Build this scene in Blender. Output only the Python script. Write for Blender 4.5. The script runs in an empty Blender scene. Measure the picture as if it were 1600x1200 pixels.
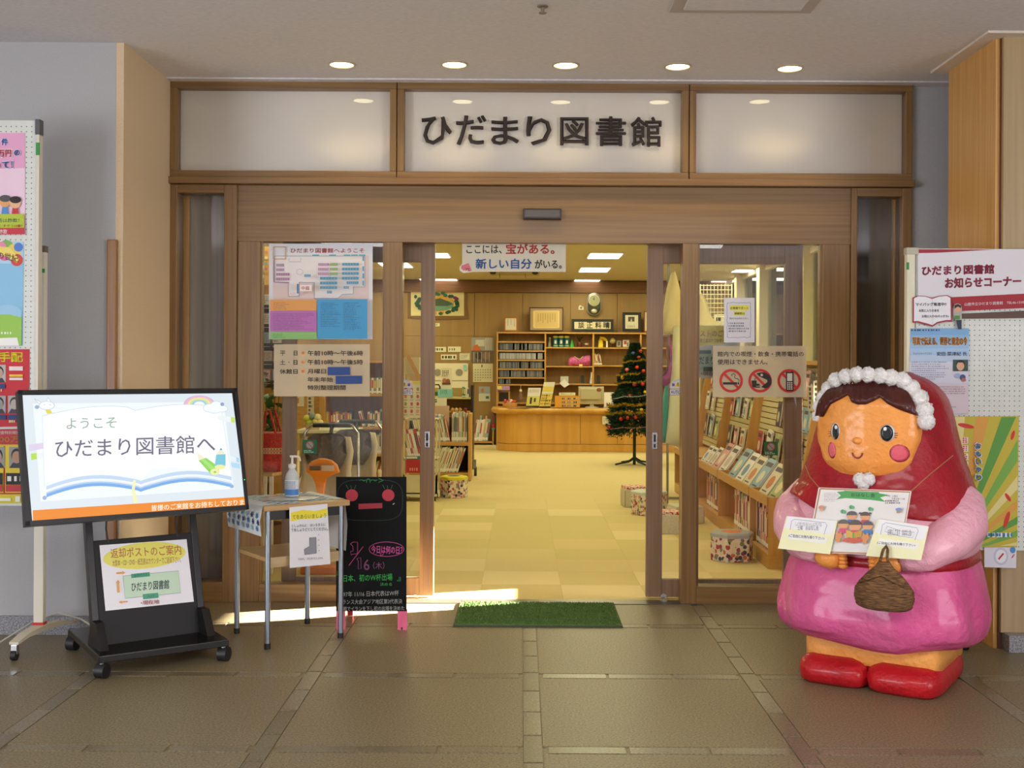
import bpy, bmesh, math, random
from mathutils import Vector, Matrix
from math import sin, cos, pi, radians as R
random.seed(7)
S = bpy.context.scene
COL = S.collection
# ------------------------------------------------------------ camera
FPX, VX, VY, CH = 1800.0, 815.0, 568.0, 1.42
ROLL = R(0.3)
cam = bpy.data.cameras.new('camera'); co = bpy.data.objects.new('camera', cam); COL.objects.link(co)
cam.sensor_width = 36; cam.lens = 36 * FPX / 1600
cam.shift_x = -(VX - 800) / 1600; cam.shift_y = -(600 - VY) / 1600
cam.clip_end = 200; cam.clip_start = .05
co.location = (0, 0, CH)
co.matrix_world = Matrix.Translation((0, 0, CH)) @ Matrix.Rotation(pi/2, 4, 'X') @ Matrix.Rotation(ROLL, 4, 'Z')
S.camera = co
# ------------------------------------------------------------ light
w = bpy.data.worlds.new('world'); S.world = w; w.use_nodes = True
bg = w.node_tree.nodes['Background']
sky = w.node_tree.nodes.new('ShaderNodeTexSky'); sky.sky_type = 'HOSEK_WILKIE'
w.node_tree.links.new(sky.outputs[0], bg.inputs[0]); bg.inputs[1].default_value = 1.0
S.view_settings.view_transform = 'Standard'; S.view_settings.look = 'None'
S.view_settings.gamma = 1; S.view_settings.use_curve_mapping = False
S.view_settings.exposure = 0.0
def light(kind, name, loc, power, col, direction=None, **k):
    l = bpy.data.lights.new(name, kind); l.energy = power; l.color = col
    for a, b in k.items(): setattr(l, a, b)
    o = bpy.data.objects.new(name, l); COL.objects.link(o); o.location = loc
    if direction: o.rotation_euler = Vector(direction).to_track_quat('-Z', 'Y').to_euler()
    return o
SUNAZ, SUNEL = R(18), R(20)
light('SUN', 'sun', (5, 9, 5), 170, (1, .93, .8), (-cos(SUNAZ)*cos(SUNEL), -sin(SUNAZ)*cos(SUNEL), -sin(SUNEL)), angle=R(.5))
# unseen area lamps added to fill the lobby from both sides and above
light('AREA', 'lobby_fill_left', (-5.9, .5, 1.5), 470, (.90, .92, 1), (1, .25, .3), shape='RECTANGLE', size=6, size_y=2.4)
light('AREA', 'lobby_fill_right', (5.9, .0, 1.5), 400, (.97, .95, 1), (-1, .3, .3), shape='RECTANGLE', size=6, size_y=2.4)
light('AREA', 'lobby_fill_top', (0, 0, 3.0), 215, (1, .96, .92), (0, .15, -1), shape='RECTANGLE', size=5, size_y=1.6)
# fluorescent rows of the library
for lx in (-2.2, .9, 3.1):
    for ly in (9.2, 12.0, 14.8, 17.4, 19.4):
        light('AREA', 'library_ceiling_light', (lx, ly, 2.86), 25, (1, .96, .56), (0, 0, -1), shape='RECTANGLE', size=1.2, size_y=.6)
# ------------------------------------------------------------ materials
def lin(h):
    v = [int(h[i:i+2], 16) / 255 for i in (0, 2, 4)]
    return tuple((x/12.92 if x <= .04045 else ((x+.055)/1.055)**2.4) for x in v) + (1,)
_m = {}
def mk(name):
    m = bpy.data.materials.new(name); m.use_nodes = True
    nt = m.node_tree; b = nt.nodes['Principled BSDF']
    return m, nt, b
def cm(h, rough=.6, metal=0, emit=0, coat=0):
    k = (h, rough, metal, emit, coat)
    if k in _m: return _m[k]
    m, nt, b = mk('mat_' + h)
    b.inputs['Base Color'].default_value = lin(h); b.inputs['Roughness'].default_value = rough
    b.inputs['Metallic'].default_value = metal; b.inputs['Coat Weight'].default_value = coat
    if emit:
        b.inputs['Emission Color'].default_value = lin(h); b.inputs['Emission Strength'].default_value = emit
        b.inputs['Base Color'].default_value = (.02, .02, .02, 1)
    _m[k] = m; return m
def noisy(name, c1, c2, scale=(10, 10, 10), rough=.5, bump=0, detail=4, lo=.35, hi=.65, coat=0, bscale=None, spec=.5):
    m, nt, b = mk(name); N = nt.nodes; L = nt.links
    tc = N.new('ShaderNodeTexCoord'); mp = N.new('ShaderNodeMapping'); mp.inputs['Scale'].default_value = scale
    no = N.new('ShaderNodeTexNoise'); no.inputs['Scale'].default_value = 1; no.inputs['Detail'].default_value = detail
    cr = N.new('ShaderNodeValToRGB'); cr.color_ramp.elements[0].position = lo; cr.color_ramp.elements[1].position = hi
    cr.color_ramp.elements[0].color = lin(c1); cr.color_ramp.elements[1].color = lin(c2)
    L.new(tc.outputs['Object'], mp.inputs[0]); L.new(mp.outputs[0], no.inputs['Vector'])
    L.new(no.outputs[0], cr.inputs[0]); L.new(cr.outputs[0], b.inputs['Base Color'])
    b.inputs['Roughness'].default_value = rough; b.inputs['Coat Weight'].default_value = coat; b.inputs['Coat Roughness'].default_value = .08
    b.inputs['Specular IOR Level'].default_value = spec
    if bump:
        bp = N.new('ShaderNodeBump'); bp.inputs['Strength'].default_value = bump; bp.inputs['Distance'].default_value = .01
        if bscale:
            n2 = N.new('ShaderNodeTexNoise'); n2.inputs['Scale'].default_value = bscale; n2.inputs['Detail'].default_value = 3
            L.new(tc.outputs['Object'], n2.inputs['Vector']); L.new(n2.outputs[0], bp.inputs['Height'])
        else: L.new(no.outputs[0], bp.inputs['Height'])
        L.new(bp.outputs[0], b.inputs['Normal'])
    return m
WV = noisy('wood_vertical', '7a5a33', '8c6c3f', (60, 60, 1.6), .38, .03, coat=.1)
WH = noisy('wood_horizontal', '785832', '8b6a3d', (1.6, 60, 60), .38, .03, coat=.1)
LEAFW = noisy('leaf_wood', '7d6249', '8d7055', (60, 60, 1.6), .4, .03)
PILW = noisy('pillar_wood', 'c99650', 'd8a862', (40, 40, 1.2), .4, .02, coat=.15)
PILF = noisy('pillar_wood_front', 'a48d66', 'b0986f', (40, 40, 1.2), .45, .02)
LIBW = noisy('library_wall_wood', '947544', '9b7b49', (14, 14, .5), .45)
SHW = noisy('shelf_wood', 'b98a45', 'c89a54', (6, 40, 40), .45)
SHV = noisy('shelf_wood_upright', 'b98a45', 'c89a54', (30, 30, 2), .45)
CNW = noisy('counter_wood', 'c58f3a', 'd09c48', (10, 10, 1), .3, coat=.3)
DKW = noisy('crown_wood', '6a4628', '7d5532', (2, 40, 40), .5)
WALLB = noisy('painted_wall', 'aeaeaf', 'b4b4b5', (150, 150, 150), .8, .12)
WALLW = noisy('side_wall_paper', 'd4bd98', 'dbc4a0', (150, 150, 150), .8, .12)
CEIL = noisy('lobby_ceiling', 'd2cfd2', 'e0dde0', (35, 140, 35), .85, .15)
LCEIL = noisy('library_ceiling', 'cfc6a6', 'd6cdae', (30, 30, 30), .85)
STONE = noisy('floor_stone', '675c45', '938464', (120, 120, 120), .42, .04, 2, .35, .65)
STRIPA = noisy('granite_light', '645a48', '94886e', (95, 95, 95), .3, 0, 2, .3, .7)
STRIPB = noisy('granite_dark', '5e5442', '867a60', (95, 95, 95), .3, 0, 2, .3, .7)
GRAN = noisy('granite_base', '66666a', 'a2a2a6', (120, 120, 120), .35, 0, 2, .35, .65)
CARP = [noisy('carpet_%d' % i, a, b, (120, 120, 120), .9, .1) for i, (a, b) in enumerate((('c2b074', 'cab87c'), ('d0be88', 'd8c690'), ('c8b47c', 'd0bc84')))]
TURF = noisy('turf', '42602a', '6c8c46', (160, 160, 160), .95, .6, 3, .35, .65)
CLOTHP = noisy('lining', 'd8d0b8', 'e0d8c2', (20, 20, 20), .8)
def glassmat(name, tint=(1, 1, 1, 1), refl=.9):
    m = bpy.data.materials.new(name); m.use_nodes = True; nt = m.node_tree; nt.nodes.clear(); N = nt.nodes; L = nt.links
    o = N.new('ShaderNodeOutputMaterial'); mx = N.new('ShaderNodeMixShader'); tr = N.new('ShaderNodeBsdfTransparent'); gl = N.new('ShaderNodeBsdfGlossy')
    fr = N.new('ShaderNodeFresnel'); fr.inputs[0].default_value = 1.45
    tr.inputs[0].default_value = tint; gl.inputs['Roughness'].default_value = .01; gl.inputs[0].default_value = (refl, refl, refl, 1)
    L.new(fr.outputs[0], mx.inputs[0]); L.new(tr.outputs[0], mx.inputs[1]); L.new(gl.outputs[0], mx.inputs[2]); L.new(mx.outputs[0], o.inputs[0])
    return m
GLASS = glassmat('clear_glass')
GLASSG = glassmat('tinted_glass', (.88, .94, .9, 1))
def frostmat(name, col, alpha):
    m = bpy.data.materials.new(name); m.use_nodes = True; nt = m.node_tree; nt.nodes.clear(); N = nt.nodes; L = nt.links
    o = N.new('ShaderNodeOutputMaterial'); mx = N.new('ShaderNodeMixShader'); tr = N.new('ShaderNodeBsdfTransparent'); df = N.new('ShaderNodeBsdfDiffuse')
    df.inputs[0].default_value = lin(col); mx.inputs[0].default_value = alpha
    L.new(tr.outputs[0], mx.inputs[1]); L.new(df.outputs[0], mx.inputs[2]); L.new(mx.outputs[0], o.inputs[0]); return m
FROST = frostmat('frosted_film', 'e4d6b8', .55)
PLAST = frostmat('translucent_plastic', 'd6d6d2', .8)
SIDEG = frostmat('side_film', 'b8b2a6', .55)
BLK = cm('151515', .35); BLKM = cm('0d0d0d', .6); CHR = cm('c8ccd0', .22, 1); WHITE = cm('efece6', .6); STEEL = cm('aab4c0', .28, .9)
RUB = cm('1c1c1e', .5); CREAM = cm('dfd6bc', .5)
# ------------------------------------------------------------ helpers
def tag(o, label=None, cat=None, group=None, kind=None):
    if label: o['label'] = label
    if cat: o['category'] = cat
    if group: o['group'] = group
    if kind: o['kind'] = kind
    return o
def thing(name, label, cat, loc=(0, 0, 0), rz=0, group=None):
    o = bpy.data.objects.new(name, None); COL.objects.link(o); o.location = loc; o.rotation_euler = (0, 0, rz)
    o.empty_display_size = .1
    return tag(o, label, cat, group)
def mat4(o):
    m = Matrix.Identity(4)
    while o is not None:
        m = Matrix.Translation(o.location) @ Matrix.Rotation(o.rotation_euler[2], 4, 'Z') @ m; o = o.parent
    return m
def ray(px, py):
    dx, dy = px - VX, py - VY
    x = dx*cos(ROLL) + dy*sin(ROLL); y = -dx*sin(ROLL) + dy*cos(ROLL)
    return Vector((x/FPX, 1, -y/FPX))
CAMP = Vector((0, 0, CH))
def at(px, py, Y): return CAMP + ray(px, py) * Y
def onp(px, py, O, n):
    d = ray(px, py); return CAMP + d * ((Vector(O) - CAMP).dot(n) / d.dot(n))
def fl(px, py): return onp(px, py, (0, 0, 0), Vector((0, 0, 1)))
class MB:
    def __init__(s): s.bm = bmesh.new(); s.mi = 0
    def v(s, p): return s.bm.verts.new(p)
    def f(s, vs):
        try: fc = s.bm.faces.new(vs); fc.material_index = s.mi; return fc
        except ValueError: return None
    def box(s, x0, x1, y0, y1, z0, z1):
        return s.hexa([(x0,y0,z0),(x1,y0,z0),(x1,y1,z0),(x0,y1,z0)], [(x0,y0,z1),(x1,y0,z1),(x1,y1,z1),(x0,y1,z1)])
    def hexa(s, a, b):
        A = [s.v(p) for p in a]; B = [s.v(p) for p in b]; n = len(A)
        s.f(A[::-1]); s.f(B)
        for i in range(n): s.f([A[i], A[(i+1) % n], B[(i+1) % n], B[i]])
        return s
    def obox(s, c, size, rot=None):
        c = Vector(c); hx, hy, hz = [q/2 for q in size]; m = rot or Matrix.Identity(3)
        P = lambda x, y, z: c + m @ Vector((x, y, z))
        return s.hexa([P(-hx,-hy,-hz),P(hx,-hy,-hz),P(hx,hy,-hz),P(-hx,hy,-hz)], [P(-hx,-hy,hz),P(hx,-hy,hz),P(hx,hy,hz),P(-hx,hy,hz)])
    def loft(s, rings, cap=True, closed=True):
        RR = [[s.v(p) for p in r] for r in rings]
        for a, b in zip(RR, RR[1:]):
            n = len(a)
            for i in range(n if closed else n-1): s.f([a[i], a[(i+1) % n], b[(i+1) % n], b[i]])
        if cap and closed: s.f(RR[0][::-1]); s.f(RR[-1])
        return s
    def path(s, pts, r, n=8):
        pts = [Vector(p) for p in pts]; rs = r if isinstance(r, (list, tuple)) else [r]*len(pts)
        rings = []; up = None
        for i, p in enumerate(pts):
            t = ((pts[min(i+1, len(pts)-1)] - pts[max(i-1, 0)])).normalized()
            if up is None: up = Vector((0, 0, 1)) if abs(t.z) < .9 else Vector((1, 0, 0))
            a = t.cross(up); a.normalize(); b = a.cross(t); b.normalize(); up = b
            rings.append([p + (a*cos(2*pi*k/n) + b*sin(2*pi*k/n))*rs[i] for k in range(n)])
        return s.loft(rings)
    def lathe(s, prof, c=(0, 0, 0), n=16):
        c = Vector(c); return s.loft([[c + Vector((r*cos(2*pi*k/n), r*sin(2*pi*k/n), z)) for k in range(n)] for r, z in prof])
    def ell(s, c, r, n=12, m=8, rot=None):
        c = Vector(c); r = r if isinstance(r, (list, tuple)) else (r, r, r); q = rot or Matrix.Identity(3)
        rings = []
        for j in range(m+1):
            t = -pi/2 + pi*j/m; t = max(min(t, pi/2-.08), -pi/2+.08)
            rings.append([c + q @ Vector((r[0]*cos(t)*cos(2*pi*k/n), r[1]*cos(t)*sin(2*pi*k/n), r[2]*sin(t))) for k in range(n)])
        return s.loft(rings)
    def build(s, name, mat=None, parent=None, smooth=False, world=False, bevel=0, disp=0, thick=0):
        bm = s.bm
        if bevel: bmesh.ops.bevel(bm, geom=[e for e in bm.edges], offset=bevel, segments=2, affect='EDGES', profile=.6)
        if disp:
            bm.normal_update()
            for v in bm.verts: v.co += v.normal * random.uniform(-disp, disp)
        if world and parent is not None: bm.transform(mat4(parent).inverted())
        bmesh.ops.recalc_face_normals(bm, faces=bm.faces)
        if smooth:
            for f in bm.faces: f.smooth = True
        me = bpy.data.meshes.new(name); bm.to_mesh(me); bm.free()
        for m in (mat if isinstance(mat, list) else [mat]): me.materials.append(m)
        o = bpy.data.objects.new(name, me); COL.objects.link(o); o.parent = parent
        if smooth and smooth != 'all':
            me.set_sharp_from_angle(angle=R(45))
        return o
def B(name, mat, parent, *boxes, bevel=0, world=False):
    m = MB()
    for b in boxes: m.box(*b)
    return m.build(name, mat, parent, bevel=bevel, world=world)
def inst(o, name=None, parent=None, loc=None, rz=None):
    c = o.copy(); COL.objects.link(c)
    if name: c.name = name
    if parent is not None: c.parent = parent
    if loc is not None: c.location = loc
    if rz is not None: c.rotation_euler = (0, 0, rz)
    return c
def clone(o, loc, rz=0, label=None):
    c = o.copy(); COL.objects.link(c); c.location = loc; c.rotation_euler = (0, 0, rz)
    if label: c['label'] = label
    for ch in list(o.children):
        d = ch.copy(); COL.objects.link(d); d.parent = c
        for g in list(ch.children):
            e = g.copy(); COL.objects.link(e); e.parent = d
    return c
_tc = {}
def glyphs(t, bold, sp=1.0):
    k = (t, bold, sp)
    if k not in _tc:
        c = bpy.data.curves.new('t', 'FONT'); c.body = t; c.resolution_u = 2; c.offset = bold; c.space_character = sp; c.space_line = 1.1
        o = bpy.data.objects.new('t', c); m = o.to_mesh()
        vs = [(v.co.x, v.co.y) for v in m.vertices]; fs = [tuple(p.vertices) for p in m.polygons]
        o.to_mesh_clear(); bpy.data.objects.remove(o); bpy.data.curves.remove(c)
        if vs:
            x0 = min(v[0] for v in vs); x1 = max(v[0] for v in vs); y0 = min(v[1] for v in vs); y1 = max(v[1] for v in vs)
            vs = [((x-x0)/max(x1-x0, 1e-5), (y1-y)/max(y1-y0, 1e-5)) for x, y in vs]
        _tc[k] = (vs, fs)
    return _tc[k]
class Print:
    """flat print on a plane; coordinates are those of the drawing (map turns them into the plane's points)"""
    def __init__(s, fmap, n, step=.0005, rough=.6, emit=0):
        s.map = fmap; s.n = Vector(n).normalized(); s.k = 0; s.step = step; s.mats = []; s.bm = bmesh.new(); s.rough = rough; s.emit = emit; s.off = 0
    def T(s, sc, ox, oy): s._t = (sc, ox, oy); return s
    _t = (1, 0, 0)
    def pt(s, x, y): sc, ox, oy = s._t; return s.map(ox + x/sc, oy + y/sc) + s.n*(s.k*s.step)
    def mat(s, c):
        m = cm(c, s.rough, 0, s.emit) if isinstance(c, str) else c
        if m not in s.mats: s.mats.append(m)
        return s.mats.index(m)
    def poly(s, pts, c, up=True):
        if up: s.k += 1
        f = s.bm.faces.new([s.bm.verts.new(s.pt(*p)) for p in pts]); f.material_index = s.mat(c); return s
    def sheet(s, pts, c, t=.004):
        a = [s.pt(*p) for p in pts]; A = [s.bm.verts.new(p) for p in a]; Bk = [s.bm.verts.new(p - s.n*t) for p in a]; i = s.mat(c); n = len(A)
        fs = [s.bm.faces.new(A), s.bm.faces.new(Bk[::-1])] + [s.bm.faces.new([A[j], Bk[j], Bk[(j+1) % n], A[(j+1) % n]]) for j in range(n)]
        for f in fs: f.material_index = i
        return s
    def rect(s, x0, y0, x1, y1, c): return s.poly([(x0, y0), (x1, y0), (x1, y1), (x0, y1)], c)
    def rsheet(s, x0, y0, x1, y1, c, t=.004): return s.sheet([(x0, y0), (x1, y0), (x1, y1), (x0, y1)], c, t)
    def ell(s, cx, cy, rx, ry, c, n=24, a0=0, a1=2*pi): return s.poly([(cx + rx*cos(a0+(a1-a0)*i/n), cy + ry*sin(a0+(a1-a0)*i/n)) for i in range(n if a1-a0 > 6.2 else n+1)], c)
    def line(s, pts, w, c, closed=False):
        s.k += 1; i = s.mat(c)
        P = [Vector(p) for p in pts]
        if closed: P.append(P[0])
        L = []; Rr = []
        for j, p in enumerate(P):
            d = P[min(j+1, len(P)-1)] - P[max(j-1, 0)]; d = d.normalized() if d.length else Vector((1, 0))
            nn = Vector((-d.y, d.x))*w/2; L.append(s.bm.verts.new(s.pt(*(p+nn)))); Rr.append(s.bm.verts.new(s.pt(*(p-nn))))
        for j in range(len(P)-1):
            f = s.bm.faces.new([L[j], L[j+1], Rr[j+1], Rr[j]]); f.material_index = i
        return s
    def arc(s, cx, cy, rx, ry, a0, a1, w, c, n=20): return s.line([(cx + rx*cos(R(a0+(a1-a0)*i/n)), cy + ry*sin(R(a0+(a1-a0)*i/n))) for i in range(n+1)], w, c)
    def frame(s, x0, y0, x1, y1, w, c):
        for r in ((x0, y0, x1, y0+w), (x0, y1-w, x1, y1), (x0, y0, x0+w, y1), (x1-w, y0, x1, y1)): s.rect(*r, c)
        return s
    def text(s, t, x0, y0, x1, y1, c, bold=0, sl=0, sh=0, sp=1.0):
        if bold:   # thicker strokes: the same glyphs laid over themselves a little to every side
            h = bold*(y1-y0)*.55; q = s.k
            for a in range(8):
                s.k = q; s.text(t, x0+h+h*cos(a*pi/4), y0+h+h*sin(a*pi/4), x1-h+h*cos(a*pi/4), y1-h+h*sin(a*pi/4), c, 0, sl, sh, sp)
        s.k += 1; i = s.mat(c); vs, fs = glyphs(t, 0, sp)
        V = [s.bm.verts.new(s.pt(x0 + (x1-x0)*a + sh*b, y0 + (y1-y0)*b + sl*a)) for a, b in vs]
        for q in fs:
            try: f = s.bm.faces.new([V[j] for j in q]); f.material_index = i
            except ValueError: pass
        return s
    def scribble(s, x0, y0, x1, y1, c, rows=4, fill=.5, seed=1, cell=None):
        """small illegible lines of print, as tiny dashes"""
        rn = random.Random(seed); h = (y1-y0)/rows; s.k += 1; i = s.mat(c); cell = cell or h*.8
        for r in range(rows):
            x = x0; e = x0 + (x1-x0)*rn.uniform(.6, 1)
            while x < e:
                ww = cell*rn.uniform(.4, .9); y = y0 + r*h
                f = s.bm.faces.new([s.bm.verts.new(s.pt(*q)) for q in ((x, y), (min(x+ww, x1), y), (min(x+ww, x1), y+h*fill), (x, y+h*fill))]); f.material_index = i
                x += cell*rn.uniform(1, 1.4)
        return s
    def build(s, name, parent=None):
        if parent is not None: s.bm.transform(mat4(parent).inverted())
        me = bpy.data.meshes.new(name); s.bm.to_mesh(me); s.bm.free()
        for m in s.mats: me.materials.append(m)
        o = bpy.data.objects.new(name, me); COL.objects.link(o); o.parent = parent; return o
def P2(O, n, **k):
    O = Vector(O); n = Vector(n).normalized(); return Print(lambda x, y: onp(x, y, O, n), n, **k)
def PY(Y, **k): return P2((0, Y, 0), (0, -1, 0), **k)
ORD = ['first', 'second', 'third', 'fourth', 'fifth', 'sixth', 'seventh', 'eighth', 'ninth', 'tenth', 'eleventh', 'twelfth', 'thirteenth', 'fourteenth', 'fifteenth', 'sixteenth', 'seventeenth', 'eighteenth', 'nineteenth', 'twentieth'] + ['twenty-' + q for q in ('first', 'second', 'third', 'fourth', 'fifth', 'sixth', 'seventh', 'eighth', 'ninth')] + ['thirtieth']
YD = 6.82
def X(px): return (px - 815)/263.93
# ============================================================ shell
def struct(name, mat, *boxes, bevel=0): return tag(B(name, mat, None, *boxes, bevel=bevel), kind='structure')
CZ = 3.08
struct('wall_left_front', WALLB, (-6, -2.12, 6.0, 6.9, 0, CZ)); 
struct('wall_left', WALLW, (-2.12, X(266), 6.002, 6.9, .0, CZ))
struct('wall_far_left', WALLB, (-6.1, -6, -4, 6.0, 0, CZ)); struct('wall_far_right', WALLB, (6, 6.1, -4, 6.9, 0, CZ))
struct('wall_behind', WALLB, (-6, 6, -4.1, -4, 0, CZ))
struct('wall_right', WALLB, (X(1422), 6, YD+.01, 6.9, 0, CZ))
struct('ceiling', CEIL, (-6, 6, -4, 6.9, CZ, CZ+.12))
struct('ceiling_library', LCEIL, (-6, 6, 6.9, 21, 2.9, 3.2))
struct('wall_above_entrance', LCEIL, (X(371), X(1327), 6.935, 6.98, 2.2, 3.1), (-6, X(264), 6.91, 6.98, 0, 3.1), (X(1422), 6, 6.91, 6.98, 0, 3.1), (X(264), X(371), 6.935, 6.98, 2.52, 3.1), (X(1327), X(1422), 6.935, 6.98, 2.52, 3.1))
struct('wall_back', LIBW, (-6, 6, 20.5, 20.7, 0, 2.9))
struct('wall_library_left', LIBW, (-3.7, -3.6, 6.9, 20.5, 0, 2.9))
struct('trim_1', DKW, (-3.6, 3.6, 20.42, 20.5, 2.68, 2.88))
# grooves of the panelled back wall are real gaps: thin panels stand proud of it
wp = struct('trim_2', LIBW, (-3.6, 3.6, 20.49, 20.5, 0, 2.68))
g0 = None
xs = [(px-815)/1800*20.47 for px in (609, 671, 741, 816, 891, 964, 1038, 1112, 1190)]
for i in range(len(xs)-1):
    for z0, z1 in ((0.02, 1.9), (1.905, 2.67)):
        p = B('wall_panel', LIBW, wp, (xs[i]+.006, xs[i+1]-.006, 20.47, 20.49, z0, z1))
# corner guard and skirting on the left
g = tag(B('trim_3', noisy('guard_wood', '8c5f32', 'a06e3a', (60, 60, 1.5), .35, coat=.15), None, (-2.155, -2.105, 5.975, 6.045, .1, at(168, 374, 5.98).z), bevel=.006), kind='structure')
sk = tag(bpy.data.objects.new('baseboard_left', None), kind='structure'); COL.objects.link(sk)
for i in range(7): B('skirting_stone', GRAN, sk, (-2.128-(i+1)*.6+.002, -2.128-i*.6, 5.975, 6.0, 0, .095))
sk = tag(bpy.data.objects.new('baseboard_right', None), kind='structure'); COL.objects.link(sk)
# lobby floor
flo = struct('floor', STONE, (-6, 6, -4, 6.82, -.1, -.004))
sl = B('stone_slab', STONE, flo, (-.459, .459, -.459, .459, -.004, 0))
first = True
for i in range(-4, 5):
    for j in range(-2, 2):
        cx, cy = .049+.993*(i+.5), 5.238+1.005*(j+.5)
        if j == 1: hy = (6.82-6.285)/2; cy = 6.285+hy
        if j == 1:
            if i == -4: sh = B('stone_slab', STONE, flo, (-.459, .459, -hy, hy, -.004, 0)); sh.location = (cx, cy, 0)
            else: inst(sh, loc=(cx, cy, 0))
        else:
            if first: sl.location = (cx, cy, 0); first = False
            else: inst(sl, loc=(cx, cy, 0))
rs = random.Random(3)
ba = B('granite_strip', STRIPA, flo, (-.142, .142, -.034, .034, -.004, .0005)); bb = B('granite_strip', STRIPB, flo, (-.142, .142, -.034, .034, -.004, .0005))
ba.location = (.049+.993*-4+.16, 4.233, 0); bb.location = (.049+.993*-4+.45, 4.233, 0); used = 0
for j in range(-1, 2):
    for i in range(-4, 5):
        for k in range(3):
            q = (j, i, k)
            if q in ((-1, -4, 0), (-1, -4, 1)): continue
            inst(rs.choice((ba, ba, bb)) if j < 1 else bb, loc=(.049+.993*i+.199+.2985*k, 5.238+1.005*j, 0))
for i in range(-4, 5):
    for k in range(12):
        y = 3.35 + k*.2985
        if y > 6.7: continue
        inst(rs.choice((ba, bb)), loc=(.049+.993*i, y, .0006), rz=pi/2)
# library floor: carpet tiles
lf = struct('floor_library', CARP[2], (-3.7, 4.2, 6.9, 20.6, -.1, -.005))
t0 = [B('carpet_tile', m, lf, (-.2546, .2546, -.2396, .2396, -.005, 0)) for m in CARP]
n = 0
for j in range(11):
    for i in range(-7, 8):
        c = rs.choice((0, 1, 2)) if (i+j) % 2 else rs.choice((0, 2))
        if j == 1 and i == 0: c = 1
        p = (.005+.51*i, 6.92+.239+.48*j, 0)
        if n < 3: t0[n].location = p
        else: inst(t0[c], loc=p)
        n += 1
struct('trim_4', cm('6f6a60', .35, .7), (X(600), X(1090), 6.80, 6.92, -.02, .004))
# right wall of the library: unseen slot added to aim the sun at the lobby floor, courtyard glazing further in
WRX = 3.6
struct('wall_library_right', CREAM, (WRX, WRX+.15, 6.9, 7.4, 0, 2.9), (WRX, WRX+.15, 8.9, 11.6, 0, 2.9), (WRX, WRX+.15, 7.4, 8.9, 0, 1.40), (WRX, WRX+.15, 7.4, 8.9, 2.06, 2.9), (WRX, WRX+.15, 11.6, 20.5, 0, .5))
struct('wall_courtyard_sunshade', cm('b8b8b0', .8), (7.4, 7.6, 10.2, 22, 0, 6), (3.8, 7.5, 21.9, 22, 0, 6))  # added across the courtyard to keep sun off the far windows
struct('floor_courtyard', cm('8a8a80', .8), (3.75, 7.4, 6, 22, -.1, -.02))
wn = 10
for i, (y0, y1) in enumerate(((11.6, 14.55), (14.55, 15.4), (15.4, 17.2), (17.2, 19), (19, 20.5))):
    wd = tag(bpy.data.objects.new('window_%d' % (10+i), None), kind='structure'); COL.objects.link(wd)
    B('pane', GLASSG, wd, (WRX+.05, WRX+.06, y0+.05, y1-.05, .55, 2.85))
    B('window_frame', CREAM, wd, (WRX-.08, WRX+.15, y0-.11, y0+.11, .5, 2.9), (WRX, WRX+.1, y0+.11, y1-.11, .5, .56), (WRX, WRX+.1, y0+.11, y1-.11, 2.82, 2.9), bevel=.01)
# inner glass screen beside the magazine shelf
# ============================================================ entrance front
YF, YB = YD, YD+.11
def fr(name, o, mat, *b, bevel=.004): return B(name, mat, o, *b, bevel=bevel)
zt, zg1, zg0, zb = 3.075, 3.035, 2.55, 2.50
xs = [(265, 277, 608, 619), (619, 630, 1063, 1074), (1074, 1085, 1411, 1422)]
PAN = noisy('film_panel', 'e9e1d4', 'ece4d8', (5, 5, 5), .55)
for i, (a, b, c, d) in enumerate(xs):
    wd = tag(bpy.data.objects.new('window_%d' % (i+1), None), kind='structure'); COL.objects.link(wd)
    a, b, c, d = X(a), X(b), X(c), X(d); g = .0025
    fr('window_frame', wd, WH, (a+g, d-g, YF-.03, YB, zg1, zt), (a+g, d-g, YF-.03, YB, zb+.012, zg0))
    fr('window_frame', wd, WV, (a+g, b, YF-.03, YB, zg0, zg1), (c, d-g, YF-.03, YB, zg0, zg1))
    pp = fr('panel_film', wd, PAN, (b-.004, c+.004, YF+.045, YF+.055, zg0-.004, zg1+.004), bevel=0)
    B('pane', GLASS, wd, (b-.004, c+.004, YF+.02, YF+.026, zg0-.004, zg1+.004))
    if i == 1:
        t = PY(YF+.018, rough=.35); t.T(3.2, 600, 100)
        for ch, x0, y0, x1, y1 in (('ひ', 188, 262, 340, 404), ('だ', 360, 256, 512, 406), ('ま', 535, 264, 675, 406), ('り', 710, 262, 838, 408), ('図', 880, 267, 1023, 408), ('書', 1058, 262, 1210, 412), ('館', 1232, 265, 1388, 416)):
            t.text(ch, x0, y0, x1, y1, '2a1712', bold=.035)
        tag(t.build('lettering', wd), 'large dark brown rounded lettering on the panel')
fr_t = tag(B('trim_5', WH, None, (X(263), X(1424), YF-.055, YB, zb-.03, zb+.010), bevel=.004), kind='structure')
DZ = 2.136; RZ = .105
struct('trim_6', noisy('header_wood', '785a35', '8a6a41', (1.2, 60, 60), .38, .02, coat=.1), (X(370), X(1328), YF, YB, DZ, zb-.032))
def post(n, a, b, z1=DZ, mat=WV, dy=0): return tag(B('trim_%d' % n, mat, None, (X(a), X(b), YF-dy, YB, 0, z1), bevel=.004), kind='structure')
post(7, 370.6, 406); post(8, 600, 628); post(9, 1066, 1090); post(10, 1284, 1327.4)
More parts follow.
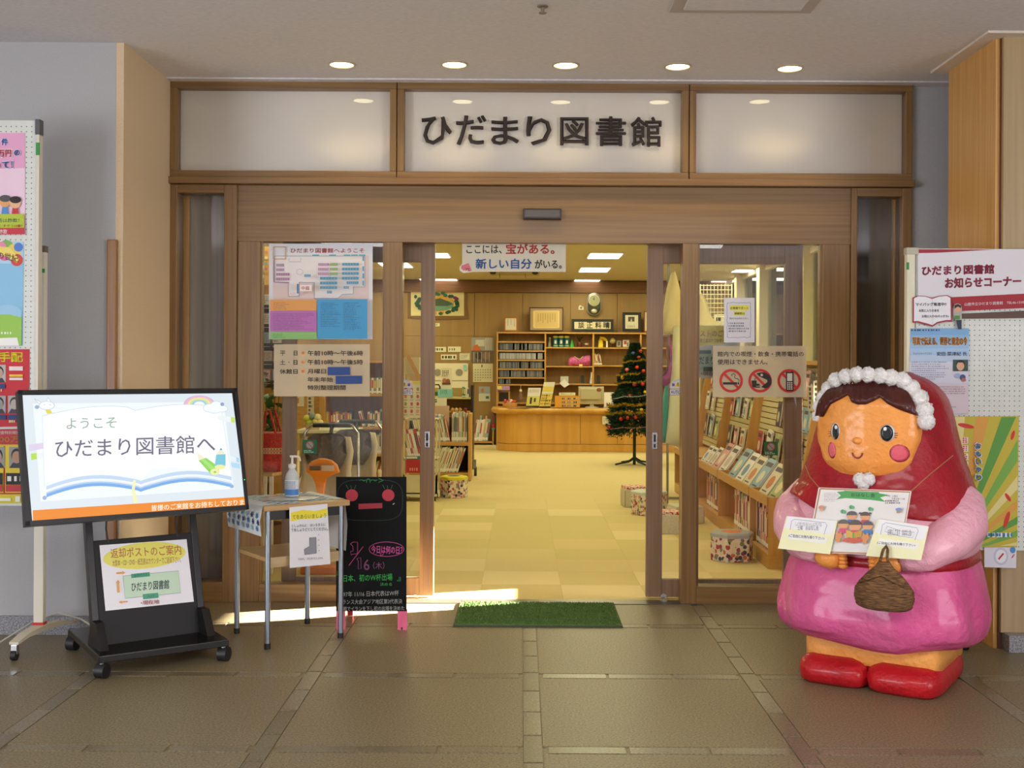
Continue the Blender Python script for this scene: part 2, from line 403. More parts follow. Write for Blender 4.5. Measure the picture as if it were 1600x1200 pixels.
def pane_bay(i, a, b, mat=GLASS):
    wd = tag(bpy.data.objects.new('window_%d' % i, None), kind='structure'); COL.objects.link(wd)
    B('pane', mat, wd, (X(a)-.003, X(b)+.003, YF+.03, YF+.038, RZ, DZ))
    fr('bottom_rail', wd, WH, (X(a), X(b), YF, YB, 0, RZ))
    fr('glazing_bead', wd, WV, (X(a), X(a)+.012, YF+.012, YF+.029, RZ, DZ), (X(b)-.012, X(b), YF+.012, YF+.029, RZ, DZ), bevel=0)
    return wd
wl = pane_bay(4, 406, 600); wr = pane_bay(5, 1090, 1284)
for i, (a, b, c, d) in enumerate(((263, 277, 350, 370), (1328, 1337, 1407, 1422))):
    wd = tag(bpy.data.objects.new('window_%d' % (6+i), None), kind='structure'); COL.objects.link(wd)
    z1 = zb-.032
    fr('window_frame', wd, WV, (X(a), X(b), YF-.02, YB, 0, z1), (X(c), X(d), YF-.02, YB, 0, z1))
    fr('window_frame', wd, WH, (X(b), X(c), YF-.02, YB, z1-.05, z1), (X(b), X(c), YF-.02, YB, 0, .12))
    B('pane', GLASS, wd, (X(b)-.003, X(c)+.003, YF+.03, YF+.036, .12, z1-.05))
    # blind strip box and edge of the inner wall right behind the glass
    e = [at(q, 600, YB+.05).x for q in ((268, 283, 295, 376) if i == 0 else (1409, 1402, 1394, 1318))]
    e2 = sorted(e[:2]); e3 = sorted(e[1:3])
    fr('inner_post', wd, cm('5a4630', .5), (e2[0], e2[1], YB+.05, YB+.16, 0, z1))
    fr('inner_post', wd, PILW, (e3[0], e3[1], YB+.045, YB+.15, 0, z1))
    m = MB(); xa, xb = sorted(e[2:])
    k = 14
    m.loft([[(xa+(xb-xa)*q/k, YB+.07+.022*(q % 2)+.01*sin(q), z) for q in range(k+1)] for z in (.0, 1.2, z1)], cap=False, closed=False)
    m.build('curtain', noisy('curtain%d' % i, *(('9a958c', 'aaa59c') if i == 0 else ('474238', '544e42')), (30, 3, .3), .8), wd, smooth='all')
# sliding leaves
YL = YB+.035
def leaf(num, a, a2, b2, b, side):
    d = tag(bpy.data.objects.new('door_%d' % num, None), kind='structure'); COL.objects.link(d); d.location = (X(a), YL, 0)
    k = 263.93*YD/YL
    xa, xa2, xb2, xb = [(q-815)/k*1.0 for q in (a, a2, b2, b)]
    y1 = YL+.045
    fr2 = lambda n, m, *bx: B(n, m, d, *bx, bevel=.004, world=True)
    fr2('stile', LEAFW, (xa, xa2, YL, y1, .012, DZ+.03)); fr2('stile', LEAFW, (xb2, xb, YL, y1, .012, DZ+.03))
    fr2('top_rail', LEAFW, (xa2, xb2, YL, y1, 2.03, DZ+.03)); fr2('bottom_rail', LEAFW, (xa2, xb2, YL, y1, .012, .12))
    B('pane', GLASS, d, (xa2-.003, xb2+.003, YL+.02, YL+.026, .12, 2.03), world=True)
    hx = (xb+xb2)/2 if side < 0 else (xa+xa2)/2
    hz0, hz1 = at(667, 700, YL).z, at(667, 674, YL).z
    h = B('pull_handle', CHR, d, (hx-.014, hx+.014, YL-.004, YL+.003, hz0, hz1), bevel=.003, world=True)
    B('finger_recess', cm('3a3a40', .3, .8), h, (hx-.006, hx+.006, YL-.006, YL-.002, hz0+.045, hz1-.012), world=True)
    B('finger_recess', cm('3a3a40', .3, .8), h, (hx-.006, hx+.006, YL-.006, YL-.002, hz0+.01, hz0+.032), world=True)
    # floor bolt disc
    q = at(649, 933, YL) if side < 0 else at(1037, 932, YL)
    m = MB(); m.mi = 0; rr = .019
    m.loft([[(q.x+r*cos(t*pi/8), y, q.z+r*sin(t*pi/8)) for t in range(16)] for r, y in ((rr, YL+.002), (rr, YL-.005), (rr*.75, YL-.005), (rr*.7, YL-.001))])
    m.build('floor_bolt', CHR, d, world=True)
    return d
dl = leaf(1, 441, 463, 657, 679, -1); dr = leaf(2, 1011, 1036, 1226, 1254, 1)
# AUTO stickers on the leaves
for d, ox, fl_ in ((dl, 0, 0), (dr, 1, 1)):
    p = PY(YL+.016, rough=.4)
    if not fl_: x0 = 626; x1 = 645
    else: x0 = 1046; x1 = 1066
    if not fl_: p.T(1, 0, 0)
    cx = x0 if not fl_ else x1-1
    w_ = 19
    p.ell(cx, 606, w_, 14, 'c9cfe4', a0=pi, a1=2*pi, n=18); p.ell(cx, 605.5, w_-2.2, 11.5, 'dfe3ee', a0=pi, a1=2*pi, n=18)
    tx = cx+6 if not fl_ else cx-6
    p.poly([(tx-5, 604), (tx, 596), (tx+5, 604)], 'e8d23a'); p.rect(tx-.6, 598.5, tx+.6, 601.5, '222222'); p.rect(tx-.6, 602.2, tx+.6, 603.2, '222222')
    q = cx+13 if not fl_ else cx-13
    p.rect(q-2, 599, q+2, 603.5, '7a4a9a')
    xa, xb = (cx, cx+19) if not fl_ else (cx-19, cx)
    p.rect(xa, 607.5, xb, 617.5, 'c0605a'); p.rect(xa+.8, 608.4, xb-.8, 616.6, 'dde0ea'); p.text('AUTO', xa+2, 610, xb-2, 615.2, '24345c', bold=.02)
    p.build('safety_sticker', d)
# sensor
s = thing('door_sensor', 'small black motion sensor box on the wooden header over the doors', 'sensor', (X(847), YF, 2.33))
a, b = at(817, 327, YF), at(877, 344, YF)
B('housing', cm('2b2622', .35), s, (a.x, b.x, YF-.045, YF, b.z, a.z), bevel=.006, world=True)
B('lens_window', cm('4a443e', .25), s, (a.x+.012, b.x-.012, YF-.047, YF-.04, b.z+.012, a.z-.01), world=True)
# granite plinths at the pillar, pillar
pl = tag(bpy.data.objects.new('wall_pillar', None), kind='structure'); COL.objects.link(pl)
B('core', cm('6a4028', .6), pl, (2.40, 3.3, 5.79, 6.44, .0, CZ))
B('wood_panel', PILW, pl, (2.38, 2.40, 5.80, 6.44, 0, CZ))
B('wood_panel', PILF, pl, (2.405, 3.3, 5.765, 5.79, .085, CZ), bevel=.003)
for i in range(5): B('plinth_stone', GRAN, sk, (2.42+i*.2, 2.418+(i+1)*.2, 5.70, 5.79, 0, .085), bevel=.003)
struct('trim_11', cm('d8cdc0', .8), (2.30, 3.4, 5.70, 6.50, CZ-.012, CZ+.01))
struct('trim_12', CEIL, (X(266), 6, 6.72, 6.9, CZ-.008, CZ+.01))
# ceiling fixtures
tr_ = thing('ceiling_hatch', 'square access hatch in the lobby ceiling near the top right edge', 'hatch', (1.08, 4.9, CZ))
c1 = onp(1046, 16, (0, 0, CZ), Vector((0, 0, 1))); c2 = onp(1265, 20, (0, 0, CZ), Vector((0, 0, 1)))
y0 = (c1.y+c2.y)/2; x0, x1 = c1.x, c2.x
B('outer_frame', cm('b8afaa', .5), tr_, (x0, x1, y0-.62, y0, CZ-.008, CZ+.002), bevel=.002, world=True)
B('hatch_door', CEIL, tr_, (x0+.06, x1-.06, y0-.56, y0-.06, CZ-.014, CZ-.004), bevel=.002, world=True)
p = onp(848, 9, (0, 0, CZ), Vector((0, 0, 1)))
sp = thing('sprinkler', 'small brass sprinkler head on the ceiling at the top of the picture', 'sprinkler', p)
MB().lathe([(.026, -.002), (.026, -.006), (.008, -.010), (.008, -.03), (.018, -.032), (.018, -.036)], n=12).build('body', cm('9a8f84', .4, .8), sp)
LY = None
names = ['leftmost of the five round downlights above the entrance', 'second round downlight from the left above the entrance', 'middle one of the five round downlights above the entrance', 'fourth round downlight from the left above the entrance', 'rightmost of the five round downlights above the entrance']
for i, (px, py) in enumerate(((534, 100), (710, 100), (884, 101), (1059, 103), (1234, 106))):
    q = onp(px, py, (0, 0, CZ), Vector((0, 0, 1)))
    d = thing('downlight', names[i], 'downlight', q, 0, 'downlights above the entrance')
    if i == 0:
        ring = MB().loft([[(r*cos(t*pi/12), r*sin(t*pi/12), z) for t in range(24)] for r, z in ((.078, .004), (.078, -.006), (.066, -.008), (.062, .002))], cap=False).build('trim_ring', cm('c8b8a0', .4, .3), d, smooth=True)
        lamp = MB().lathe([(.063, .0005), (.063, -.003), (.045, -.0075), (.001, -.0085)], n=20).build('lamp', cm('fff0b8', .5, 0, 9), d, smooth=True)
        ra, la = ring, lamp
    else: inst(ra, parent=d); inst(la, parent=d)
    light('SPOT', 'downlight_beam', q + Vector((0, 0, -.03)), 11, (1, .78, .42), (0, .12, -1), spot_size=R(125), spot_blend=.9, shadow_soft_size=.06)
# green mat
cs = [fl(714, 943), fl(971, 943), fl(976, 980.5), fl(709, 980.5)]
m = thing('doormat', 'green artificial turf doormat lying before the open doors', 'doormat', (.1, 6.5, 0))
ax0, ax1 = -.362, .555; ya, yb = 6.2, 6.80
MB().hexa([(ax0, ya, .002), (ax1, ya, .002), (ax1, yb, .002), (ax0, yb, .002)], [(ax0+.004, ya+.004, .010), (ax1-.004, ya+.004, .010), (ax1-.004, yb-.004, .010), (ax0+.004, yb-.004, .010)]).build('rubber_backing', cm('3c4630', .8), m, world=True)
bm = MB(); rt = random.Random(5)
for i in range(9000):
    x, y = rt.uniform(ax0+.012, ax1-.012), rt.uniform(ya+.012, yb-.012); a = rt.uniform(0, 6.28); d = Vector((cos(a), sin(a)))*.004; h = .022+rt.uniform(-.004, .003); ox, oy = rt.uniform(-.005, .005), rt.uniform(-.005, .005)
    bm.f([bm.v((x-d.x, y-d.y, .008)), bm.v((x+d.x, y+d.y, .008)), bm.v((x+ox, y+oy, h))])
o = bm.build('turf_blades', TURF, m, world=True); o['kind'] = 'stuff'
B('turf_base', TURF, m, (ax0+.008, ax1-.008, ya+.008, yb-.008, .008, .012), world=True)
# ============================================================ display stand
YAW = R(37); TLT = R(14.2)
n3 = Vector((sin(YAW), -cos(YAW), 0)); r3 = Vector((cos(YAW), sin(YAW), 0)); up3 = Vector((0, 0, 1))*cos(TLT) - n3*sin(TLT); nn = n3*cos(TLT) + Vector((0, 0, 1))*sin(TLT)
tv = thing('display_stand', 'large landscape monitor showing a welcome page, on a black wheeled stand', 'screen', (-1.80, 5.55, 0), YAW)
ctr = Vector((-1.767, 5.322, .9995))
def tvp(u, v, d=0): return ctr + r3*u + up3*v + nn*d
W2, H2 = .510, .3005
def slab(name, mat, u0, u1, v0, v1, d0, d1, parent=tv, bevel=.004):
    return MB().hexa([tvp(u0, v0, d0), tvp(u1, v0, d0), tvp(u1, v1, d0), tvp(u0, v1, d0)], [tvp(u0, v0, d1), tvp(u1, v0, d1), tvp(u1, v1, d1), tvp(u0, v1, d1)]).build(name, mat, parent, world=True, bevel=bevel)
hs = slab('housing', BLK, -W2, W2, -H2, H2, -.05, -.004)
m = MB(); bz = .018
for u0, u1, v0, v1 in ((-W2, W2, H2-bz, H2), (-W2, W2, -H2, -H2+bz+.004), (-W2, -W2+bz, -H2, H2), (W2-bz, W2, -H2, H2)):
    m.hexa([tvp(u0, v0, -.004), tvp(u1, v0, -.004), tvp(u1, v1, -.004), tvp(u0, v1, -.004)], [tvp(u0, v0, .004), tvp(u1, v0, .004), tvp(u1, v1, .004), tvp(u0, v1, .004)])
m.build('bezel', BLK, tv, world=True)
slab('power_light', cm('30ff60', .5, 0, 2), W2-.011, W2-.007, -.158, -.154, .004, .005, hs, 0)
p = P2(ctr, nn, emit=1.0, step=.00006, rough=.3); p.T(4, 0, 600)
p.sheet([(136, 70), (1450, 58), (1540, 778), (204, 874)], 'dfeaf0', .003)
p.poly([(205, 122), (1398, 112), (1462, 655), (255, 735)], 'f2f8fc')
# open book page with a pale shadow
pg = [(265, 200)] + [(265+(845-265)*t, 200-72*sin(t*pi*.62)+18*t*t) for t in [i/12 for i in range(1, 12)]] + [(845, 166)] + [(845+(1385-845)*t, 166-60*sin(min(1, t*1.25)*pi*.5)*(1-t*.2)+30*t*t) for t in [i/12 for i in range(1, 13)]]
pts = pg + [(1448, 580)] + [(1448-(1448-890)*t, 580-62*sin(t*pi*.65)+8*t*t) for t in [i/10 for i in range(1, 10)]] + [(890, 585)] + [(890-(890-278)*t, 585-35*sin(t*pi*.7)+58*t*t) for t in [i/10 for i in range(1, 11)]]
p.poly(pts, 'fbfdfe'); p.line(pg, 2.5, 'bcd0e2'); p.line([(265, 200), (278, 640)], 2, 'c4d4e4'); p.line([(1385, 180), (1448, 580)], 2, 'c4d4e4')
def wave(dy, a=0): return [(1448-(1448-900)*t, 580+dy-46*sin(t*pi)+(12+a)*t) for t in [i/10 for i in range(11)]] + [(880, 600+dy+a)] + [(860-(860-290)*t, 592+dy+a-42*sin(t*pi*.9)+52*t*t+a*.4*t) for t in [i/10 for i in range(11)]]
for d1, d2, c in ((0, 34, 'c4daf2'), (22, 32, 'f4f9fd'), (40, 54, 'aacbf0'), (50, 66, '78aeea')): p.poly(wave(d1, 6) + wave(d2, 8)[::-1], c)
p.poly([(832, 600), (850, 600), (842, 660), (862, 745), (835, 745), (822, 670)], 'f3f3b8')
p.text('ようこそ', 415, 215, 728, 282, '8fae9c', sl=-8)
p.text('ひだまり図書館へ', 345, 348, 1345, 462, '6d6680', sl=-32, bold=.008)
p.T(4, 0, 600)
# rainbow, cloud, bunny clip, tags, pencils
for k, c in enumerate(('d9b8e0', 'f2c0c0', 'f4e6a0', 'c8e8a8', '9cc8f0', 'f2f6f8')):
    rr = 98-k*13; p.poly([(1245 + rr*cos(pi+pi*i/16), 128 + (rr*.58)*sin(pi+pi*i/16)) for i in range(17)], c)
for cx, cy, rx, ry in ((1310, 150, 40, 24), (1350, 135, 34, 26), (1385, 155, 36, 20), (1340, 165, 40, 16)): p.ell(cx, cy, rx+3, ry+3, 'c2d2e6'); 
for cx, cy, rx, ry in ((1310, 150, 40, 24), (1350, 135, 34, 26), (1385, 155, 36, 20), (1340, 165, 40, 16)): p.ell(cx, cy, rx, ry, 'f6fafc')
p.poly([(280, 160), (310, 158), (328, 182), (296, 188)], 'e6d850')
for q in ([(214, 92), (262, 118), (246, 130)], [(300, 84), (322, 118), (288, 112)]): p.poly(q, 'f4f8fa'); p.line(q, 3, 'b8c4dc', True)
p.ell(292, 135, 50, 28, 'b8c4dc'); p.ell(292, 135, 46, 25, 'fbfcfd'); p.ell(230, 145, 14, 12, '9ab4d4'); p.ell(1388, 127, 12, 12, '8ea6cc'); p.ell(278, 712, 13, 13, '9ab4d4'); p.ell(1448, 640, 12, 12, '9ab4d4')
for e in (276, 312): p.line([(e-6, 132), (e+6, 130)], 2, '8c94b0')
p.poly([(178, 380), (268, 368), (270, 405), (182, 420)], 'e0d4ee'); p.poly([(192, 436), (270, 428), (270, 462), (194, 476)], 'eef4f6'); p.poly([(192, 436), (228, 432), (230, 470), (194, 476)], 'b8e04a')
p.poly([(1358, 196), (1465, 210), (1468, 244), (1360, 226)], 'eef4f8'); p.poly([(1440, 207), (1465, 210), (1468, 244), (1443, 240)], 'c8e468')
p.poly([(1434, 450), (1492, 462), (1496, 492), (1438, 478)], 'e6f2fa'); p.poly([(1474, 458), (1492, 462), (1496, 492), (1477, 488)], 'a8d8f0'); p.poly([(1440, 490), (1498, 500), (1500, 530), (1446, 520)], 'b4dcf2')
p.poly([(1232, 432), (1240, 480), (1288, 468)], 'f4ecd0'); p.poly([(1240, 480), (1288, 462), (1378, 528), (1320, 568)], '8fd85a'); p.poly([(1252, 474), (1272, 466), (1362, 540), (1338, 556)], 'a8e478'); p.ell(1342, 550, 30, 20, 'f0f0a8'); p.ell(1342, 551, 8, 6, '90c860')
p.poly([(1380, 400), (1350, 442), (1408, 440)], 'f4ecd0'); p.poly([(1350, 442), (1408, 440), (1408, 512), (1340, 515)], '7cc8de'); p.ell(1374, 520, 34, 15, 'f0f0a8'); p.poly([(1380, 400), (1370, 414), (1388, 413)], '4a98c8')
p.poly([(203, 790), (1530, 705), (1540, 778), (206, 874)], 'f08a14'); p.text('皆様のご来館をお待ちしておりま', 946, 757, 1524, 795, 'fff4e0', sl=-38, bold=.02)
o = p.build('lit_picture', tv); tag(o, 'lit welcome page with an open book and orange ticker band')
# posts, back panel, base, casters
pn0 = Vector((-1.735, 5.46, .08))
def pnp(u, v, d=0): return pn0 + r3*u + up3*v + nn*d
def pslab(name, mat, u0, u1, v0, v1, d0, d1, bevel=.003, parent=tv):
    return MB().hexa([pnp(u0, v0, d0), pnp(u1, v0, d0), pnp(u1, v1, d0), pnp(u0, v1, d0)], [pnp(u0, v0, d1), pnp(u1, v0, d1), pnp(u1, v1, d1), pnp(u0, v1, d1)]).build(name, mat, parent, world=True, bevel=bevel)
def puv(px, py):
    q = onp(px, py, pn0, nn) - pn0; return q.dot(r3), q.dot(up3)
uL = puv(140, 900)[0]; uR = puv(315, 900)[0]; vT = puv(225, 838)[1]; vb = 0.0
for u in (uL+.015, uR-.015): pslab('post', BLK, u-.016, u+.016, vb, vT+.45, -.05, -.004)
pslab('back_panel', BLKM, uL+.03, uR-.03, vb, vT, -.035, -.006)
pslab('mount_bar', BLK, uL, uR, vT+.16, vT+.22, -.02, .04)
pslab('mount_bar', BLK, uL, uR, vT+.36, vT+.42, -.02, .04)
for u in (uL+.1, uR-.1): MB().path([pnp(u, vT-.02, -.01), pnp(u-.01, vT+.05, .0), pnp(u, vT+.2, .03)], .004, 6).build('cable', RUB, tv, True, world=True)
bc = [fl(85, 1000), fl(158, 1052), fl(362, 1020)]
FLc, FRc, BLc = Vector((-1.875, 5.13, 0)), Vector((-1.38, 5.46, 0)), Vector((-2.22, 5.66, 0))
BRc = FRc + (BLc-FLc)
qd = [FLc, FRc, BRc, BLc]
MB().hexa([q + Vector((0, 0, .072)) for q in qd], [q + Vector((0, 0, .105)) for q in qd]).build('base_plate', cm('131110', .18), tv, world=True, bevel=.004)
cc = sum(qd, Vector())/4
for q in qd:
    q2 = q + (cc-q)*.06
    c = MB().path([q2 + Vector((-.022, .005, .036)), q2 + Vector((.022, -.005, .036))], .034, 14).build('caster', RUB, tv, True, world=True)
    MB().path([q2 + Vector((0, 0, .06)), q2 + Vector((0, 0, .078))], .014, 8).build('swivel', CHR, c, True, world=True)
    MB().path([q2 + Vector((-.024, .005, .036)), q2 + Vector((-.0225, .005, .036))], .014, 10).build('hub', cm('3a3a3a', .3), c, True, world=True)
for u in (uL+.015, uR-.015):
    a = pnp(u, 0, 0); MB().hexa([a + n3*.10 + r3*-.02 + Vector((0, 0, .02)), a + n3*.10 + r3*.02 + Vector((0, 0, .02)), a - n3*.10 + r3*.02 + Vector((0, 0, .02)), a - n3*.10 - r3*.02 + Vector((0, 0, .02))], [a + n3*.02 + r3*-.02 + Vector((0, 0, .14)), a + n3*.02 + r3*.02 + Vector((0, 0, .14)), a - n3*.05 + r3*.02 + Vector((0, 0, .14)), a - n3*.05 - r3*.02 + Vector((0, 0, .14))]).build('foot_bracket', BLK, tv, world=True, bevel=.003)
# paper sign on the panel
p = P2(pn0 - nn*.002, nn, step=.0004, rough=.35); p.T(4, 0, 800)
p.sheet([(622, 208), (1166, 170), (1212, 560), (660, 618)], 'ecebf0', .002)
p.poly([(902+258*cos(a*pi/16), 272-22*cos(a*pi/16)+82*sin(a*pi/16)) for a in range(32)], 'e8e060')
p.text('返却ポストのご案内', 688, 228, 1128, 290, 'b8603a', sl=-24, sh=6, bold=.01); p.text('大型本・CD・DVD・紙芝居はカウンターでご返却下さい。', 702, 300, 1130, 340, '9a5a40', sl=-24)
p.poly([(768, 400), (1114, 368), (1128, 505), (782, 540)], 'c6e0c4'); p.line([(768, 400), (1114, 368), (1128, 505), (782, 540)], 2, '50705c', True)
p.text('ひだまり図書館', 820, 440, 1056, 498, '2c4440', sl=-18, bold=.02)
p.poly([(817, 388), (933, 376), (936, 402), (820, 414)], '3c9c78'); p.text('返却ポスト', 835, 388, 920, 406, '1c4c40', sl=-8)
p.poly([(890, 514), (986, 505), (990, 536), (893, 546)], '3c9c78'); p.text('入口', 918, 520, 962, 536, '1c4c40', sl=-4)
p.text('•現在地', 878, 555, 994, 582, 'a83e4a', sl=-8, bold=.02)
for q in ([(724, 378), (762, 375), (762, 370), (782, 379), (764, 392), (764, 386), (725, 389)], [(735, 424), (748, 442), (742, 443), (746, 504), (732, 505), (729, 444), (722, 445)], [(738, 565), (758, 554), (758, 559), (795, 556), (796, 564), (759, 568), (759, 574)]): p.poly(q, 'e8a040')
s = p.build('return_box_notice'); tag(s, 'laminated return box notice with yellow oval on the black stand', 'sign')
# ============================================================ left peg board
PEG = noisy('pegboard_white', 'd8dcd6', 'dee2dc', (20, 20, 20), .6)
def pegboard(name, label, px0, px1, py0, py1, Y, hole=True, skip=()):
    t = thing(name, label, 'display board', at((px0+px1)/2, 980, Y)*1.0)
    t.location.z = 0
    a, b = at(px0, (py0+py1)/2, Y), at(px1, (py0+py1)/2, Y); zt_ = at((px0+px1)/2, py0, Y).z; zb_ = at((px0+px1)/2, py1, Y).z
    o = B('perforated_panel', PEG, t, (a.x, b.x, Y, Y+.02, zb_, zt_), world=True)
    m = MB(); nx = int((b.x-a.x)/.025); nz = int((zt_-zb_)/.025)
    for i in range(nx):
        for j in range(nz):
            x, z = a.x+.018+i*.025, zb_+.018+j*.025
            if skip and any(s0 < x < s1 and q0 < z < q1 for s0, s1, q0, q1 in skip): continue
            m.f([m.v((x+.0032*cos(k*pi/3), Y-.0006, z+.0032*sin(k*pi/3))) for k in range(6)])
    h = m.build('peg_holes', cm('6e726c', .9), t, world=True); h['kind'] = 'stuff'
    return t, a, b, zt_, zb_
YP = 5.60
pb, a, b, z1, z0 = pegboard('peg_board_stand', 'white perforated display board with posters at the left edge', -62, 57, 188, 790, YP)
FRM = cm('d9d4c0', .45); B('edge_frame', FRM, pb, (b.x, b.x+.014, YP-.012, YP+.03, z0, z1), bevel=.002, world=True)
B('corner_cap', cm('55585a', .5), pb, (b.x-.006, b.x+.017, YP-.015, YP+.032, z1-.07, z1+.004), bevel=.002, world=True)
B('green_clip', cm('2c9440', .5), pb, (b.x-.001, b.x+.016, YP-.016, YP-.010, z1-.17, z1-.11), world=True)
q0, q1 = at(57, 385, 5.72), at(69, 985, 5.72)
B('post', cm('dcd8c6', .45), pb, (q0.x, q1.x, 5.705, 5.74, .08, q0.z), bevel=.003, world=True)
B('post_cap', cm('6a6058', .5), pb, (q0.x-.002, q1.x+.002, 5.703, 5.742, q0.z-.03, q0.z+.003), bevel=.002, world=True)
g = at(66, 423, 5.70); B('green_clip', cm('2c9440', .5), pb, (g.x-.014, g.x+.012, 5.698, 5.704, g.z-.01, g.z+.01), world=True)
B('red_band', cm('c02020', .4), pb, (q0.x-.002, q1.x+.004, 5.700, 5.745, .095, .125), world=True)
e0, e1 = at(22, 1016, 5.5), at(118, 977, 5.92)
m = MB(); f0 = Vector((-2.40, 5.46, .075)); f1 = Vector((-2.30, 5.92, .075)); mid = Vector((q0.x+.03, 5.72, .105))
m.loft([[c + Vector((dx*w_, 0, dz)) for dx, dz in ((-1, 0), (1, 0), (1, h_), (-1, h_))] for c, w_, h_ in ((f0, .022, .012), (f0*.6+mid*.4, .025, .02), (mid + Vector((0, 0, -.02)), .03, .028), (f1*.6+mid*.4, .025, .02), (f1, .022, .012))])
m.build('foot', cm('cfc4ae', .5), pb, world=True)
c = MB().path([(-2.408, 5.46, .026), (-2.384, 5.46, .026)], .025, 14).build('caster', RUB, pb, True, world=True)
B('fork', CHR, c, (-2.412, -2.38, 5.45, 5.475, .03, .075), bevel=.003, world=True)
c2 = MB().path([(-2.312, 5.91, .026), (-2.288, 5.91, .026)], .025, 12).build('caster', RUB, pb, True, world=True)
# posters on it (flat prints)
p = PY(YP-.003, step=.0004); p.T(4, 0, 160)
p.sheet([(-240, 195), (155, 190), (158, 825), (-240, 822)], 'e8a8cc', .0015)
p.poly([(-240, 420), (156, 410), (157, 700), (-240, 700)], 'eed0e2')
p.text('件', 5, 222, 55, 272, 'eef4fa', bold=.09); p.text('件', 8, 225, 52, 270, '2a62b4', bold=.05)
p.text('事', -50, 224, 0, 274, '2a62b4', bold=.05)
p.text('万円', -16, 292, 78, 346, 'fff2f2', bold=.1); p.text('万円', -12, 296, 74, 342, 'd03848', bold=.05); p.text('の', 86, 294, 132, 338, 'eef4fa', bold=.1); p.text('の', 89, 297, 129, 335, '2a62b4', bold=.05)
p.text('って！', -36, 366, 86, 416, 'eef4fa', bold=.09); p.text('って！', -33, 369, 83, 413, '2a62b4', bold=.04)
for cx, cy, hc, bc_, sk_ in ((35, 610, '505050', '4a90d0', 'e8a868'), (100, 618, '281c18', 'c83838', 'e8b890')):
    p.poly([(cx-22, 700), (cx-16, 655), (cx+16, 655), (cx+22, 700)], bc_); p.ell(cx, cy+12, 34, 34, sk_); p.ell(cx+2, cy-8, 36, 22, hc)
p.poly([(-240, 702), (156, 698), (157, 785), (-240, 790)], 'b4c838'); p.text('電話は詐欺！', -40, 726, 126, 752, '3c6450', bold=.02); p.text('すぐ 110番！', 25, 764, 145, 782, 'c05028', bold=.03)
p.poly([(-240, 790), (157, 785), (158, 825), (-240, 830)], 'c83444'); p.text('詐欺', 2, 795, 52, 824, 'f4dce0', bold=.03)
tag(p.build('poster'), 'pink fraud warning poster at the top of the left board', 'poster')
p = PY(YP-.003, step=.0004); p.T(4, 0, 160)
p.sheet([(-240, 872), (147, 870), (147, 1020), (140, 1520), (-240, 1525)], '8cc4e4', .0015)
p.poly([(-240, 872), (147, 870), (146, 1010), (-240, 1000)], 'b4d4ee')
for cx, cy, r_, c in ((40, 905, 45, '86b85a'), (90, 925, 42, 'e8d060'), (30, 950, 40, 'e070a0'), (116, 905, 28, '5080d0'), (106, 985, 38, 'd84838'), (10, 900, 30, 'e890b0')): p.ell(cx, cy, r_, r_, c)
p.poly([(-40, 900), (60, 905), (120, 975), (108, 1005), (40, 960), (-40, 940)], 'f0dc70'); p.text('芸の世紀', -60, 918, 118, 965, '6c5838', sl=38, bold=.03)
p.ell(20, 1290, 18, 18, 'c8404c'); p.ell(50, 1320, 90, 55, '9ccce8')
p.poly([(-240, 1330), (60, 1325), (138, 1345), (136, 1520), (-240, 1525)], '98c850'); p.scribble(-20, 1435, 116, 1452, 'eef6ea', 1, .8, 4, 14)
p.poly([(-240, 1480), (110, 1470), (122, 1520), (-240, 1524)], 'f2f2ee')
tag(p.build('poster'), 'sky blue and green poster with balloons under the pink one', 'poster')
p = PY(YP-.0045, step=.0004); p.T(4, 0, 440)
p.sheet([(-240, 200), (122, 195), (122, 385), (-240, 388)], 'eef0ec', .001); p.rect(-240, 202, 112, 216, 'd04838'); p.scribble(-100, 228, 100, 262, '8a9a90', 4, .5, 3); p.rect(-240, 264, 88, 272, '4068a8'); p.scribble(-100, 285, 100, 375, '9aa49c', 5, .35, 4); 
tag(p.build('leaflet'), 'white printed leaflet with a red line over the blue poster', 'leaflet')
p = PY(YP-.005, step=.0004); p.T(4, 0, 440)
p.sheet([(-240, 425), (184, 422), (182, 655), (158, 905), (-240, 912)], 'c42430', .0015)
p.text('手配', -8, 440, 143, 502, 'f4e020', bold=.09)
def face(cx, cy, s_, bgc, skin, hair):
    p.rect(cx-40*s_, cy-52*s_, cx+40*s_, cy+58*s_, bgc); p.poly([(cx-38*s_, cy+58*s_), (cx-20*s_, cy+30*s_), (cx+20*s_, cy+30*s_), (cx+38*s_, cy+58*s_)], '3a3a44')
    p.ell(cx, cy-8*s_, 28*s_, 36*s_, hair); p.ell(cx, cy+2*s_, 24*s_, 32*s_, skin)
face(-4, 572, 1, 'b8b4b0', 'b89c8c', '2a2826'); face(92, 765, 1, 'b0aeac', 'b4aaa4', '2c2c2c'); face(-2, 765, 1, 'a8a8a8', '9c9690', '1c1c1c')
for x0, y0, x1, y1 in ((60, 530, 146, 556), (62, 600, 146, 616)): p.rect(x0, y0, x1, y1, 'e6d6d6')
p.rect(62, 580, 146, 594, 'e8c030')
for x0, y0, x1, y1 in ((-40, 640, 36, 668), (-40, 832, 40, 862), (54, 832, 130, 862)): p.rect(x0, y0, x1, y1, '223c74')
p.scribble(60, 866, 130, 884, 'e0d4a0', 1, .8, 8); p.scribble(-40, 672, 36, 690, 'e0d4a0', 1, .8, 9)
tag(p.build('poster'), 'red wanted poster with yellow characters on the left board', 'poster')
p = PY(YP-.0035, step=.0004); p.T(4, 0, 600)
p.sheet([(-240, 285), (150, 280), (158, 745), (-240, 745)], 'b83038', .0015)
p.text('捜査特別報奨', -20, 293, 125, 314, 'e8d0c8', bold=.02); p.text('300万', -40, 328, 130, 366, 'c88838', bold=.06)
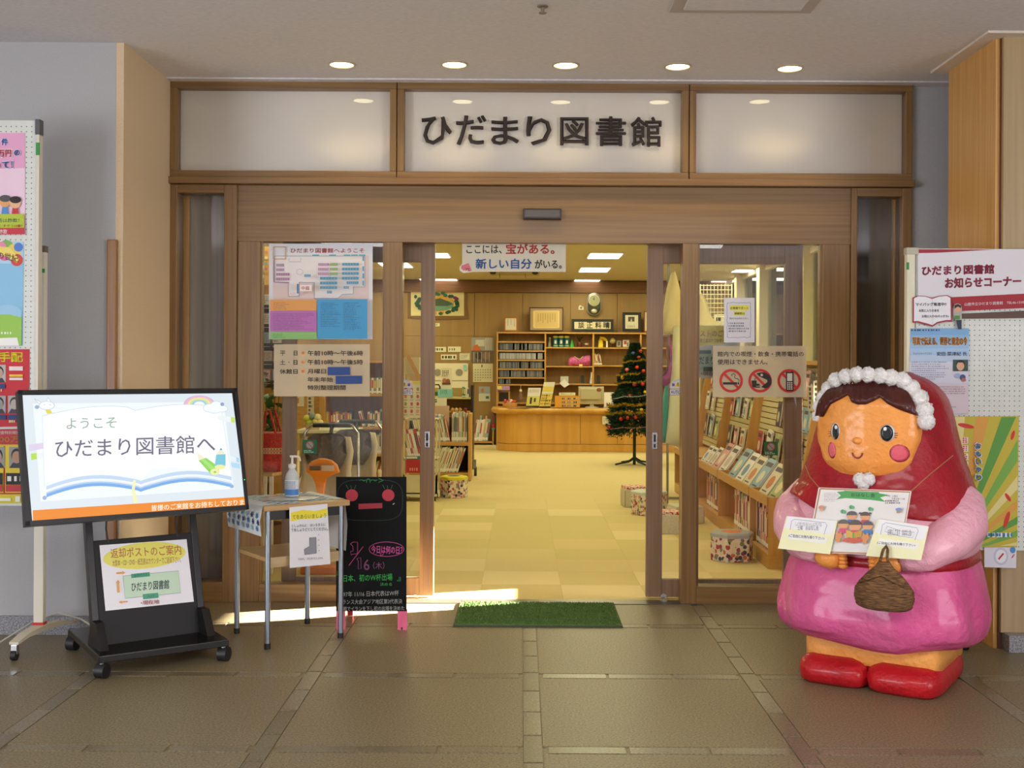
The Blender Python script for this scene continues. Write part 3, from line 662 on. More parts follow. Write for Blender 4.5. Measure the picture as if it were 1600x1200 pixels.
p.rect(-240, 378, 155, 388, 'd8c020'); p.poly([(-240, 692), (156, 688), (158, 745), (-240, 745)], 'd8cc20')
p.rect(34, 388, 155, 680, 'e0c828'); p.rect(-240, 388, 24, 680, 'e0c828')
face(106, 455, 1.2, '9a9890', 'b48c70', '1c1c1c'); face(-14, 455, 1.2, '9a9890', 'b09080', '1c1c1c'); p.rect(40, 556, 155, 628, '1a1a1a'); p.rect(-240, 556, 20, 628, '1a1a1a'); p.rect(40, 630, 155, 672, 'c03038'); p.rect(-240, 630, 20, 672, 'c03038')
p.scribble(50, 575, 150, 610, 'e4e4e0', 1, .9, 12, 34); p.rect(-40, 712, 72, 730, 'f0eedc'); p.rect(100, 700, 130, 735, 'e8e8e0')
tag(p.build('poster'), 'red and yellow reward notice at the foot of the left board', 'poster')
cable = MB().path([(-3.1, 5.70, .012), (-2.75, 5.60, .01), (-2.6, 5.72, .012), (-2.47, 5.88, .10), (-2.38, 5.93, .125), (-2.25, 5.9, .10), (-2.1, 5.8, .05), (-2.0, 5.75, .11), (-1.95, 5.70, .12)], .005, 6).build('power_cord', cm('b8b8a8', .5), tv, True, world=True)
# ============================================================ table
TY = R(35.5)
tb = thing('side_table', 'small square wooden table with four silver tube legs', 'table', (-1.205, 5.985, 0), TY)
rr = Vector((cos(TY), sin(TY), 0)); bk = Vector((-sin(TY), cos(TY), 0)); TC = Vector((-1.205, 5.985, 0)); TH = .712
hw = .20
TW = noisy('table_top_wood', 'b08b58', 'bf9a66', (3, 40, 40), .35)
B('table_top', TW, tb, (-hw-.035, hw+.035, -hw-.03, hw+.03, TH-.028, TH), bevel=.004)
B('apron_rail', BLK, tb, (-hw, hw, -hw-.005, -hw+.01, TH-.075, TH-.028)); B('apron_rail', BLK, tb, (-hw, hw, hw-.01, hw+.005, TH-.075, TH-.028))
B('lower_shelf', TW, tb, (-hw, hw, -hw, hw, .425, .447), bevel=.004)
for sx in (-1, 1):
    for sy in (-1, 1):
        l = MB().path([(sx*hw, sy*hw, .02), (sx*hw, sy*hw, TH-.028)], .0135, 14).build('leg', STEEL, tb, True)
        MB().path([(sx*hw, sy*hw, .0), (sx*hw, sy*hw, .028)], .0155, 14).build('rubber_foot', RUB, l, True)
fc = B('lower_rail', noisy('shelf_front', 'b3986c', 'c0a578', (3, 40, 40), .4), tb, (-hw, hw, -hw-.002, -hw+.012, .40, .45))
# two patterned cloths draped over the ends
blues = ['4a86b8', '7fb4cc', '5aa0a8', '33487c', '9cc4cc', '6c8cc0']
def runner(label, frame_fn, ncols, rows, seed):
    """print over a strip: frame_fn(u, v) -> point, u across 0..1, v along 0..1"""
    pass
def tablecloth(u0, u1, drop, side, label, seed):
    t = thing('table_cloth', label, 'cloth', TC, TY)
    m = MB(); xe = side*(hw+.037)
    prof = [(side*.02, TH+.0015), (xe-side*.004, TH+.0015), (xe, TH-.004), (xe+side*.012, TH-drop*.5), (xe+side*.004, TH-drop)]
    pts = [[(x+.003*sin(8*k/6.+x*9)*(z < TH-.01), u0+(u1-u0)*k/6, z) for k in range(7)] for x, z in prof]
    m.loft(pts, cap=False, closed=False); m.build('cloth', cm('dfe4e6', .8), t, smooth='all')
    rn = random.Random(seed); mats = [cm(c, .8) for c in blues]; q = MB()
    def P(u, s):   # s: distance along the profile
        if s < .19: return Vector((side*(.02+s), u, TH+.0028)), Vector((side, 0, 0))
        s -= .197; f = min(1, s/drop); x = xe+side*(.003+.012*math.sin(f*pi)*.9+.003)
        return Vector((x, u, TH-.004-s)), Vector((0, 0, -1))
    for a in range(7):
        for b_ in range(int((.19+drop)/.032)):
            u = u0+.02+(u1-u0-.04)*(a+.5*(b_ % 2)*.6)/6.4; s = .02+b_*.032
            if .165 < s < .215: continue
            q.mi = rn.randrange(6); rot = rn.uniform(0, 3.1)
            for k in range(3):
                aa = rot+k*1.05; pts = []
                for j in range(8):
                    e = (cos(j*pi/4)*.017, sin(j*pi/4)*.006); du, ds = e[0]*cos(aa)-e[1]*sin(aa), e[0]*sin(aa)+e[1]*cos(aa)
                    pts.append(q.v(P(u+du, s+ds)[0] + Vector((side*.0003*k, 0, .0003*k))))
                q.f(pts)
    o = q.build('leaf_print', mats, t); o['kind'] = 'stuff'
tablecloth(-hw-.02, hw+.02, .15, -1, 'patterned blue and white cloth draped over the left edge of the small table', 1)
tablecloth(-hw+.03, hw+.02, .27, 1, 'longer patterned blue and white cloth draped over the right edge of the small table', 2)
pd = thing('plastic_mat', 'clear wrinkled plastic sheet under the sanitiser bottle', 'mat', TC, TY)
MB().loft([[(.16*cos(a*pi/8)*s_, .13*sin(a*pi/8)*s_*(1+.1*sin(a*2)), TH+z+.001+.001*sin(a*3)) for a in range(16)] for s_, z in ((1, .003), (.7, .005), (.05, .005))]).build('sheet', PLAST if 0 else cm('c4ccd0', .2), pd, smooth=True)
# pump bottle
bt = thing('pump_bottle', 'clear pump bottle of hand sanitiser with a blue label on the small table', 'bottle', TC + Vector((.01, .03, TH+.006)), R(-8))
PET = cm('ccd0d0', .15)
MB().lathe([(.036, .004), (.037, .01), (.037, .10), (.030, .125), (.018, .14), (.016, .15)], n=24).build('bottle_body', PET, bt, True)
MB().loft([[(.0376*cos(R(a)), .0376*sin(R(a)), z) for a in range(-170, -9, 10)] for z in (.022, .09)], cap=False, closed=False).build('label', cm('dfe6ee', .4), bt, smooth='all')
MB().loft([[(.0380*cos(R(a)), .0380*sin(R(a)), z) for a in range(-170, -9, 10)] for z in (.012, .042)], cap=False, closed=False).build('label_band', cm('4c86cc', .4), bt, smooth='all')
q = MB(); rn = random.Random(2); 
for r_ in range(5):
    for c_ in range(9):
        a = R(-130+c_*10+rn.uniform(-2, 2)); z = .047+r_*.0085; q.mi = rn.choice((0, 0, 1, 2)); d = .0026
        q.f([q.v((.0385*cos(a+sx*.05), .0385*sin(a+sx*.05), z+sz*d)) for sx, sz in ((-1, -1), (1, -1), (1, 1), (-1, 1))])
o = q.build('label_print', [cm('38509c', .5), cm('c84858', .5), cm('3c9c88', .5)], bt); o['kind'] = 'stuff'
MB().lathe([(.019, .15), (.020, .152), (.020, .168), (.012, .172), (.006, .173), (.006, .205), (.012, .207), (.012, .213), (.004, .215)], n=18).build('pump_collar', WHITE, bt, True)
MB().path([(-.012, 0, .210), (.02, -.002, .211), (.040, -.004, .207), (.046, -.005, .188)], [.006, .006, .005, .004], 8).build('nozzle', WHITE, bt, True)
# hand wash sheet hung from the front edge
O = TC - bk*(hw+.036); nF = -bk
def fq(x, y): return onp(x, y, O, nF)
p = P2(O, nF, step=.0004, rough=.5); p.T(3.528, 340, 680)
p.sheet([(396, 398), (605, 378), (622, 710), (398, 732)], 'e2e2e4', .0015)
p.poly([(402, 428), (470, 412), (540, 418), (604, 402), (605, 442), (540, 462), (470, 462), (404, 475)], 'ecdc30')
p.text('てをあらいましょう', 412, 440, 598, 464, '7c8438', sl=-10, bold=.02)
p.text('としょかんに　はいるまえに', 408, 492, 594, 508, '3a3a38', sl=-8, bold=.015); p.text('てをしょうどくしてください。', 405, 514, 606, 532, '3a3a38', sl=-8, bold=.015)
p.poly([(505, 565), (540, 562), (543, 650), (478, 658), (476, 628), (506, 612)], '8c8c94'); p.line([(505, 565), (540, 562), (543, 650), (478, 658), (476, 628), (506, 612)], 2, '404040', True)
for i in range(4): p.ell(554+i, 548+i*29, 2.5, 3, '909098')
p.text('やまがし　ひだまりとしょかん', 440, 676, 578, 690, '3a3a38', sl=-8)
tag(p.build('hand_washing_sheet'), 'white sheet about washing hands hung from the front of the small table', 'sign')
# ============================================================ chalkboard
CY = 6.13
cb = thing('chalkboard', 'black A frame chalkboard with pink legs and a drawn face', 'chalkboard', (-.80, 6.2, 0))
a, b = at(525, 745, CY), at(635, 955, CY)
lean = lambda z: CY + (z-.1)*.10
x0, x1, zt2, zb2 = a.x, b.x, at(580, 745, CY+.07).z, at(580, 955, CY).z
BD = noisy('chalk_black', '070707', '0c0c0c', (8, 8, 8), .6, spec=.15)
O = Vector((0, CY, .1)); nC = Vector((0, -1, .10)).normalized()
def cq(px, py, d=0): return onp(px, py, O, nC) + nC*d
def cslab(name, mat, x0, y0, x1, y1, d0, d1, parent=cb, bevel=.002):
    P = [(x0, y0), (x1, y0), (x1, y1), (x0, y1)]
    return MB().hexa([cq(*q, d0) for q in P], [cq(*q, d1) for q in P]).build(name, mat, parent, world=True, bevel=bevel)
cslab('writing_board', BD, 525, 745, 635, 955, -.012, 0)
PK = noisy('pink_paint', 'd85078', 'e06a8c', (20, 20, 4), .5)
cslab('front_leg', PK, 525, 952, 539, 986, -.018, -.004); cslab('front_leg', PK, 621, 952, 636, 986, -.018, -.004)
for xa in (.0, .33):
    xq = at(529, 900, CY).x + xa*.85
    MB().hexa([(xq, CY+.33, .0), (xq+.03, CY+.33, .0), (xq+.03, CY+.345, .0), (xq, CY+.345, .0)], [(xq, CY+.075, zt2-.02), (xq+.03, CY+.075, zt2-.02), (xq+.03, CY+.09, zt2-.02), (xq, CY+.09, zt2-.02)]).build('rear_leg', cm('b82030', .5), cb, world=True)
for xq in (at(530, 980, CY).x, at(628, 980, CY).x): MB().path([(xq, CY+.002, -.0), (xq, CY+.002, .014)], .009, 8).build('foot_pad', RUB, cb, True, world=True)
p = P2(O + nC*.0006, nC, step=.0003, rough=.85); p.T(3.528, 340, 680)
p.text('〜∩〜＞', 782, 236, 915, 262, '3f9a50')
for cx in (740, 941): p.ell(cx, 331, 34, 33, 'b03a44')
p.poly([(777, 378), (908, 374), (908, 402), (777, 408)], 'a83a48')
# face outline
face_pts = [(840+178*cos(t)*(1 if abs(cos(t)) < .9 else 1), 360+112*sin(t)) for t in [i*pi/24 for i in range(48)]]
face_pts = [(840+180*(abs(cos(t))**.5)*(1 if cos(t) > 0 else -1), 358+112*(abs(sin(t))**.6)*(1 if sin(t) > 0 else -1)) for t in [i*pi/24 for i in range(48)]]
p.line(face_pts, 1.6, '3c5848', True)
for cx in (740, 941):
    for dx in (-24, -4, 18): p.line([(cx+dx*.8, 296), (cx+dx*1.3, 276-abs(dx)*.1)], 2, '3f7a50')
def outline_num(pts, c): p.line(pts, 3.2, c, True)
outline_num([(732, 598), (750, 588), (772, 590), (772, 652), (736, 658), (734, 640), (748, 638), (746, 612)], 'b84a86')
p.line([(803, 614), (724, 718)], 3.6, 'b84a86')
outline_num([(768, 680), (790, 674), (792, 735), (776, 738), (776, 694)], '8a5072')
p.text('6', 806, 684, 838, 744, '7c4666', bold=.02); p.text('（木）', 858, 698, 920, 738, '8a5072')
p.line([(932+96*cos(t), 628+40*sin(t)) for t in [i*pi/20 for i in range(40)]], 3, 'c04e90', True); p.line([(900, 650), (896, 664), (916, 656)], 3, 'c04e90')
p.text('今日は何の日？', 848, 606, 1020, 650, 'd05a9c', sl=6, bold=.02)
p.text('『', 658, 750, 676, 772, '3c9c50'); p.text('日本、初のW杯出場', 694, 770, 964, 808, '3fae50', sl=-8); p.text('』', 990, 782, 1010, 804, '3c9c50'); p.text('決める', 896, 812, 962, 830, '3c9c50')
p.text('1997年 11/16 日本代表はW杯', 672, 862, 1000, 892, '9a9c98', sl=-8); p.text('フランス大会アジア地区第3代表決', 668, 905, 1018, 932, '9a9c98', sl=-4); p.text('定戦でイランを下し初の出場を決めた', 672, 944, 1030, 968, '9a9c98', sl=-4)
p.line([(966, 382), (976, 375)], 4, 'c8c8c8')
o = p.build('chalk_writing', cb); o['kind'] = 'stuff'
# ============================================================ papier-mache doll
DO = Vector((1.67, 5.28, 0)); DY = R(-32.6)
dn = Vector((sin(DY), -cos(DY), 0)); drt = Vector((cos(DY), sin(DY), 0))
doll = thing('papier_mache_doll', 'large glossy papier mache girl in a red hood and pink skirt', 'doll', DO, DY)
def pm(name, c1, c2, sc=6):
    m = noisy(name, c1, c2, (sc, sc, sc*.6), .5, 1, 3, .3, .7, coat=.35, bscale=34, spec=.25)
    m.node_tree.nodes['Principled BSDF'].inputs['Coat Roughness'].default_value = .13; return m
RED = pm('mache_red', '94101c', 'b01828'); PNK = pm('mache_pink', 'cc4a84', 'de6698'); LPK = pm('mache_pale_pink', 'eaa6b8', 'f2b8c6'); ORG = pm('mache_skin', 'ee9844', 'f6a452'); LORG = pm('mache_legs', 'eca04c', 'f0ac5c'); HAIR = pm('mache_brown', '40160e', '54221a')
SHOE = pm('mache_shoe', 'a8121c', 'c41a24')
def sring(z, rx, ry, cy=0, n=2.6, k=48, wob=0, ph=0, cx=0, zf=None):
    out = []
    for i in range(k):
        t = 2*pi*i/k; c, s_ = cos(t), sin(t)
        w_ = 1 + wob*sin(t*9+ph) + wob*.6*sin(t*14+ph*2)
        x = cx + rx*w_*(abs(c)**(2/n))*(1 if c > 0 else -1); y = cy + ry*w_*(abs(s_)**(2/n))*(1 if s_ > 0 else -1)
        out.append((x, y, z + (zf(x, y) if zf else 0)))
    return out
def spline(keys, z):
    for (z0, *a), (z1, *b) in zip(keys, keys[1:]):
        if z <= z1:
            t = (z-z0)/(z1-z0); t = max(0, min(1, t)); return [p_+(q_-p_)*t for p_, q_ in zip(a, b)]
    return list(keys[-1][1:])
def smoothkeys(keys, z):
    h = .02; A = [spline(keys, z+d) for d in (-h, -h/2, 0, h/2, h)]; return [sum(v)/5 for v in zip(*A)]
# shoes: two rounded blocks
for sx in (-1, 1):
    m = MB(); rings = []
    for z, e in ((.0, -.02), (.02, .012), (.06, .02), (.095, .01), (.125, -.035)):
        rings.append(sring(z, .152+e*.6, .285+e, -.02 + (-.02 if z < .1 else .0), 5, 32, cx=sx*.152))
    m.loft(rings); m.build('shoe', SHOE, doll, 'all', disp=.0015)
m = MB(); m.loft([sring(z, .30-.0, .275, .01, 9, 48) for z in (.10, .16, .22, .27)]); m.build('legs', LORG, doll, 'all', disp=.0012)
sk_ = [(.17, .33, .31), (.20, .385, .36), (.24, .43, .405), (.30, .442, .43), (.38, .436, .42), (.48, .415, .40), (.555, .392, .38), (.59, .385, .37)]
m = MB(); zz = [.2+.013*i for i in range(30)]
m.loft([sring(z, *smoothkeys(sk_, z), 0, 2.9, 96, .022*max(0, 1-abs(z-.34)/.30), z*3, zf=(lambda x, y: .012*sin(x*11+y*7)) if z < .24 else None) for z in zz]); m.build('skirt', PNK, doll, 'all', disp=.0010)
m = MB(); m.loft([sring(z, rx, ry, 0, 2.9, 72) for z, rx, ry in ((.548, .392, .378), (.552, .401, .388), (.585, .397, .384), (.59, .388, .374))]); m.build('waistband', RED, doll, 'all', disp=.001)
tk = [(.58, .385, .37), (.63, .412, .39), (.70, .412, .385), (.78, .39, .37), (.86, .35, .34)]
m = MB(); m.loft([sring(z, *smoothkeys(tk, z), 0, 2.7, 72) for z in [.585+.015*i for i in range(19)]]); m.build('torso', LPK, doll, 'all', disp=.001)
# sleeves and hands
for sx in (-1, 1):
    pts = [(sx*.27, .04, .86), (sx*.335, -.03, .80), (sx*.365, -.14, .735), (sx*.33, -.27, .685), (sx*.26, -.37, .635), (sx*.165, -.40, .605)]
    rs_ = [.08, .105, .108, .098, .08, .055]
    P = []; Rr = []
    for a in range(len(pts)-1):
        for t in (0, .34, .67): P.append(Vector(pts[a]).lerp(Vector(pts[a+1]), t)); Rr.append(rs_[a]+(rs_[a+1]-rs_[a])*t)
    P.append(Vector(pts[-1])); Rr.append(rs_[-1])
    MB().path(P, Rr, 20).build('sleeve', LPK, doll, 'all', disp=.0015)
    c = Vector((sx*.115, -.425, .585)); m = MB()
    m.path([c + Vector((sx*.06, .02, .01)), c + Vector((sx*.03, .005, .004)), c + Vector((-sx*.01, -.005, -.004)), c + Vector((-sx*.035, -.005, -.006))], [.036, .046, .044, .03], 14)
    for k in range(4):
        h = c + Vector((-sx*.03, -.012+.004*k, .024-.017*k)); m.path([h, h + Vector((-sx*.026, -.006, -.002)), h + Vector((-sx*.036, .008, -.004))], [.013, .0125, .008], 8)
    h = c + Vector((sx*.005, -.03, .03)); m.path([h, h + Vector((-sx*.02, -.012, .022)), h + Vector((-sx*.026, -.012, .034))], [.014, .013, .008], 8)
    m.build('hand', ORG, doll, 'all')
# cape and hood
ck = [(.76, .415, .395, 0), (.82, .402, .385, 0), (.90, .372, .365, .005), (1.0, .335, .345, .01), (1.1, .308, .330, .01), (1.2, .285, .305, .015), (1.28, .258, .272, .02), (1.34, .205, .215, .03), (1.375, .14, .15, .035), (1.395, .06, .06, .04)]
m = MB(); zz = [.765+.0125*i for i in range(51)]
def hem(x, y): return .03*(y > -.1)*0 + .012*sin(x*13) + (.055 if x < -.1 else 0)*min(1, max(0, (-x-.1)/.25)) + .02*max(0, x-.1)
rings = []
for i, z in enumerate(zz):
    rx, ry, cy = smoothkeys(ck, z); f_ = max(0, 1-(z-.765)/.12)
    rings.append(sring(z, rx*(1+.006*f_), ry*(1+.006*f_), cy, 2.35, 96, .004, z*2, zf=(lambda x, y, f_=f_: hem(x, y)*f_)))
m.loft(rings); m.build('hooded_cape', RED, doll, 'all', disp=.0012)
# face: domed shield at the front
def bodyy(z):
    rx, ry, cy = smoothkeys(ck, z); return cy-ry
FZ0, FZ1, FCX = .905, 1.35, .0
def halfw(z):
    t = (z-FZ0)/(FZ1-FZ0); t = max(0, min(1, t))
    kk = [(0, .0), (.02, .09), (.07, .14), (.22, .188), (.42, .216), (.62, .222), (.78, .212), (.9, .176), (.97, .11), (1, .0)]
    for (a, b), (c, d) in zip(kk, kk[1:]):
        if t <= c: u_ = (t-a)/(c-a); return b+(d-b)*u_
    return 0
def facey(x, z):
    hwid = max(halfw(z), .02); e = min(1, abs(x)/hwid); t = (z-FZ0)/(FZ1-FZ0); ez = abs(2*t-1)
    base = -.325+.02*(z-1.1)
    return base - .062*(1-e**3)*(1-ez**5) + .05*max(0, ez-.6)*1.0 + .015*e
m = MB(); NZ, NX = 40, 30; grid = []
for j in range(NZ+1):
    z = FZ0+(FZ1-FZ0)*(j/NZ); h = halfw(z)
    grid.append([(FCX-h+2*h*i/NX, facey(-h+2*h*i/NX, z), z) for i in range(NX+1)])
G = [[m.v(p_) for p_ in r_] for r_ in grid]
for a, b in zip(G, G[1:]):
    for i in range(NX): m.f([a[i], a[i+1], b[i+1], b[i]])
ed = [r_[0] for r_ in G] + [r_[-1] for r_ in G[::-1]]
bk_ = [m.v((v.co.x, -.20, v.co.z)) for v in ed]
for i in range(len(ed)): m.f([ed[i], ed[(i+1) % len(ed)], bk_[(i+1) % len(ed)], bk_[i]])
bmesh.ops.remove_doubles(m.bm, verts=m.bm.verts, dist=.0005)
m.build('face', ORG, doll, 'all', disp=.0012)
MI = mat4(doll).inverted()
def dl_(px, py, c=.375):
    q = MI @ onp(px, py, DO + dn*c, dn); return q.x, q.z
# hair fringe, defined by points read along its lower edge
fr_px = [(1283, 652), (1296, 632), (1312, 624), (1324, 617), (1330, 628), (1340, 632), (1354, 632), (1365, 627), (1374, 621), (1386, 631), (1402, 640), (1416, 646), (1428, 651)]
fr_ = sorted(dl_(x, y) for x, y in fr_px)
def fringe(x):
    if x <= fr_[0][0]: return fr_[0][1]
    for (a, b), (c, d) in zip(fr_, fr_[1:]):
        if x <= c: return b+(d-b)*(x-a)/(c-a)
    return fr_[-1][1]
def topz(x):
    lo, hi = 1.12, FZ1
    for _ in range(24):
        md = (lo+hi)/2
        if halfw(md) > abs(x): lo = md
        else: hi = md
    return lo
m = MB(); N2 = 60; rows = 12; F_ = []; 
for i in range(N2+1):
    x = -.2225+.445*i/N2; z0 = fringe(x); z1 = max(topz(x)+.004, z0+.004); col = []
    for j in range(rows+1):
        t = j/rows; z = z0+(z1-z0)*t; off = .016*min(1, t*5)**.5 + .003*sin(i*1.9)*(t > 0) if t > 0 else .0
        col.append(m.v((x, facey(x, min(z, FZ1-.005)) - .003 - off, z)))
    F_.append(col)
for a, b in zip(F_, F_[1:]):
    for j in range(rows): m.f([a[j], b[j], b[j+1], a[j+1]])
m.build('hair', HAIR, doll, 'all')
def decal(name, px, py, rx, ry, mat, off, parent=doll, n=28, rot=0, k=1.0):
    cx, cz = dl_(px, py); s_ = 4.95/1800
    m = MB(); rings = []
    for q in (1, .66, .33, .02):
        rings.append([(cx+(rx*s_*q*cos(t)*cos(rot)-ry*s_*q*sin(t)*sin(rot)), 0, cz+(rx*s_*q*cos(t)*sin(rot)+ry*s_*q*sin(t)*cos(rot))) for t in [2*pi*a/n for a in range(n)]])
    rings = [[(x, facey(x, z)-off-(.001 if qi else 0), z) for x, _, z in r_] for qi, r_ in enumerate(rings)]
    m.loft(rings); return m.build(name, mat, parent, 'all')
EW = cm('f4f2ee', .25, coat=.5); EB = cm('1a1e22', .2, coat=.6)
for (px, py, rx, ry) in ((1304.5, 674, 8, 13.5), (1386.5, 676.5, 11, 13.5)):
    e = decal('eye', px, py, rx, ry, EW, .003)
    decal('pupil', px+(-.6 if px > 1340 else 1.2), py+.3, rx-2, ry-1.2, EB, .0055, e)
    decal('eye_glint', px+(2 if px < 1340 else -3), py-6.5, 2.6, 3.2, EW, .008, e)
    s_ = -1 if px < 1340 else 1
    m = MB()
    for dz, l in ((1, 5), (4, 5), (7, 4)):
        a_ = dl_(px+s_*(rx-.5), py+dz); b_ = dl_(px+s_*(rx+l-1), py+dz-1+dz*.25); m.path([(a_[0], facey(*a_)-.004, a_[1]), (b_[0], facey(*b_)-.005, b_[1])], .0012, 5)
    m.build('eyelashes', EB, e)
CHK = pm('mache_cheek', 'e0566c', 'e8707c')
decal('cheek', 1298, 704, 7.5, 13, CHK, .0008); decal('cheek', 1403, 709, 13.5, 14, CHK, .0008)
nx_, nz_ = dl_(1341, 688); MB().ell((nx_, facey(nx_, nz_)-.004, nz_), (.021, .020, .015)).build('nose', ORG, doll, 'all')
ms = [dl_(x, y) for x, y in ((1333, 707), (1334, 711), (1337.5, 714.5), (1341.5, 715.5), (1345.5, 714), (1348, 711), (1349, 707.5))]
MB().path([(x, facey(x, z)-.003, z) for x, z in ms], .0036, 8).build('mouth', cm('8c1420', .3, coat=.5), doll, 'all')
# pompoms
FL = noisy('pompom_wool', 'dedcd8', 'f2f0ee', (60, 60, 60), .9, 1, 3, bscale=90)
def pom(x, y, z, r_):
    m = MB(); m.ell((x, y, z), (r_, r_*.85, r_), 20, 14); 
    rn = random.Random(int(x*9999)+int(z*777)); bm = m.bm
    for v in bm.verts:
        d = (v.co-Vector((x, y, z))); v.co += d*(rn.uniform(-.07, .10)+.08*sin(d.x*260)*sin(d.z*240+d.y*200))
    return m.build('pompom', FL, doll, 'all')
for px, py, r_ in ((1275, 651, 9), (1276.5, 635, 10.5), (1281, 621, 11), (1289, 607, 11.5), (1303, 594, 12), (1321, 588, 12), (1339, 585, 12), (1357, 585.5, 12), (1375, 587, 12), (1391, 590, 12.5), (1407, 594.5, 13), (1418, 608, 14.5), (1431, 623, 14.5), (1441, 641, 14), (1445, 658, 13.5)):
    x, z = dl_(px, py, .33); pom(x, facey(max(-.2, min(.2, x)), min(z, 1.3))+.02, z, r_*5.0/1800)
for px, py in ((1341, 750), (1354, 750)): x, z = dl_(px, py, .40); pom(x, -.375, z+.0, .029)
x, z = dl_(1347, 758, .40); pom(x, -.382, z, .024)
# ---- story time picture, cards, basket
PO = DO + dn*.485
pic = thing('story_time_picture', 'white story time picture in a thin brown frame held by the doll', 'picture', DO + dn*.485, DY)
p = P2(PO, dn, step=.0004, rough=.35); p.T(5.4536, 1200, 740)
p.sheet([(430, 118), (1222, 148), (1130, 700), (330, 672)], 'e4e0dc', .004)
p.line([(445, 128), (1210, 158), (1118, 690), (346, 662)], 13, 'b07838', True)
p.poly([(586, 155), (650, 150), (650, 145), (948, 158), (948, 168), (1030, 182), (955, 204), (1000, 240), (880, 224), (660, 208), (586, 218), (622, 186)], '2f9a38')
p.text('おはなし会', 708, 162, 912, 196, '143c1c', sl=6, bold=.04)
p.scribble(480, 165, 610, 245, '8a8a8a', 6, .3, 4); p.text('日時：土曜日', 1010, 180, 1104, 196, '4a4a4a', sl=4); p.text('午後２時～３時', 1056, 204, 1168, 220, '4a4a4a', sl=4); p.scribble(1000, 226, 1140, 262, '5a5a5a', 2, .6, 5, 14)
def kid(x, y, r_, hair, top, w_=1.0):
    p.ell(x, y, r_*1.12, r_*.95, 'dca06a'); p.poly([(x+r_*1.15*cos(t), y-r_*.12+r_*.9*sin(t)) for t in [pi+pi*i/12 for i in range(13)]], hair)
    p.poly([(x-r_*1.1, y+r_*1.8), (x-r_*.8, y+r_*.8), (x+r_*.8, y+r_*.8), (x+r_*1.1, y+r_*1.8)], top)
for x, y in ((645, 322), (718, 285), (880, 300)): p.ell(x-8, y, 16, 17, '3f9c5c'); p.ell(x+10, y+3, 13, 14, '57ac6c')
kid(718, 358, 40, '4c4a48', '3e74b8'); kid(832, 362, 38, '4c3c34', 'c83848')
for dx in (-42, 42): p.ell(832+dx, 336, 13, 8, '4c3c34')
kid(648, 430, 42, '58504c', 'd04878'); kid(855, 442, 40, '4c4c50', '3878b8'); kid(750, 440, 48, '503c30', 'c84a4a')
p.poly([(672, 472), (735, 500), (735, 552), (672, 530)], 'd8a83c'); p.poly([(735, 500), (808, 478), (806, 532), (735, 552)], 'c89430'); p.rect(728, 500, 742, 550, '58a048')
p.poly([(655, 545), (800, 545), (830, 575), (735, 590), (640, 575)], 'c85838')
for x, y in ((612, 530), (840, 540)): p.ell(x, y, 32, 26, 'd89050'); p.ell(x-18, y-30, 9, 9, 'd89050'); p.ell(x+18, y-30, 9, 9, 'd89050'); p.ell(x-6, y+34, 20, 20, 'd89050')
p.ell(465, 285, 24, 18, 'c88a60'); p.ell(465, 305, 14, 12, 'd8a070'); p.ell(1122, 302, 26, 14, '6a8cc8'); p.ell(1122, 322, 18, 12, 'b08870')
p.build('printed_picture', pic)
sx_ = [onp(1280, 762, PO, dn), onp(1423, 768, PO, dn)]
a_ = MI @ sx_[0]; b_ = MI @ sx_[1]
m = MB()
hd = DO + dn*.375; 
for s0, q in ((a_, dl_(1258, 727, .30)), (b_, dl_(1488, 712, .25))):
    e = Vector((q[0], -.30 if s0 is a_ else -.235, q[1])); MB().path([s0, s0*.5+e*.5+Vector((0, -.03, 0)), e], .0022, 5).build('hanging_string', cm('a07850', .7), doll)
def card(pts, paper, label, tx, seed):
    t = thing('leaflet_pocket', label, 'card', PO + dn*.012, DY, 'leaflet pockets held by the doll')
    p = P2(PO + dn*.016, dn, step=.0004, rough=.45); p.T(5.4536, 1200, 740)
    TL, TR, BR, BL = [Vector(q) for q in pts]
    p.sheet([tuple(TL), tuple(TR), tuple(BR), tuple(BL)], 'f2efc0', .003)
    L_ = lambda u, v: tuple(TL.lerp(TR, u).lerp(BL.lerp(BR, u), v))
    p.poly([L_(.03, .0), L_(.98, .0), L_(.965, .42), L_(.02, .36)], 'f0eff0')
    p.line([L_(.14, .40), L_(.12, .14), L_(.17, .07), L_(.78, .09), L_(.82, .16), L_(.80, .44)], 3, '6870a0')
    if seed == 1:
        a, b = L_(.20, .14), L_(.72, .20); p.text('しょうがくせいもいっしょにきいてね', a[0], a[1], b[0], b[1]-2, '6a6a80', sl=6); a, b = L_(.26, .25), L_(.68, .32); p.text('土曜　おはなし会', a[0], a[1], b[0], b[1], '3a3a4c', sl=4)
    else:
        p.line([L_(.22, .16), L_(.5, .24), L_(.76, .22), L_(.75, .38), L_(.5, .38), L_(.20, .30), L_(.22, .16)], 2.5, '6870a0'); a, b = L_(.24, .22), L_(.72, .32); p.text('お待ちしてます　おはなし会♪', a[0], a[1], b[0], b[1], '4a4a60', sl=6)
    p.poly([L_(.15, .50), L_(.90, .52), L_(.88, .70), L_(.13, .68)], 'f4f3ea')
    p.text('♪ご自由にお持ち帰り下さい♪', tx[0], tx[1], tx[2], tx[3], '2a2a2a', sl=tx[4], bold=.02)
    p.build('yellow_pocket', t); return t
card([(158, 362), (592, 402), (528, 688), (84, 638)], 0, 'yellow leaflet pocket held at the left of the story time picture', (178, 512, 482, 540, 26), 1)
card([(938, 385), (1370, 450), (1304, 738), (834, 702)], 0, 'yellow leaflet pocket held at the right of the story time picture', (930, 575, 1258, 598, 24), 2)
bo = onp(1381, 952, DO + dn*.53, dn)
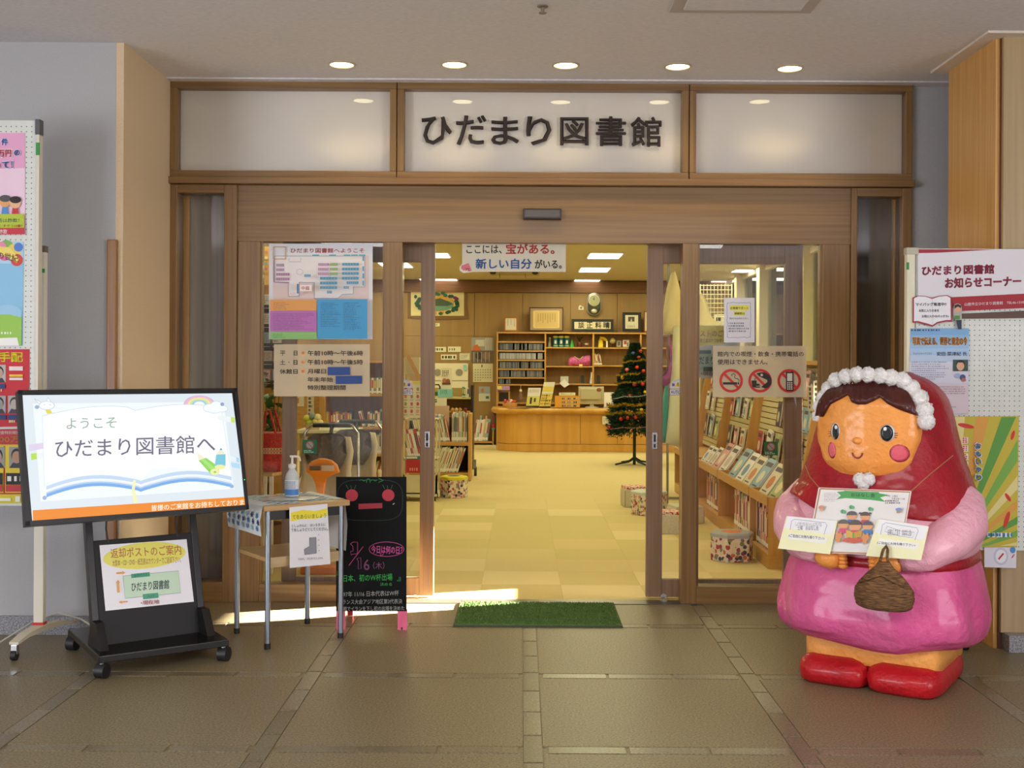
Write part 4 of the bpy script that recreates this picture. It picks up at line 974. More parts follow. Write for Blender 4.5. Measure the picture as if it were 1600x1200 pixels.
bs = thing('wicker_basket', 'small brown wicker basket hanging from the hand of the doll', 'basket', bo, DY)
WK = noisy('wicker', '4c3018', '8a6238', (30, 30, 260), .7, .9, 2, .35, .65)
m = MB(); k = 36; prof = [(0, .088, .045), (.012, .112, .062), (.05, .122, .07), (.085, .118, .066), (.115, .098, .05), (.145, .072, .035), (.175, .038, .02), (.20, .022, .012)]
rings = []
for a in range(len(prof)-1):
    for t in range(6):
        z, rx, ry = [prof[a][i]+(prof[a+1][i]-prof[a][i])*t/6 for i in range(3)]; e = 1+.012*(1 if (a*6+t) % 2 else -1)
        rings.append([(rx*e*cos(2*pi*i/k)*(1+.012*(1 if i % 2 else -1)), ry*e*sin(2*pi*i/k)*(1+.012*(1 if i % 2 else -1)), z) for i in range(k)])
m.loft(rings); m.build('woven_body', WK, bs, 'all')
hb = Vector((0, 0, .19)); tp = bs.matrix_basis.inverted() @ onp(1384, 868, DO + dn*.50, dn) if 0 else Vector((.0, .01, .235))
MB().path([(-.03, 0, .16), (-.012, -.005, .21), (-.004, 0, .245), (.006, .01, .262), (.012, .01, .245), (.012, 0, .21), (.03, 0, .16)], .006, 8).build('handle', WK, bs, 'all')
MB().path([(-.09, -.035, .112), (-.05, -.05, .13), (0, -.04, .15), (.05, -.05, .13), (.09, -.035, .112)], .007, 8).build('rim', WK, bs, 'all')
# ============================================================ right display board
YR = 5.725
rb, a, b, z1, z0 = pegboard('peg_board_stand', 'white perforated board with notices behind the red hooded doll', 1430, 1700, 389, 860, YR)
B('side_post', cm('dcd8bc', .45), rb, (at(1415, 600, YR).x, at(1428, 600, YR).x, YR-.012, YR+.03, .08, at(1420, 388, YR).z), bevel=.003, world=True)
B('post_cap', cm('b8b4a0', .5), rb, (at(1414, 600, YR).x, at(1433, 600, YR).x, YR-.014, YR+.032, at(1420, 398, YR).z, at(1420, 387, YR).z), bevel=.002, world=True)
g = at(1417, 416, YR); B('green_clip', cm('2c8440', .5), rb, (g.x-.006, g.x+.006, YR-.016, YR-.010, g.z-.018, g.z+.018), world=True)
q = at(1515, 1008, 5.69)
B('foot', cm('cfc9b4', .5), rb, (a.x-.03, a.x+.02, YR-.0, YR+.10, .06, .085), world=True)
B('foot', cm('cfc9b4', .5), rb, (q.x-.015, q.x+.015, YR-.0, YR+.12, .055, .45), bevel=.003, world=True)
c = MB().path([(q.x-.014, YR+.03, .026), (q.x+.014, YR+.03, .026)], .026, 14).build('caster', RUB, rb, True, world=True)
p = PY(YR-.008, step=.0005); p.T(4, 1380, 360)
p.sheet([(216, 118), (1200, 122), (1200, 400), (216, 420)], 'dcdadf', .002)
p.poly([(216, 118), (700, 120), (330, 140), (216, 142)], '9c2438')
p.text('ひだまり図書館', 240, 222, 694, 284, '9c2846', sl=-12, bold=.075); p.text('お知らせコーナー', 384, 296, 862, 364, '9c2846', sl=-14, bold=.075)
p.poly([(420, 418), (1200, 380), (1200, 470), (440, 506)], 'a0202e'); p.text('山鹿市立ひだまり図書館　TEL46-1310', 506, 452, 878, 472, 'e8d8d8', sl=-14, bold=.02)
p.poly([(490, 520), (1200, 488), (1200, 545), (490, 552)], '5c4438')
tag(p.build('banner'), 'white and crimson banner with the library name on the right board', 'banner')
p = PY(YR-.020, step=.0005); p.T(4, 1380, 360)
bk2 = [(185, 420), (215, 408), (262, 410), (306, 422), (350, 408), (400, 404), (428, 418), (430, 572), (395, 570), (340, 580), (308, 602), (270, 590), (215, 575), (185, 578)]
p.sheet(bk2, '9c2838', .002); p.poly([(192, 425), (218, 412), (262, 414), (306, 428), (350, 413), (398, 409), (420, 422), (422, 560), (392, 560), (338, 572), (308, 592), (270, 580), (216, 566), (192, 568)], 'e6e6ea')
p.line([(306, 428), (308, 592)], 2, 'b8b8c0'); p.text('マイバッグ推進中!!', 202, 452, 394, 474, '30302c', sl=-2, bold=.04); p.text('お気に入りの本を', 222, 492, 348, 510, '30302c', bold=.03); p.text('お気に入りのバッグで♪', 240, 528, 408, 546, '30302c', bold=.03)
tag(p.build('book_shaped_notice'), 'open book shaped notice pinned over the left end of the banner', 'sign')
p = PY(YR-.024, step=.0005); p.T(4, 1380, 360)
p.sheet([(440, 480), (445, 462), (465, 456), (485, 464), (492, 485), (490, 620), (468, 618), (455, 570), (438, 530)], 'a8a8a0', .002)
p.poly([(455, 560), (490, 560), (490, 618), (468, 618)], '24364c'); p.ell(464, 492, 20, 22, 'd8a080'); p.poly([(444, 490), (446, 468), (465, 460), (486, 470), (486, 486), (466, 476)], '30241c'); p.rect(446, 532, 478, 556, '4c8c44')
tag(p.build('paper_cutout'), 'small paper cutout of a child holding a green book on the board', 'cutout')
p = PY(YR-.0145, step=.0003); p.T(4, 1380, 360)
p.sheet([(170, 612), (536, 612), (532, 1145), (160, 1140)], 'c8ccdc', .002)
for i, c in enumerate(('7aaad4', '86b2d8', '94badc', 'a4c2de', 'b4c8de')): p.poly([(170-i, 612+i*42), (536, 612+i*42), (536, 654+i*42), (170-i, 654+i*42)], c)
p.poly([(164, 822), (534, 822), (533, 955), (162, 955)], 'd2d4e2'); p.poly([(162, 957), (533, 957), (532, 1145), (160, 1140)], 'd8ccd4')
p.scribble(174, 618, 376, 630, '3c5474', 1, .9, 5, 14); p.text('写真で伝える、世界と東北の今', 180, 664, 526, 720, 'e8c458', bold=.09); p.text('写真で伝える、世界と東北の今', 182, 666, 524, 718, 'b86a28', bold=.04)
p.text('フォトジャーナリスト', 186, 762, 302, 778, '34445c'); p.text('安田 菜津紀 氏', 332, 758, 522, 784, '34445c', bold=.02)
p.scribble(176, 820, 425, 940, '8a90a8', 9, .4, 5, 9); p.rect(434, 808, 528, 880, '34503c'); p.ell(480, 846, 24, 30, 'd8a888'); p.poly([(452, 850), (456, 818), (480, 808), (504, 818), (508, 850), (496, 826), (464, 826)], '241c1c')
p.ell(462, 908, 20, 16, 'a0b0d0'); p.ell(494, 918, 18, 18, '40507c'); p.ell(500, 934, 14, 12, 'b06850'); p.scribble(330, 975, 510, 1030, '9c7888', 4, .4, 6, 8); p.scribble(330, 1100, 460, 1112, '9c7888', 1, .5, 6, 8)
tag(p.build('lecture_poster'), 'blue to pink lecture poster beneath the book shaped notice', 'poster')
p = PY(YR-.012, step=.0005); p.T(2.6, 1440, 600)
p.sheet([(110, 133), (396, 130), (388, 664), (110, 660)], 'c8b838', .002)
import math as _mm
def clip_poly(P, x0, y0, x1, y1):
    for ax, lim, sg in ((0, x0, 1), (0, x1, -1), (1, y0, 1), (1, y1, -1)):
        out = []
        for k in range(len(P)):
            A, Bq = P[k-1], P[k]; ia, ib = (A[ax]-lim)*sg >= 0, (Bq[ax]-lim)*sg >= 0
            if ia != ib: t_ = (lim-A[ax])/(Bq[ax]-A[ax]); out.append((A[0]+(Bq[0]-A[0])*t_, A[1]+(Bq[1]-A[1])*t_))
            if ib: out.append(Bq)
        P = out
        if not P: return P
    return P
for i in range(13):
    a0 = -1.75+i*.17; cx, cy = 130, 700; L1 = 900
    q = clip_poly([(cx, cy), (cx+L1*cos(a0), cy+L1*sin(a0)), (cx+L1*cos(a0+.09), cy+L1*sin(a0+.09))], 112, 134, 390, 658)
    if len(q) > 2: p.poly(q, ('78b048', 'e4d890', 'dca040', '5a9c3c')[i % 4], up=(i == 0))
for x, y, rx, ry, rt_ in ((180, 170, 34, 9, .2), (370, 208, 7, 20, .3), (350, 460, 7, 20, -.6), (345, 552, 9, 36, .3)):
    p.poly([(x+rx*cos(t)*cos(rt_)-ry*sin(t)*sin(rt_), y+rx*cos(t)*sin(rt_)+ry*sin(t)*cos(rt_)) for t in [2*pi*k/16 for k in range(16)]], 'd03028')
for i in range(5): p.rect(164, 216+i*33, 188, 242+i*33, 'f0dcd0'); p.scribble(166, 218+i*33, 187, 241+i*33, 'c42c34', 3, .7, i, 9)
for i, ch in enumerate('おもいやり'): p.text(ch, 212, 236+i*32, 242, 266+i*32, 'f4f0e0', bold=.12); p.text(ch, 215, 239+i*32, 239, 263+i*32, '2c84c0', bold=.08)
p.scribble(262, 602, 380, 620, 'eef4f8', 1, 1, 5, 14); p.scribble(264, 604, 378, 618, '3478b0', 1, .9, 5, 12)
tag(p.build('event_poster'), 'yellow and green striped poster low on the right board', 'poster')
p = PY(YR-.011, step=.0005); p.T(2.6, 1440, 600)
p.sheet([(255, 664), (386, 664), (384, 748), (255, 744)], 'e0e0ea', .002)
p.ell(322, 700, 30, 36, 'c8cce0'); p.ell(322, 700, 22, 27, 'eceef2'); p.line([(312, 712), (332, 688)], 7, 'c03040'); p.ell(370, 674, 11, 13, '4890c8'); p.line([(366, 706), (376, 692)], 4, 'c03040')
tag(p.build('leaflet'), 'pale leaflet with a plate drawing beneath the striped poster', 'leaflet')
# ============================================================ library: counter and back wall
ct = thing('service_counter', 'long curved honey coloured wooden counter before the back shelves', 'counter', (1.2, 18.9, 0))
YC = 18.65; CT = .70
def cplan(off, n=10):
    x0 = at(775, 660, YC).x - off; r_ = .42; y0 = YC - off; P = []
    for i in range(n+1): a = pi/2*i/n; P.append((x0+r_-r_*cos(a), y0+r_-r_*sin(a)))
    return P + [(3.0, y0), (3.0, YC+.75), (x0, YC+.75)]
def prism(name, mat, pts, z0, z1, parent, bevel=0, smooth=False): return MB().loft([[(x, y, z0) for x, y in pts], [(x, y, z1) for x, y in pts]]).build(name, mat, parent, smooth, world=True, bevel=bevel)
prism('kick_board', CNW, cplan(.005), 0, .115, ct); 
prism('core', cm('7a4e1c', .6), cplan(-.02), 0, CT-.06, ct)
rim = MB(); prof = [(.0, CT-.10), (.05, CT-.095), (.085, CT-.06), (.09, CT-.03), (.07, CT-.005), (.03, CT)]
rim.loft([[(x, y, z) for x, y in cplan(o)] for o, z in prof]); rim.build('counter_top', CNW, ct, 'all', world=True)
px_ = [at(q, 665, YC).x for q in (846, 907, 965, 1024)]; x0 = at(775, 660, YC).x
a = cplan(0)[:11] + [(px_[0]-.004, YC)]; b = [(x+.02, y+.02) for x, y in a]
MB().loft([[(x, y, .122) for x, y in a+b[::-1]], [(x, y, CT-.10) for x, y in a+b[::-1]]]).build('front_panel', CNW, ct, world=True)
for i in range(4): B('front_panel', CNW, ct, (px_[i]+.004, (px_+[3.0])[i+1]-.004, YC, YC+.02, .122, CT-.10), world=True)
# wall shelving behind the counter
YS = 20.15; sc = YS/1800
def SX(px): return (px-815)*sc
def SZ(py): return CH-(py-568)*sc
ws = thing('wall_shelving', 'wooden wall shelving of four bays behind the counter', 'shelf', (SX(925), 20.3, 0))
cols = [777, 852, 927, 1001, 1075]; top = 521
for i, c in enumerate(cols): B('upright', SHV, ws, (SX(c)-.014, SX(c)+.014, YS, 20.46, 0, SZ(top)), world=True)
B('top_board', SHW, ws, (SX(777)-.014, SX(1075)+.014, YS-.01, 20.46, SZ(top), SZ(top)+.025), world=True)
B('back_board', noisy('shelf_back', '96703a', 'a37c44', (20, 20, 2), .5), ws, (SX(777), SX(1075), 20.45, 20.465, 0, SZ(top)), world=True)
lev = [(534.5, 548.5, 563, 577, 590.5, 601.5, 630), (543, 572.5, 600, 630), (543, 571, 600.5, 630), (543, 571, 600, 630)]
for i in range(4):
    for py in lev[i]: B('shelf', SHW, ws, (SX(cols[i])+.014, SX(cols[i+1])-.014, YS, 20.45, SZ(py)-.012, SZ(py)+.012), world=True)
bookcache = {}
def bookmesh(w_, d_, h_, col, spine=None, title=True):
    k = (round(w_, 3), round(d_, 3), round(h_, 3), col, spine)
    if k in bookcache: return bookcache[k]
    m = MB(); c = .0025
    m.mi = 0; m.box(-w_/2, -w_/2+c, -d_/2, d_/2, 0, h_); m.box(w_/2-c, w_/2, -d_/2, d_/2, 0, h_); m.box(-w_/2+c, w_/2-c, -d_/2, -d_/2+c, 0, h_)
    m.mi = 1; m.box(-w_/2+c, w_/2-c, -d_/2+c, d_/2-.006, .004, h_-.006)
    if title:
        m.mi = 2; m.box(-w_*.32, w_*.32, -d_/2-.0012, -d_/2+.001, h_*.35, h_*.86); 
        m.mi = 3; m.box(-w_*.45, w_*.45, -d_/2-.0012, -d_/2+.001, h_*.05, h_*.16)
    bm = m.bm; me = bpy.data.meshes.new('book'); bm.to_mesh(me); bm.free()
    for q in (cm(col, .5), cm('e8e0c8', .8), cm(spine or 'e6e0d0', .5), cm('f2f0ea', .5)): me.materials.append(q)
    bookcache[k] = me; return me
CN = {'b8423a': 'red', '3a5a90': 'blue', '4a8a58': 'green', 'dcd4bc': 'cream', 'e4e2dc': 'white', 'd0a040': 'ochre', '7c5c80': 'purple', '404044': 'black', 'c87840': 'orange', '8ab0c8': 'pale blue', 'd8a0a0': 'pink', '8a8478': 'grey', 'a4b878': 'pale green', '6c4a34': 'brown'}
PAL = list(CN)
def addbook(me, loc, label, group, rz=0, lean=0, name='book', cat='book', rx=0):
    o = bpy.data.objects.new(name, me); COL.objects.link(o)
    o.matrix_world = Matrix.Translation(loc) @ Matrix.Rotation(rz, 4, 'Z') @ Matrix.Rotation(rx, 4, 'X') @ Matrix.Rotation(lean, 4, 'Y')
    return tag(o, label, cat, group)
def bookrow(x0, x1, y, z, hr, where, group, seed, pal=None, wr=(.012, .03), d=.2, lean=0, rz=0, kind='book', noun='book', org=None, dirn=(1, 0)):
    """books standing side by side from x0 to x1; lean in radians"""
    rn = random.Random(seed); x = x0; n = 0; items = []
    while x < x1:
        w_ = round(rn.uniform(*wr), 3); h_ = round(rn.uniform(*hr)/.01)*.01
        if x+w_ > x1: break
        items.append((x, w_, h_, rn.choice(pal or PAL), rn.choice(('e6e0d0', '3a3a40', 'd8c060', 'b84a40', None)))); x += w_*(1+abs(math.tan(lean))*.15)+.0015
    for i, (x, w_, h_, c, sp_) in enumerate(items):
        p_ = Vector((x+w_/2, y, z)); 
        if org is not None: p_ = Vector((org[0]+dirn[0]*(x+w_/2), org[1]+dirn[1]*(x+w_/2), z))
        if lean: p_.z += abs(w_/2*sin(lean)) + .001
        fromend = i < len(items)/2
        pos = (ORD[min(i, 29)] + ' from left') if fromend else (ORD[min(len(items)-1-i, 29)] + ' from right')
        addbook(bookmesh(w_, d, h_, c, sp_), p_, '%s %s, %s %s' % (CN[c], noun, pos, where), group, rz=rz, lean=lean, name=kind, cat='book')
    return items
# disc cases
dm = {}
def disc(c):
    if c not in dm:
        m = MB(); m.mi = 0; m.box(-.0055, .0055, -.07, .07, 0, .125); m.mi = 1; m.box(-.004, .004, -.0715, -.0695, .01, .115)
        me = bpy.data.meshes.new('disc_case'); m.bm.to_mesh(me); m.bm.free(); me.materials.append(cm('5a5850', .2)); me.materials.append(cm(c, .2)); dm[c] = me
    return dm[c]
rd = random.Random(11); rown = ['top', 'second', 'third', 'fourth', 'lowest']
for r_, py in enumerate((548.5, 563, 577, 590.5, 601.5)):
    x = SX(779)+.02; xe = SX(850) if r_ < 4 else SX(800); cs = []
    while x < xe-.02:
        cs.append(x); x += .0145 + (.03 if rd.random() < .06 else 0)
    for i, x in enumerate(cs):
        c = rd.choice(('8c8c90', 'a8a8aa', '6c7080', '5a6a94', '9c9488') if r_ != 1 else ('d8d8e0', 'c8ccd4', 'b0b4bc', 'e4e4ec'))
        o = bpy.data.objects.new('disc_case', disc(c)); COL.objects.link(o); o.location = (x, YS+.09, SZ(py)+.012); o.rotation_euler = (0, 0, 0)
        k = i if i < len(cs)/2 else len(cs)-1-i
        q = ORD[k] if k < 30 else 'middle'
        tag(o, 'disc case, %s from the %s end of the %s disc row' % (q, 'left' if i < len(cs)/2 else 'right', rown[r_]), 'disc case', 'disc cases behind the counter')
# framed things on top of the shelving
def framed(name, label, px0, py0, px1, py1, fcol, mcol, pcol, draw=None, bw=3, mw=0, Y=YS+.12, cat='picture', lean=True, glass=False):
    a, b = at(px0, py0, Y), at(px1, py1, Y); s_ = Y/1800
    t = thing(name, label, cat, ((a.x+b.x)/2, Y, b.z))
    w_ = bw*s_; x0, x1, z0, z1 = a.x, b.x, b.z, a.z
    B('frame', cm(fcol, .4), t, (x0, x1, Y-.012, Y+.012, z1-w_, z1), (x0, x1, Y-.012, Y+.012, z0, z0+w_), (x0, x0+w_, Y-.012, Y+.012, z0+w_, z1-w_), (x1-w_, x1, Y-.012, Y+.012, z0+w_, z1-w_), world=True)
    B('mount', cm(mcol, .7), t, (x0+w_, x1-w_, Y-.004, Y+.006, z0+w_, z1-w_), world=True)
    p = PY(Y-.0045, step=.001)
    p.rect(px0+bw+mw, py0+bw+mw, px1-bw-mw, py1-bw-mw, pcol)
    if draw: draw(p)
    p.build('print', t); return t
def lines_v(p, x0, x1, y0, y1, n, c, seed=1):
    rn = random.Random(seed)
    for i in range(n):
        x = x0+(x1-x0)*(i+.5)/n; y = y0
        ye = y0+(y1-y0)*rn.uniform(.5, 1)
        while y < ye: p.rect(x-.45, y, x+.45, y+.9, c); y += 1.7
framed('framed_calligraphy', 'small light wood frame with handwriting at the left above the disc shelves', 788, 495.5, 808.5, 517.5, 'b06c28', 'd0c8b4', 'd8d4c4', lambda p: (lines_v(p, 791, 806, 499, 514, 3, '66625a', 4)), 1.8, 0, cat='picture')
framed('framed_certificate', 'framed certificate with a gold border above the shelves', 827, 480, 880, 517.5, '3c2614', '9c8468', 'c8ac70', lambda p: (p.frame(834.5, 485.5, 873, 512.5, .7, 'e8d49c'), lines_v(p, 839, 869, 490, 508, 8, '5a4a2c', 7)), 1.6, 4)
def cal(p):
    for ch, x in (('談', 903.5), ('正', 916.5), ('料', 930), ('晴', 943)): p.text(ch, x, 503, x+9.5, 513, '28241e', bold=.03)
framed('framed_calligraphy', 'wide black framed calligraphy beneath the wall clock', 893, 498.5, 958.5, 518.5, '1e1e20', '1e1e20', 'cfc5a4', cal, 3, 1.4)
framed('framed_photograph', 'black framed print with a small dark photograph right of the calligraphy', 972.5, 488, 1001.5, 518, '1c1c20', '1c1c20', 'd2ccb8', lambda p: (p.rect(981.5, 495, 991.5, 502.5, '48443c'), p.poly([(985, 502), (986.5, 497), (988, 502)], 'c8b89c'), p.text('ひまわり', 980, 508, 992, 512, '5a5650')), 3.2, 1.2)
framed('framed_picture', 'brown frame cut by the right door leaf above the shelves', 1006, 486, 1030, 519, '6c3c1c', 'c8b890', 'd4c8a8', None, 1.6, 1)
# wall clock
q = at(928, 475.5, 20.45); s_ = 20.45/1800
ck_ = thing('wall_clock', 'oval wall clock with pendulum window above the wide calligraphy', 'clock', (q.x, 20.45, q.z))
def capsule(rx, hz, y0, y1, n=20):
    P = [(rx*cos(pi*i/n), hz-rx+rx*sin(pi*i/n)) for i in range(n+1)] + [(-rx*cos(pi*i/n), -hz+rx-rx*sin(pi*i/n)) for i in range(n+1)]
    return [[(x, y0, z) for x, z in P], [(x, y1, z) for x, z in P]]
MB().loft(capsule(11.4*s_, 17.6*s_, .02, -.05)).build('case', cm('c4c0b0', .3, .4), ck_, 'all'); MB().loft(capsule(9.9*s_, 16.0*s_, -.048, -.055)).build('inner_panel', cm('5c5a48', .4), ck_, 'all')
MB().loft([[(r_*cos(t*pi/12), y, 6*s_+r_*sin(t*pi/12)) for t in range(24)] for r_, y in ((9.3*s_, -.054), (9.3*s_, -.066), (8.2*s_, -.068))]).build('dial_ring', cm('d0ccb8', .3, .3), ck_, 'all')
d = MB().loft([[(r_*cos(t*pi/12), y, 6*s_+r_*sin(t*pi/12)) for t in range(24)] for r_, y in ((8.0*s_, -.066), (8.0*s_, -.070))]).build('dial', cm('a8a880', .5), ck_)
MB().path([(0, -.073, 6*s_), (-.3*s_, -.073, 11*s_)], .004, 5).build('minute_hand', BLK, ck_); MB().path([(0, -.073, 6*s_), (-1.6*s_, -.073, 9.2*s_)], .005, 5).build('hour_hand', BLK, ck_)
MB().ell((0, -.06, -11*s_), (5*s_, .01, 3.6*s_)).build('pendulum', cm('b8b49c', .3, .5), ck_, 'all')
for sx in (-1, 1): MB().loft([[(sx*2*s_, y, -5*s_), (sx*8*s_, y, -3.5*s_), (sx*8*s_, y, -9*s_), (sx*3*s_, y, -8*s_)] for y in (-.055, -.062)]).build('ornament', cm('28281e', .4), ck_)
p = PY(20.46, step=.001); p.sheet([(904, 480), (905, 477.5), (908, 477), (908.5, 478.5), (911.5, 479), (912, 484), (904, 484)], 'e0dcc8', .004); p.rect(906, 479.5, 910, 482.5, '8c7c5c')
tag(p.build('paper_emblem'), 'tiny white paper emblem on the wall left of the clock', 'emblem')
# bay two, upper shelf: canisters, vase, plant, toys
zs = SZ(543)+.012
def lathe_thing(name, label, cat, px, Y, z, prof, mat, n=16, group=None, extra=None):
    t = thing(name, label, cat, ((px-815)/1800*Y, Y, z), 0, group)
    MB().lathe(prof, n=n).build('body', mat, t, True)
    if extra: extra(t)
    return t
TEAL = cm('1e6878', .35); YEL = cm('d8d048', .4)
for i, px in enumerate((868, 877, 886)):
    t = thing('tin_canister', 'teal tin canister, %s of the three in a row on the shelf' % ('leftmost', 'middle', 'rightmost')[i], 'canister', (SX(px), 20.28, zs), 0, 'teal canisters on the shelf')
    MB().lathe([(.046, 0), (.046, .17)], n=16).build('tin_body', TEAL, t, True); MB().lathe([(.0465, .02), (.0465, .03)], n=16).build('lower_band', YEL, t, True); MB().lathe([(.0475, .165), (.0475, .19), (.03, .20), (.001, .20)], n=16).build('lid', YEL, t, True)
    B('label', cm('d8dcd0', .4), t, (-.018, .018, -.049, -.044, .06, .12))
lathe_thing('glass_jar', 'small clear glass jar at the left of the teal canisters', 'jar', 858.5, 20.28, zs, [(.03, 0), (.032, .05), (.022, .12), (.028, .17), (.02, .171)], cm('9c9a8c', .1, .3))
lathe_thing('green_bottle', 'small bright green plastic bottle right of the teal canisters', 'bottle', 893.5, 20.28, zs, [(.034, 0), (.034, .03), (.018, .09), (.010, .13), (.004, .135)], cm('3cb838', .3))
def twigs(t):
    rn = random.Random(3); m = MB()
    for i in range(16): a = rn.uniform(0, 6.28); m.path([(0, 0, .08), (.02*cos(a), .02*sin(a), .14), (.06*cos(a), .05*sin(a), rn.uniform(.17, .20))], .003, 4)
    o = m.build('dried_stems', cm('3c3020', .8), t); o['kind'] = 'stuff'
lathe_thing('flower_vase', 'dark red vase of dried stems on the upper shelf', 'vase', 905.5, 20.28, zs, [(.04, 0), (.05, .03), (.045, .07), (.038, .085)], cm('5c2418', .3), extra=twigs)
t = thing('toy_figure', 'small pale wire toy at the right end of the canister shelf', 'toy', (SX(917), 20.28, zs))
MB().ell((0, 0, .055), (.035, .02, .02)).build('toy_body', cm('d0b8a8', .5), t, 'all')
for sx in (-1, 1):
    for sy in (-1, 1): MB().path([(sx*.02, sy*.01, .05), (sx*.045, sy*.02, .0)], .004, 5).build('toy_leg', cm('b8584c', .5), t)
t = thing('hanging_bag', 'gathered pink cloth bag lying on the middle shelf', 'bag', (SX(905), 20.28, SZ(572.5)+.012))
m = MB(); kk = [(-.19, .03), (-.17, .07), (-.10, .085), (-.02, .075), (.02, .06), (.06, .085), (.13, .095), (.19, .10), (.2, .05)]
m.loft([[(x, h_*.9*cos(t_), h_*(1.0+sin(t_))) for t_ in [2*pi*i/14 for i in range(14)]] for x, h_ in kk]); m.build('bag_cloth', noisy('pink_bag', 'b84488', 'd868a4', (30, 30, 30), .6), t, 'all', disp=.004)
MB().path([(-.08, -.05, .17), (-.02, -.08, .12), (.03, -.085, .13), (.08, -.06, .17)], .006, 5).build('drawstring', cm('d8ccb0', .7), t); B('paper_tag', cm('e8dc70', .6), t, (-.0, .06, -.10, -.096, -.03, .03))
t = thing('paper_holder', 'clear holder with white leaflets hung on the shelf edge', 'holder', (SX(882), YS-.02, SZ(601)))
B('holder_box', cm('c8c8bc', .2), t, (-.07, .07, -.02, .04, .05, .15)); MB().hexa([(-.09, -.025, .03), (0, -.025, -.05), (.09, -.025, .01), (0, -.025, .10)], [(-.09, -.03, .03), (0, -.03, -.05), (.09, -.03, .01), (0, -.03, .10)]).build('leaflet', WHITE, t)
# bay three upper shelf
zs3 = SZ(543)+.012
t = thing('toy_giraffe', 'yellow cardboard toy with a bent neck on the upper shelf', 'toy', (SX(940), 20.28, zs3))
B('toy_body', cm('e0cc20', .5), t, (-.05, .03, -.03, .03, 0, .115), bevel=.006); MB().path([(-.01, 0, .11), (.0, 0, .165), (.05, 0, .15), (.10, 0, .12)], [.04, .038, .03, .022], 10).build('neck', cm('e0cc20', .5), t, True); B('white_card', WHITE, t, (.085, .115, -.01, .01, 0, .115)); B('orange_patch', cm('d87828', .5), t, (-.02, .02, -.042, -.036, .13, .16))
t = thing('desk_globe', 'small cream desk globe beside the yellow toy', 'globe', (SX(958), 20.28, zs3))
MB().ell((0, 0, .115), .052, 18, 12).build('globe_ball', noisy('globe', 'b8a868', 'd0c48c', (14, 14, 14), .4), t, 'all'); MB().path([(.055*sin(a), 0, .115+.058*cos(a)) for a in [pi*i/10 for i in range(11)]], .004, 5).build('meridian_arc', BLK, t); MB().lathe([(.04, 0), (.04, .008), (.008, .015), (.006, .06)], n=12).build('stand_base', BLK, t, True)
framed('photo_card', 'small grey standing card right of the globe', 963.5, 532.5, 970.5, 542, 'a09c8c', '8c887c', 'a8a494', lambda p: p.rect(965, 534, 969, 540, '605c50'), .5, 0, Y=20.26, cat='card')
framed('photo_card', 'red and white printed card at the right of the shelf', 973, 531, 983, 542, 'd0c8b8', 'c8b8b0', 'd8d0c8', lambda p: (p.rect(975, 533, 979, 538, 'b04038'), p.rect(979.5, 535, 982, 541, '70707c')), .5, 0, Y=20.26, cat='card')
bookrow(SX(929), SX(941), 20.28, SZ(571)+.012, (.19, .22), 'of the leaning pair in the third bay', 'magazines leaning in the third bay', 21, lean=-.18, wr=(.014, .02), noun='magazine', kind='magazine')
bookrow(SX(922), SX(926), 20.28, SZ(600)+.012, (.20, .21), 'behind the monitor in the second bay', 'folders behind the monitor', 22, lean=.12, wr=(.012, .016), pal=['e4e2dc'], noun='folder', kind='folder')
for i, px in enumerate((911, 936)):
    t = thing('book_end', 'dark metal book end %s' % ('left of the white folder behind the monitor' if i == 0 else 'in the third bay right of the monitor top'), 'book end', (SX(px), 20.3, SZ(600)+.012)); MB().loft([[(x, .0, z) for x, z in ((-.03, 0), (.03, 0), (.03, .12), (.02, .145), (-.02, .145), (-.03, .12))], [(x, .003, z) for x, z in ((-.03, 0), (.03, 0), (.03, .12), (.02, .145), (-.02, .145), (-.03, .12))]]).build('upright_plate', cm('4a4640', .4, .5), t); B('foot_plate', cm('4a4640', .4, .5), t, (-.03, .03, 0, .08, 0, .003))
# microwave-like box and notes under the disc shelves
t = thing('cassette_player', 'dark boxy player on the counter level under the disc shelves', 'player', (SX(786), 20.3, SZ(630)+.012))
a, b = at(778, 611, 20.2), at(797, 628, 20.2)
B('cabinet', SHV, t, (a.x, b.x, 20.2, 20.4, SZ(630)+.012, a.z), world=True, bevel=.004); B('dark_front', cm('2c2622', .25), t, (a.x+.02, b.x-.03, 20.192, 20.2, SZ(630)+.03, a.z-.02), world=True)
p = PY(20.14, step=.001); p.rsheet(775.5, 603, 796.5, 610, 'b088b8', .003); tag(p.build('paper_note'), 'purple paper strip stuck above the dark player', 'note')
p = PY(20.13, step=.001); p.rsheet(777, 603, 784, 608, 'e4d850', .003); tag(p.build('paper_note'), 'yellow paper note at the left of the purple strip', 'note')
t = thing('hand_puppet', 'small brown doll charm hanging beneath the disc shelves', 'toy', at(813.5, 617, 20.1)); MB().ell((0, 0, .07), .028).build('toy_head', cm('d8c49c', .6), t, 'all'); MB().lathe([(.045, -.08), (.04, -.02), (.02, .045)], n=12).build('toy_dress', cm('7c5848', .7), t, True); MB().path([(0, 0, .09), (0, .03, .16)], .003, 5).build('loop', cm('c8b890', .7), t)
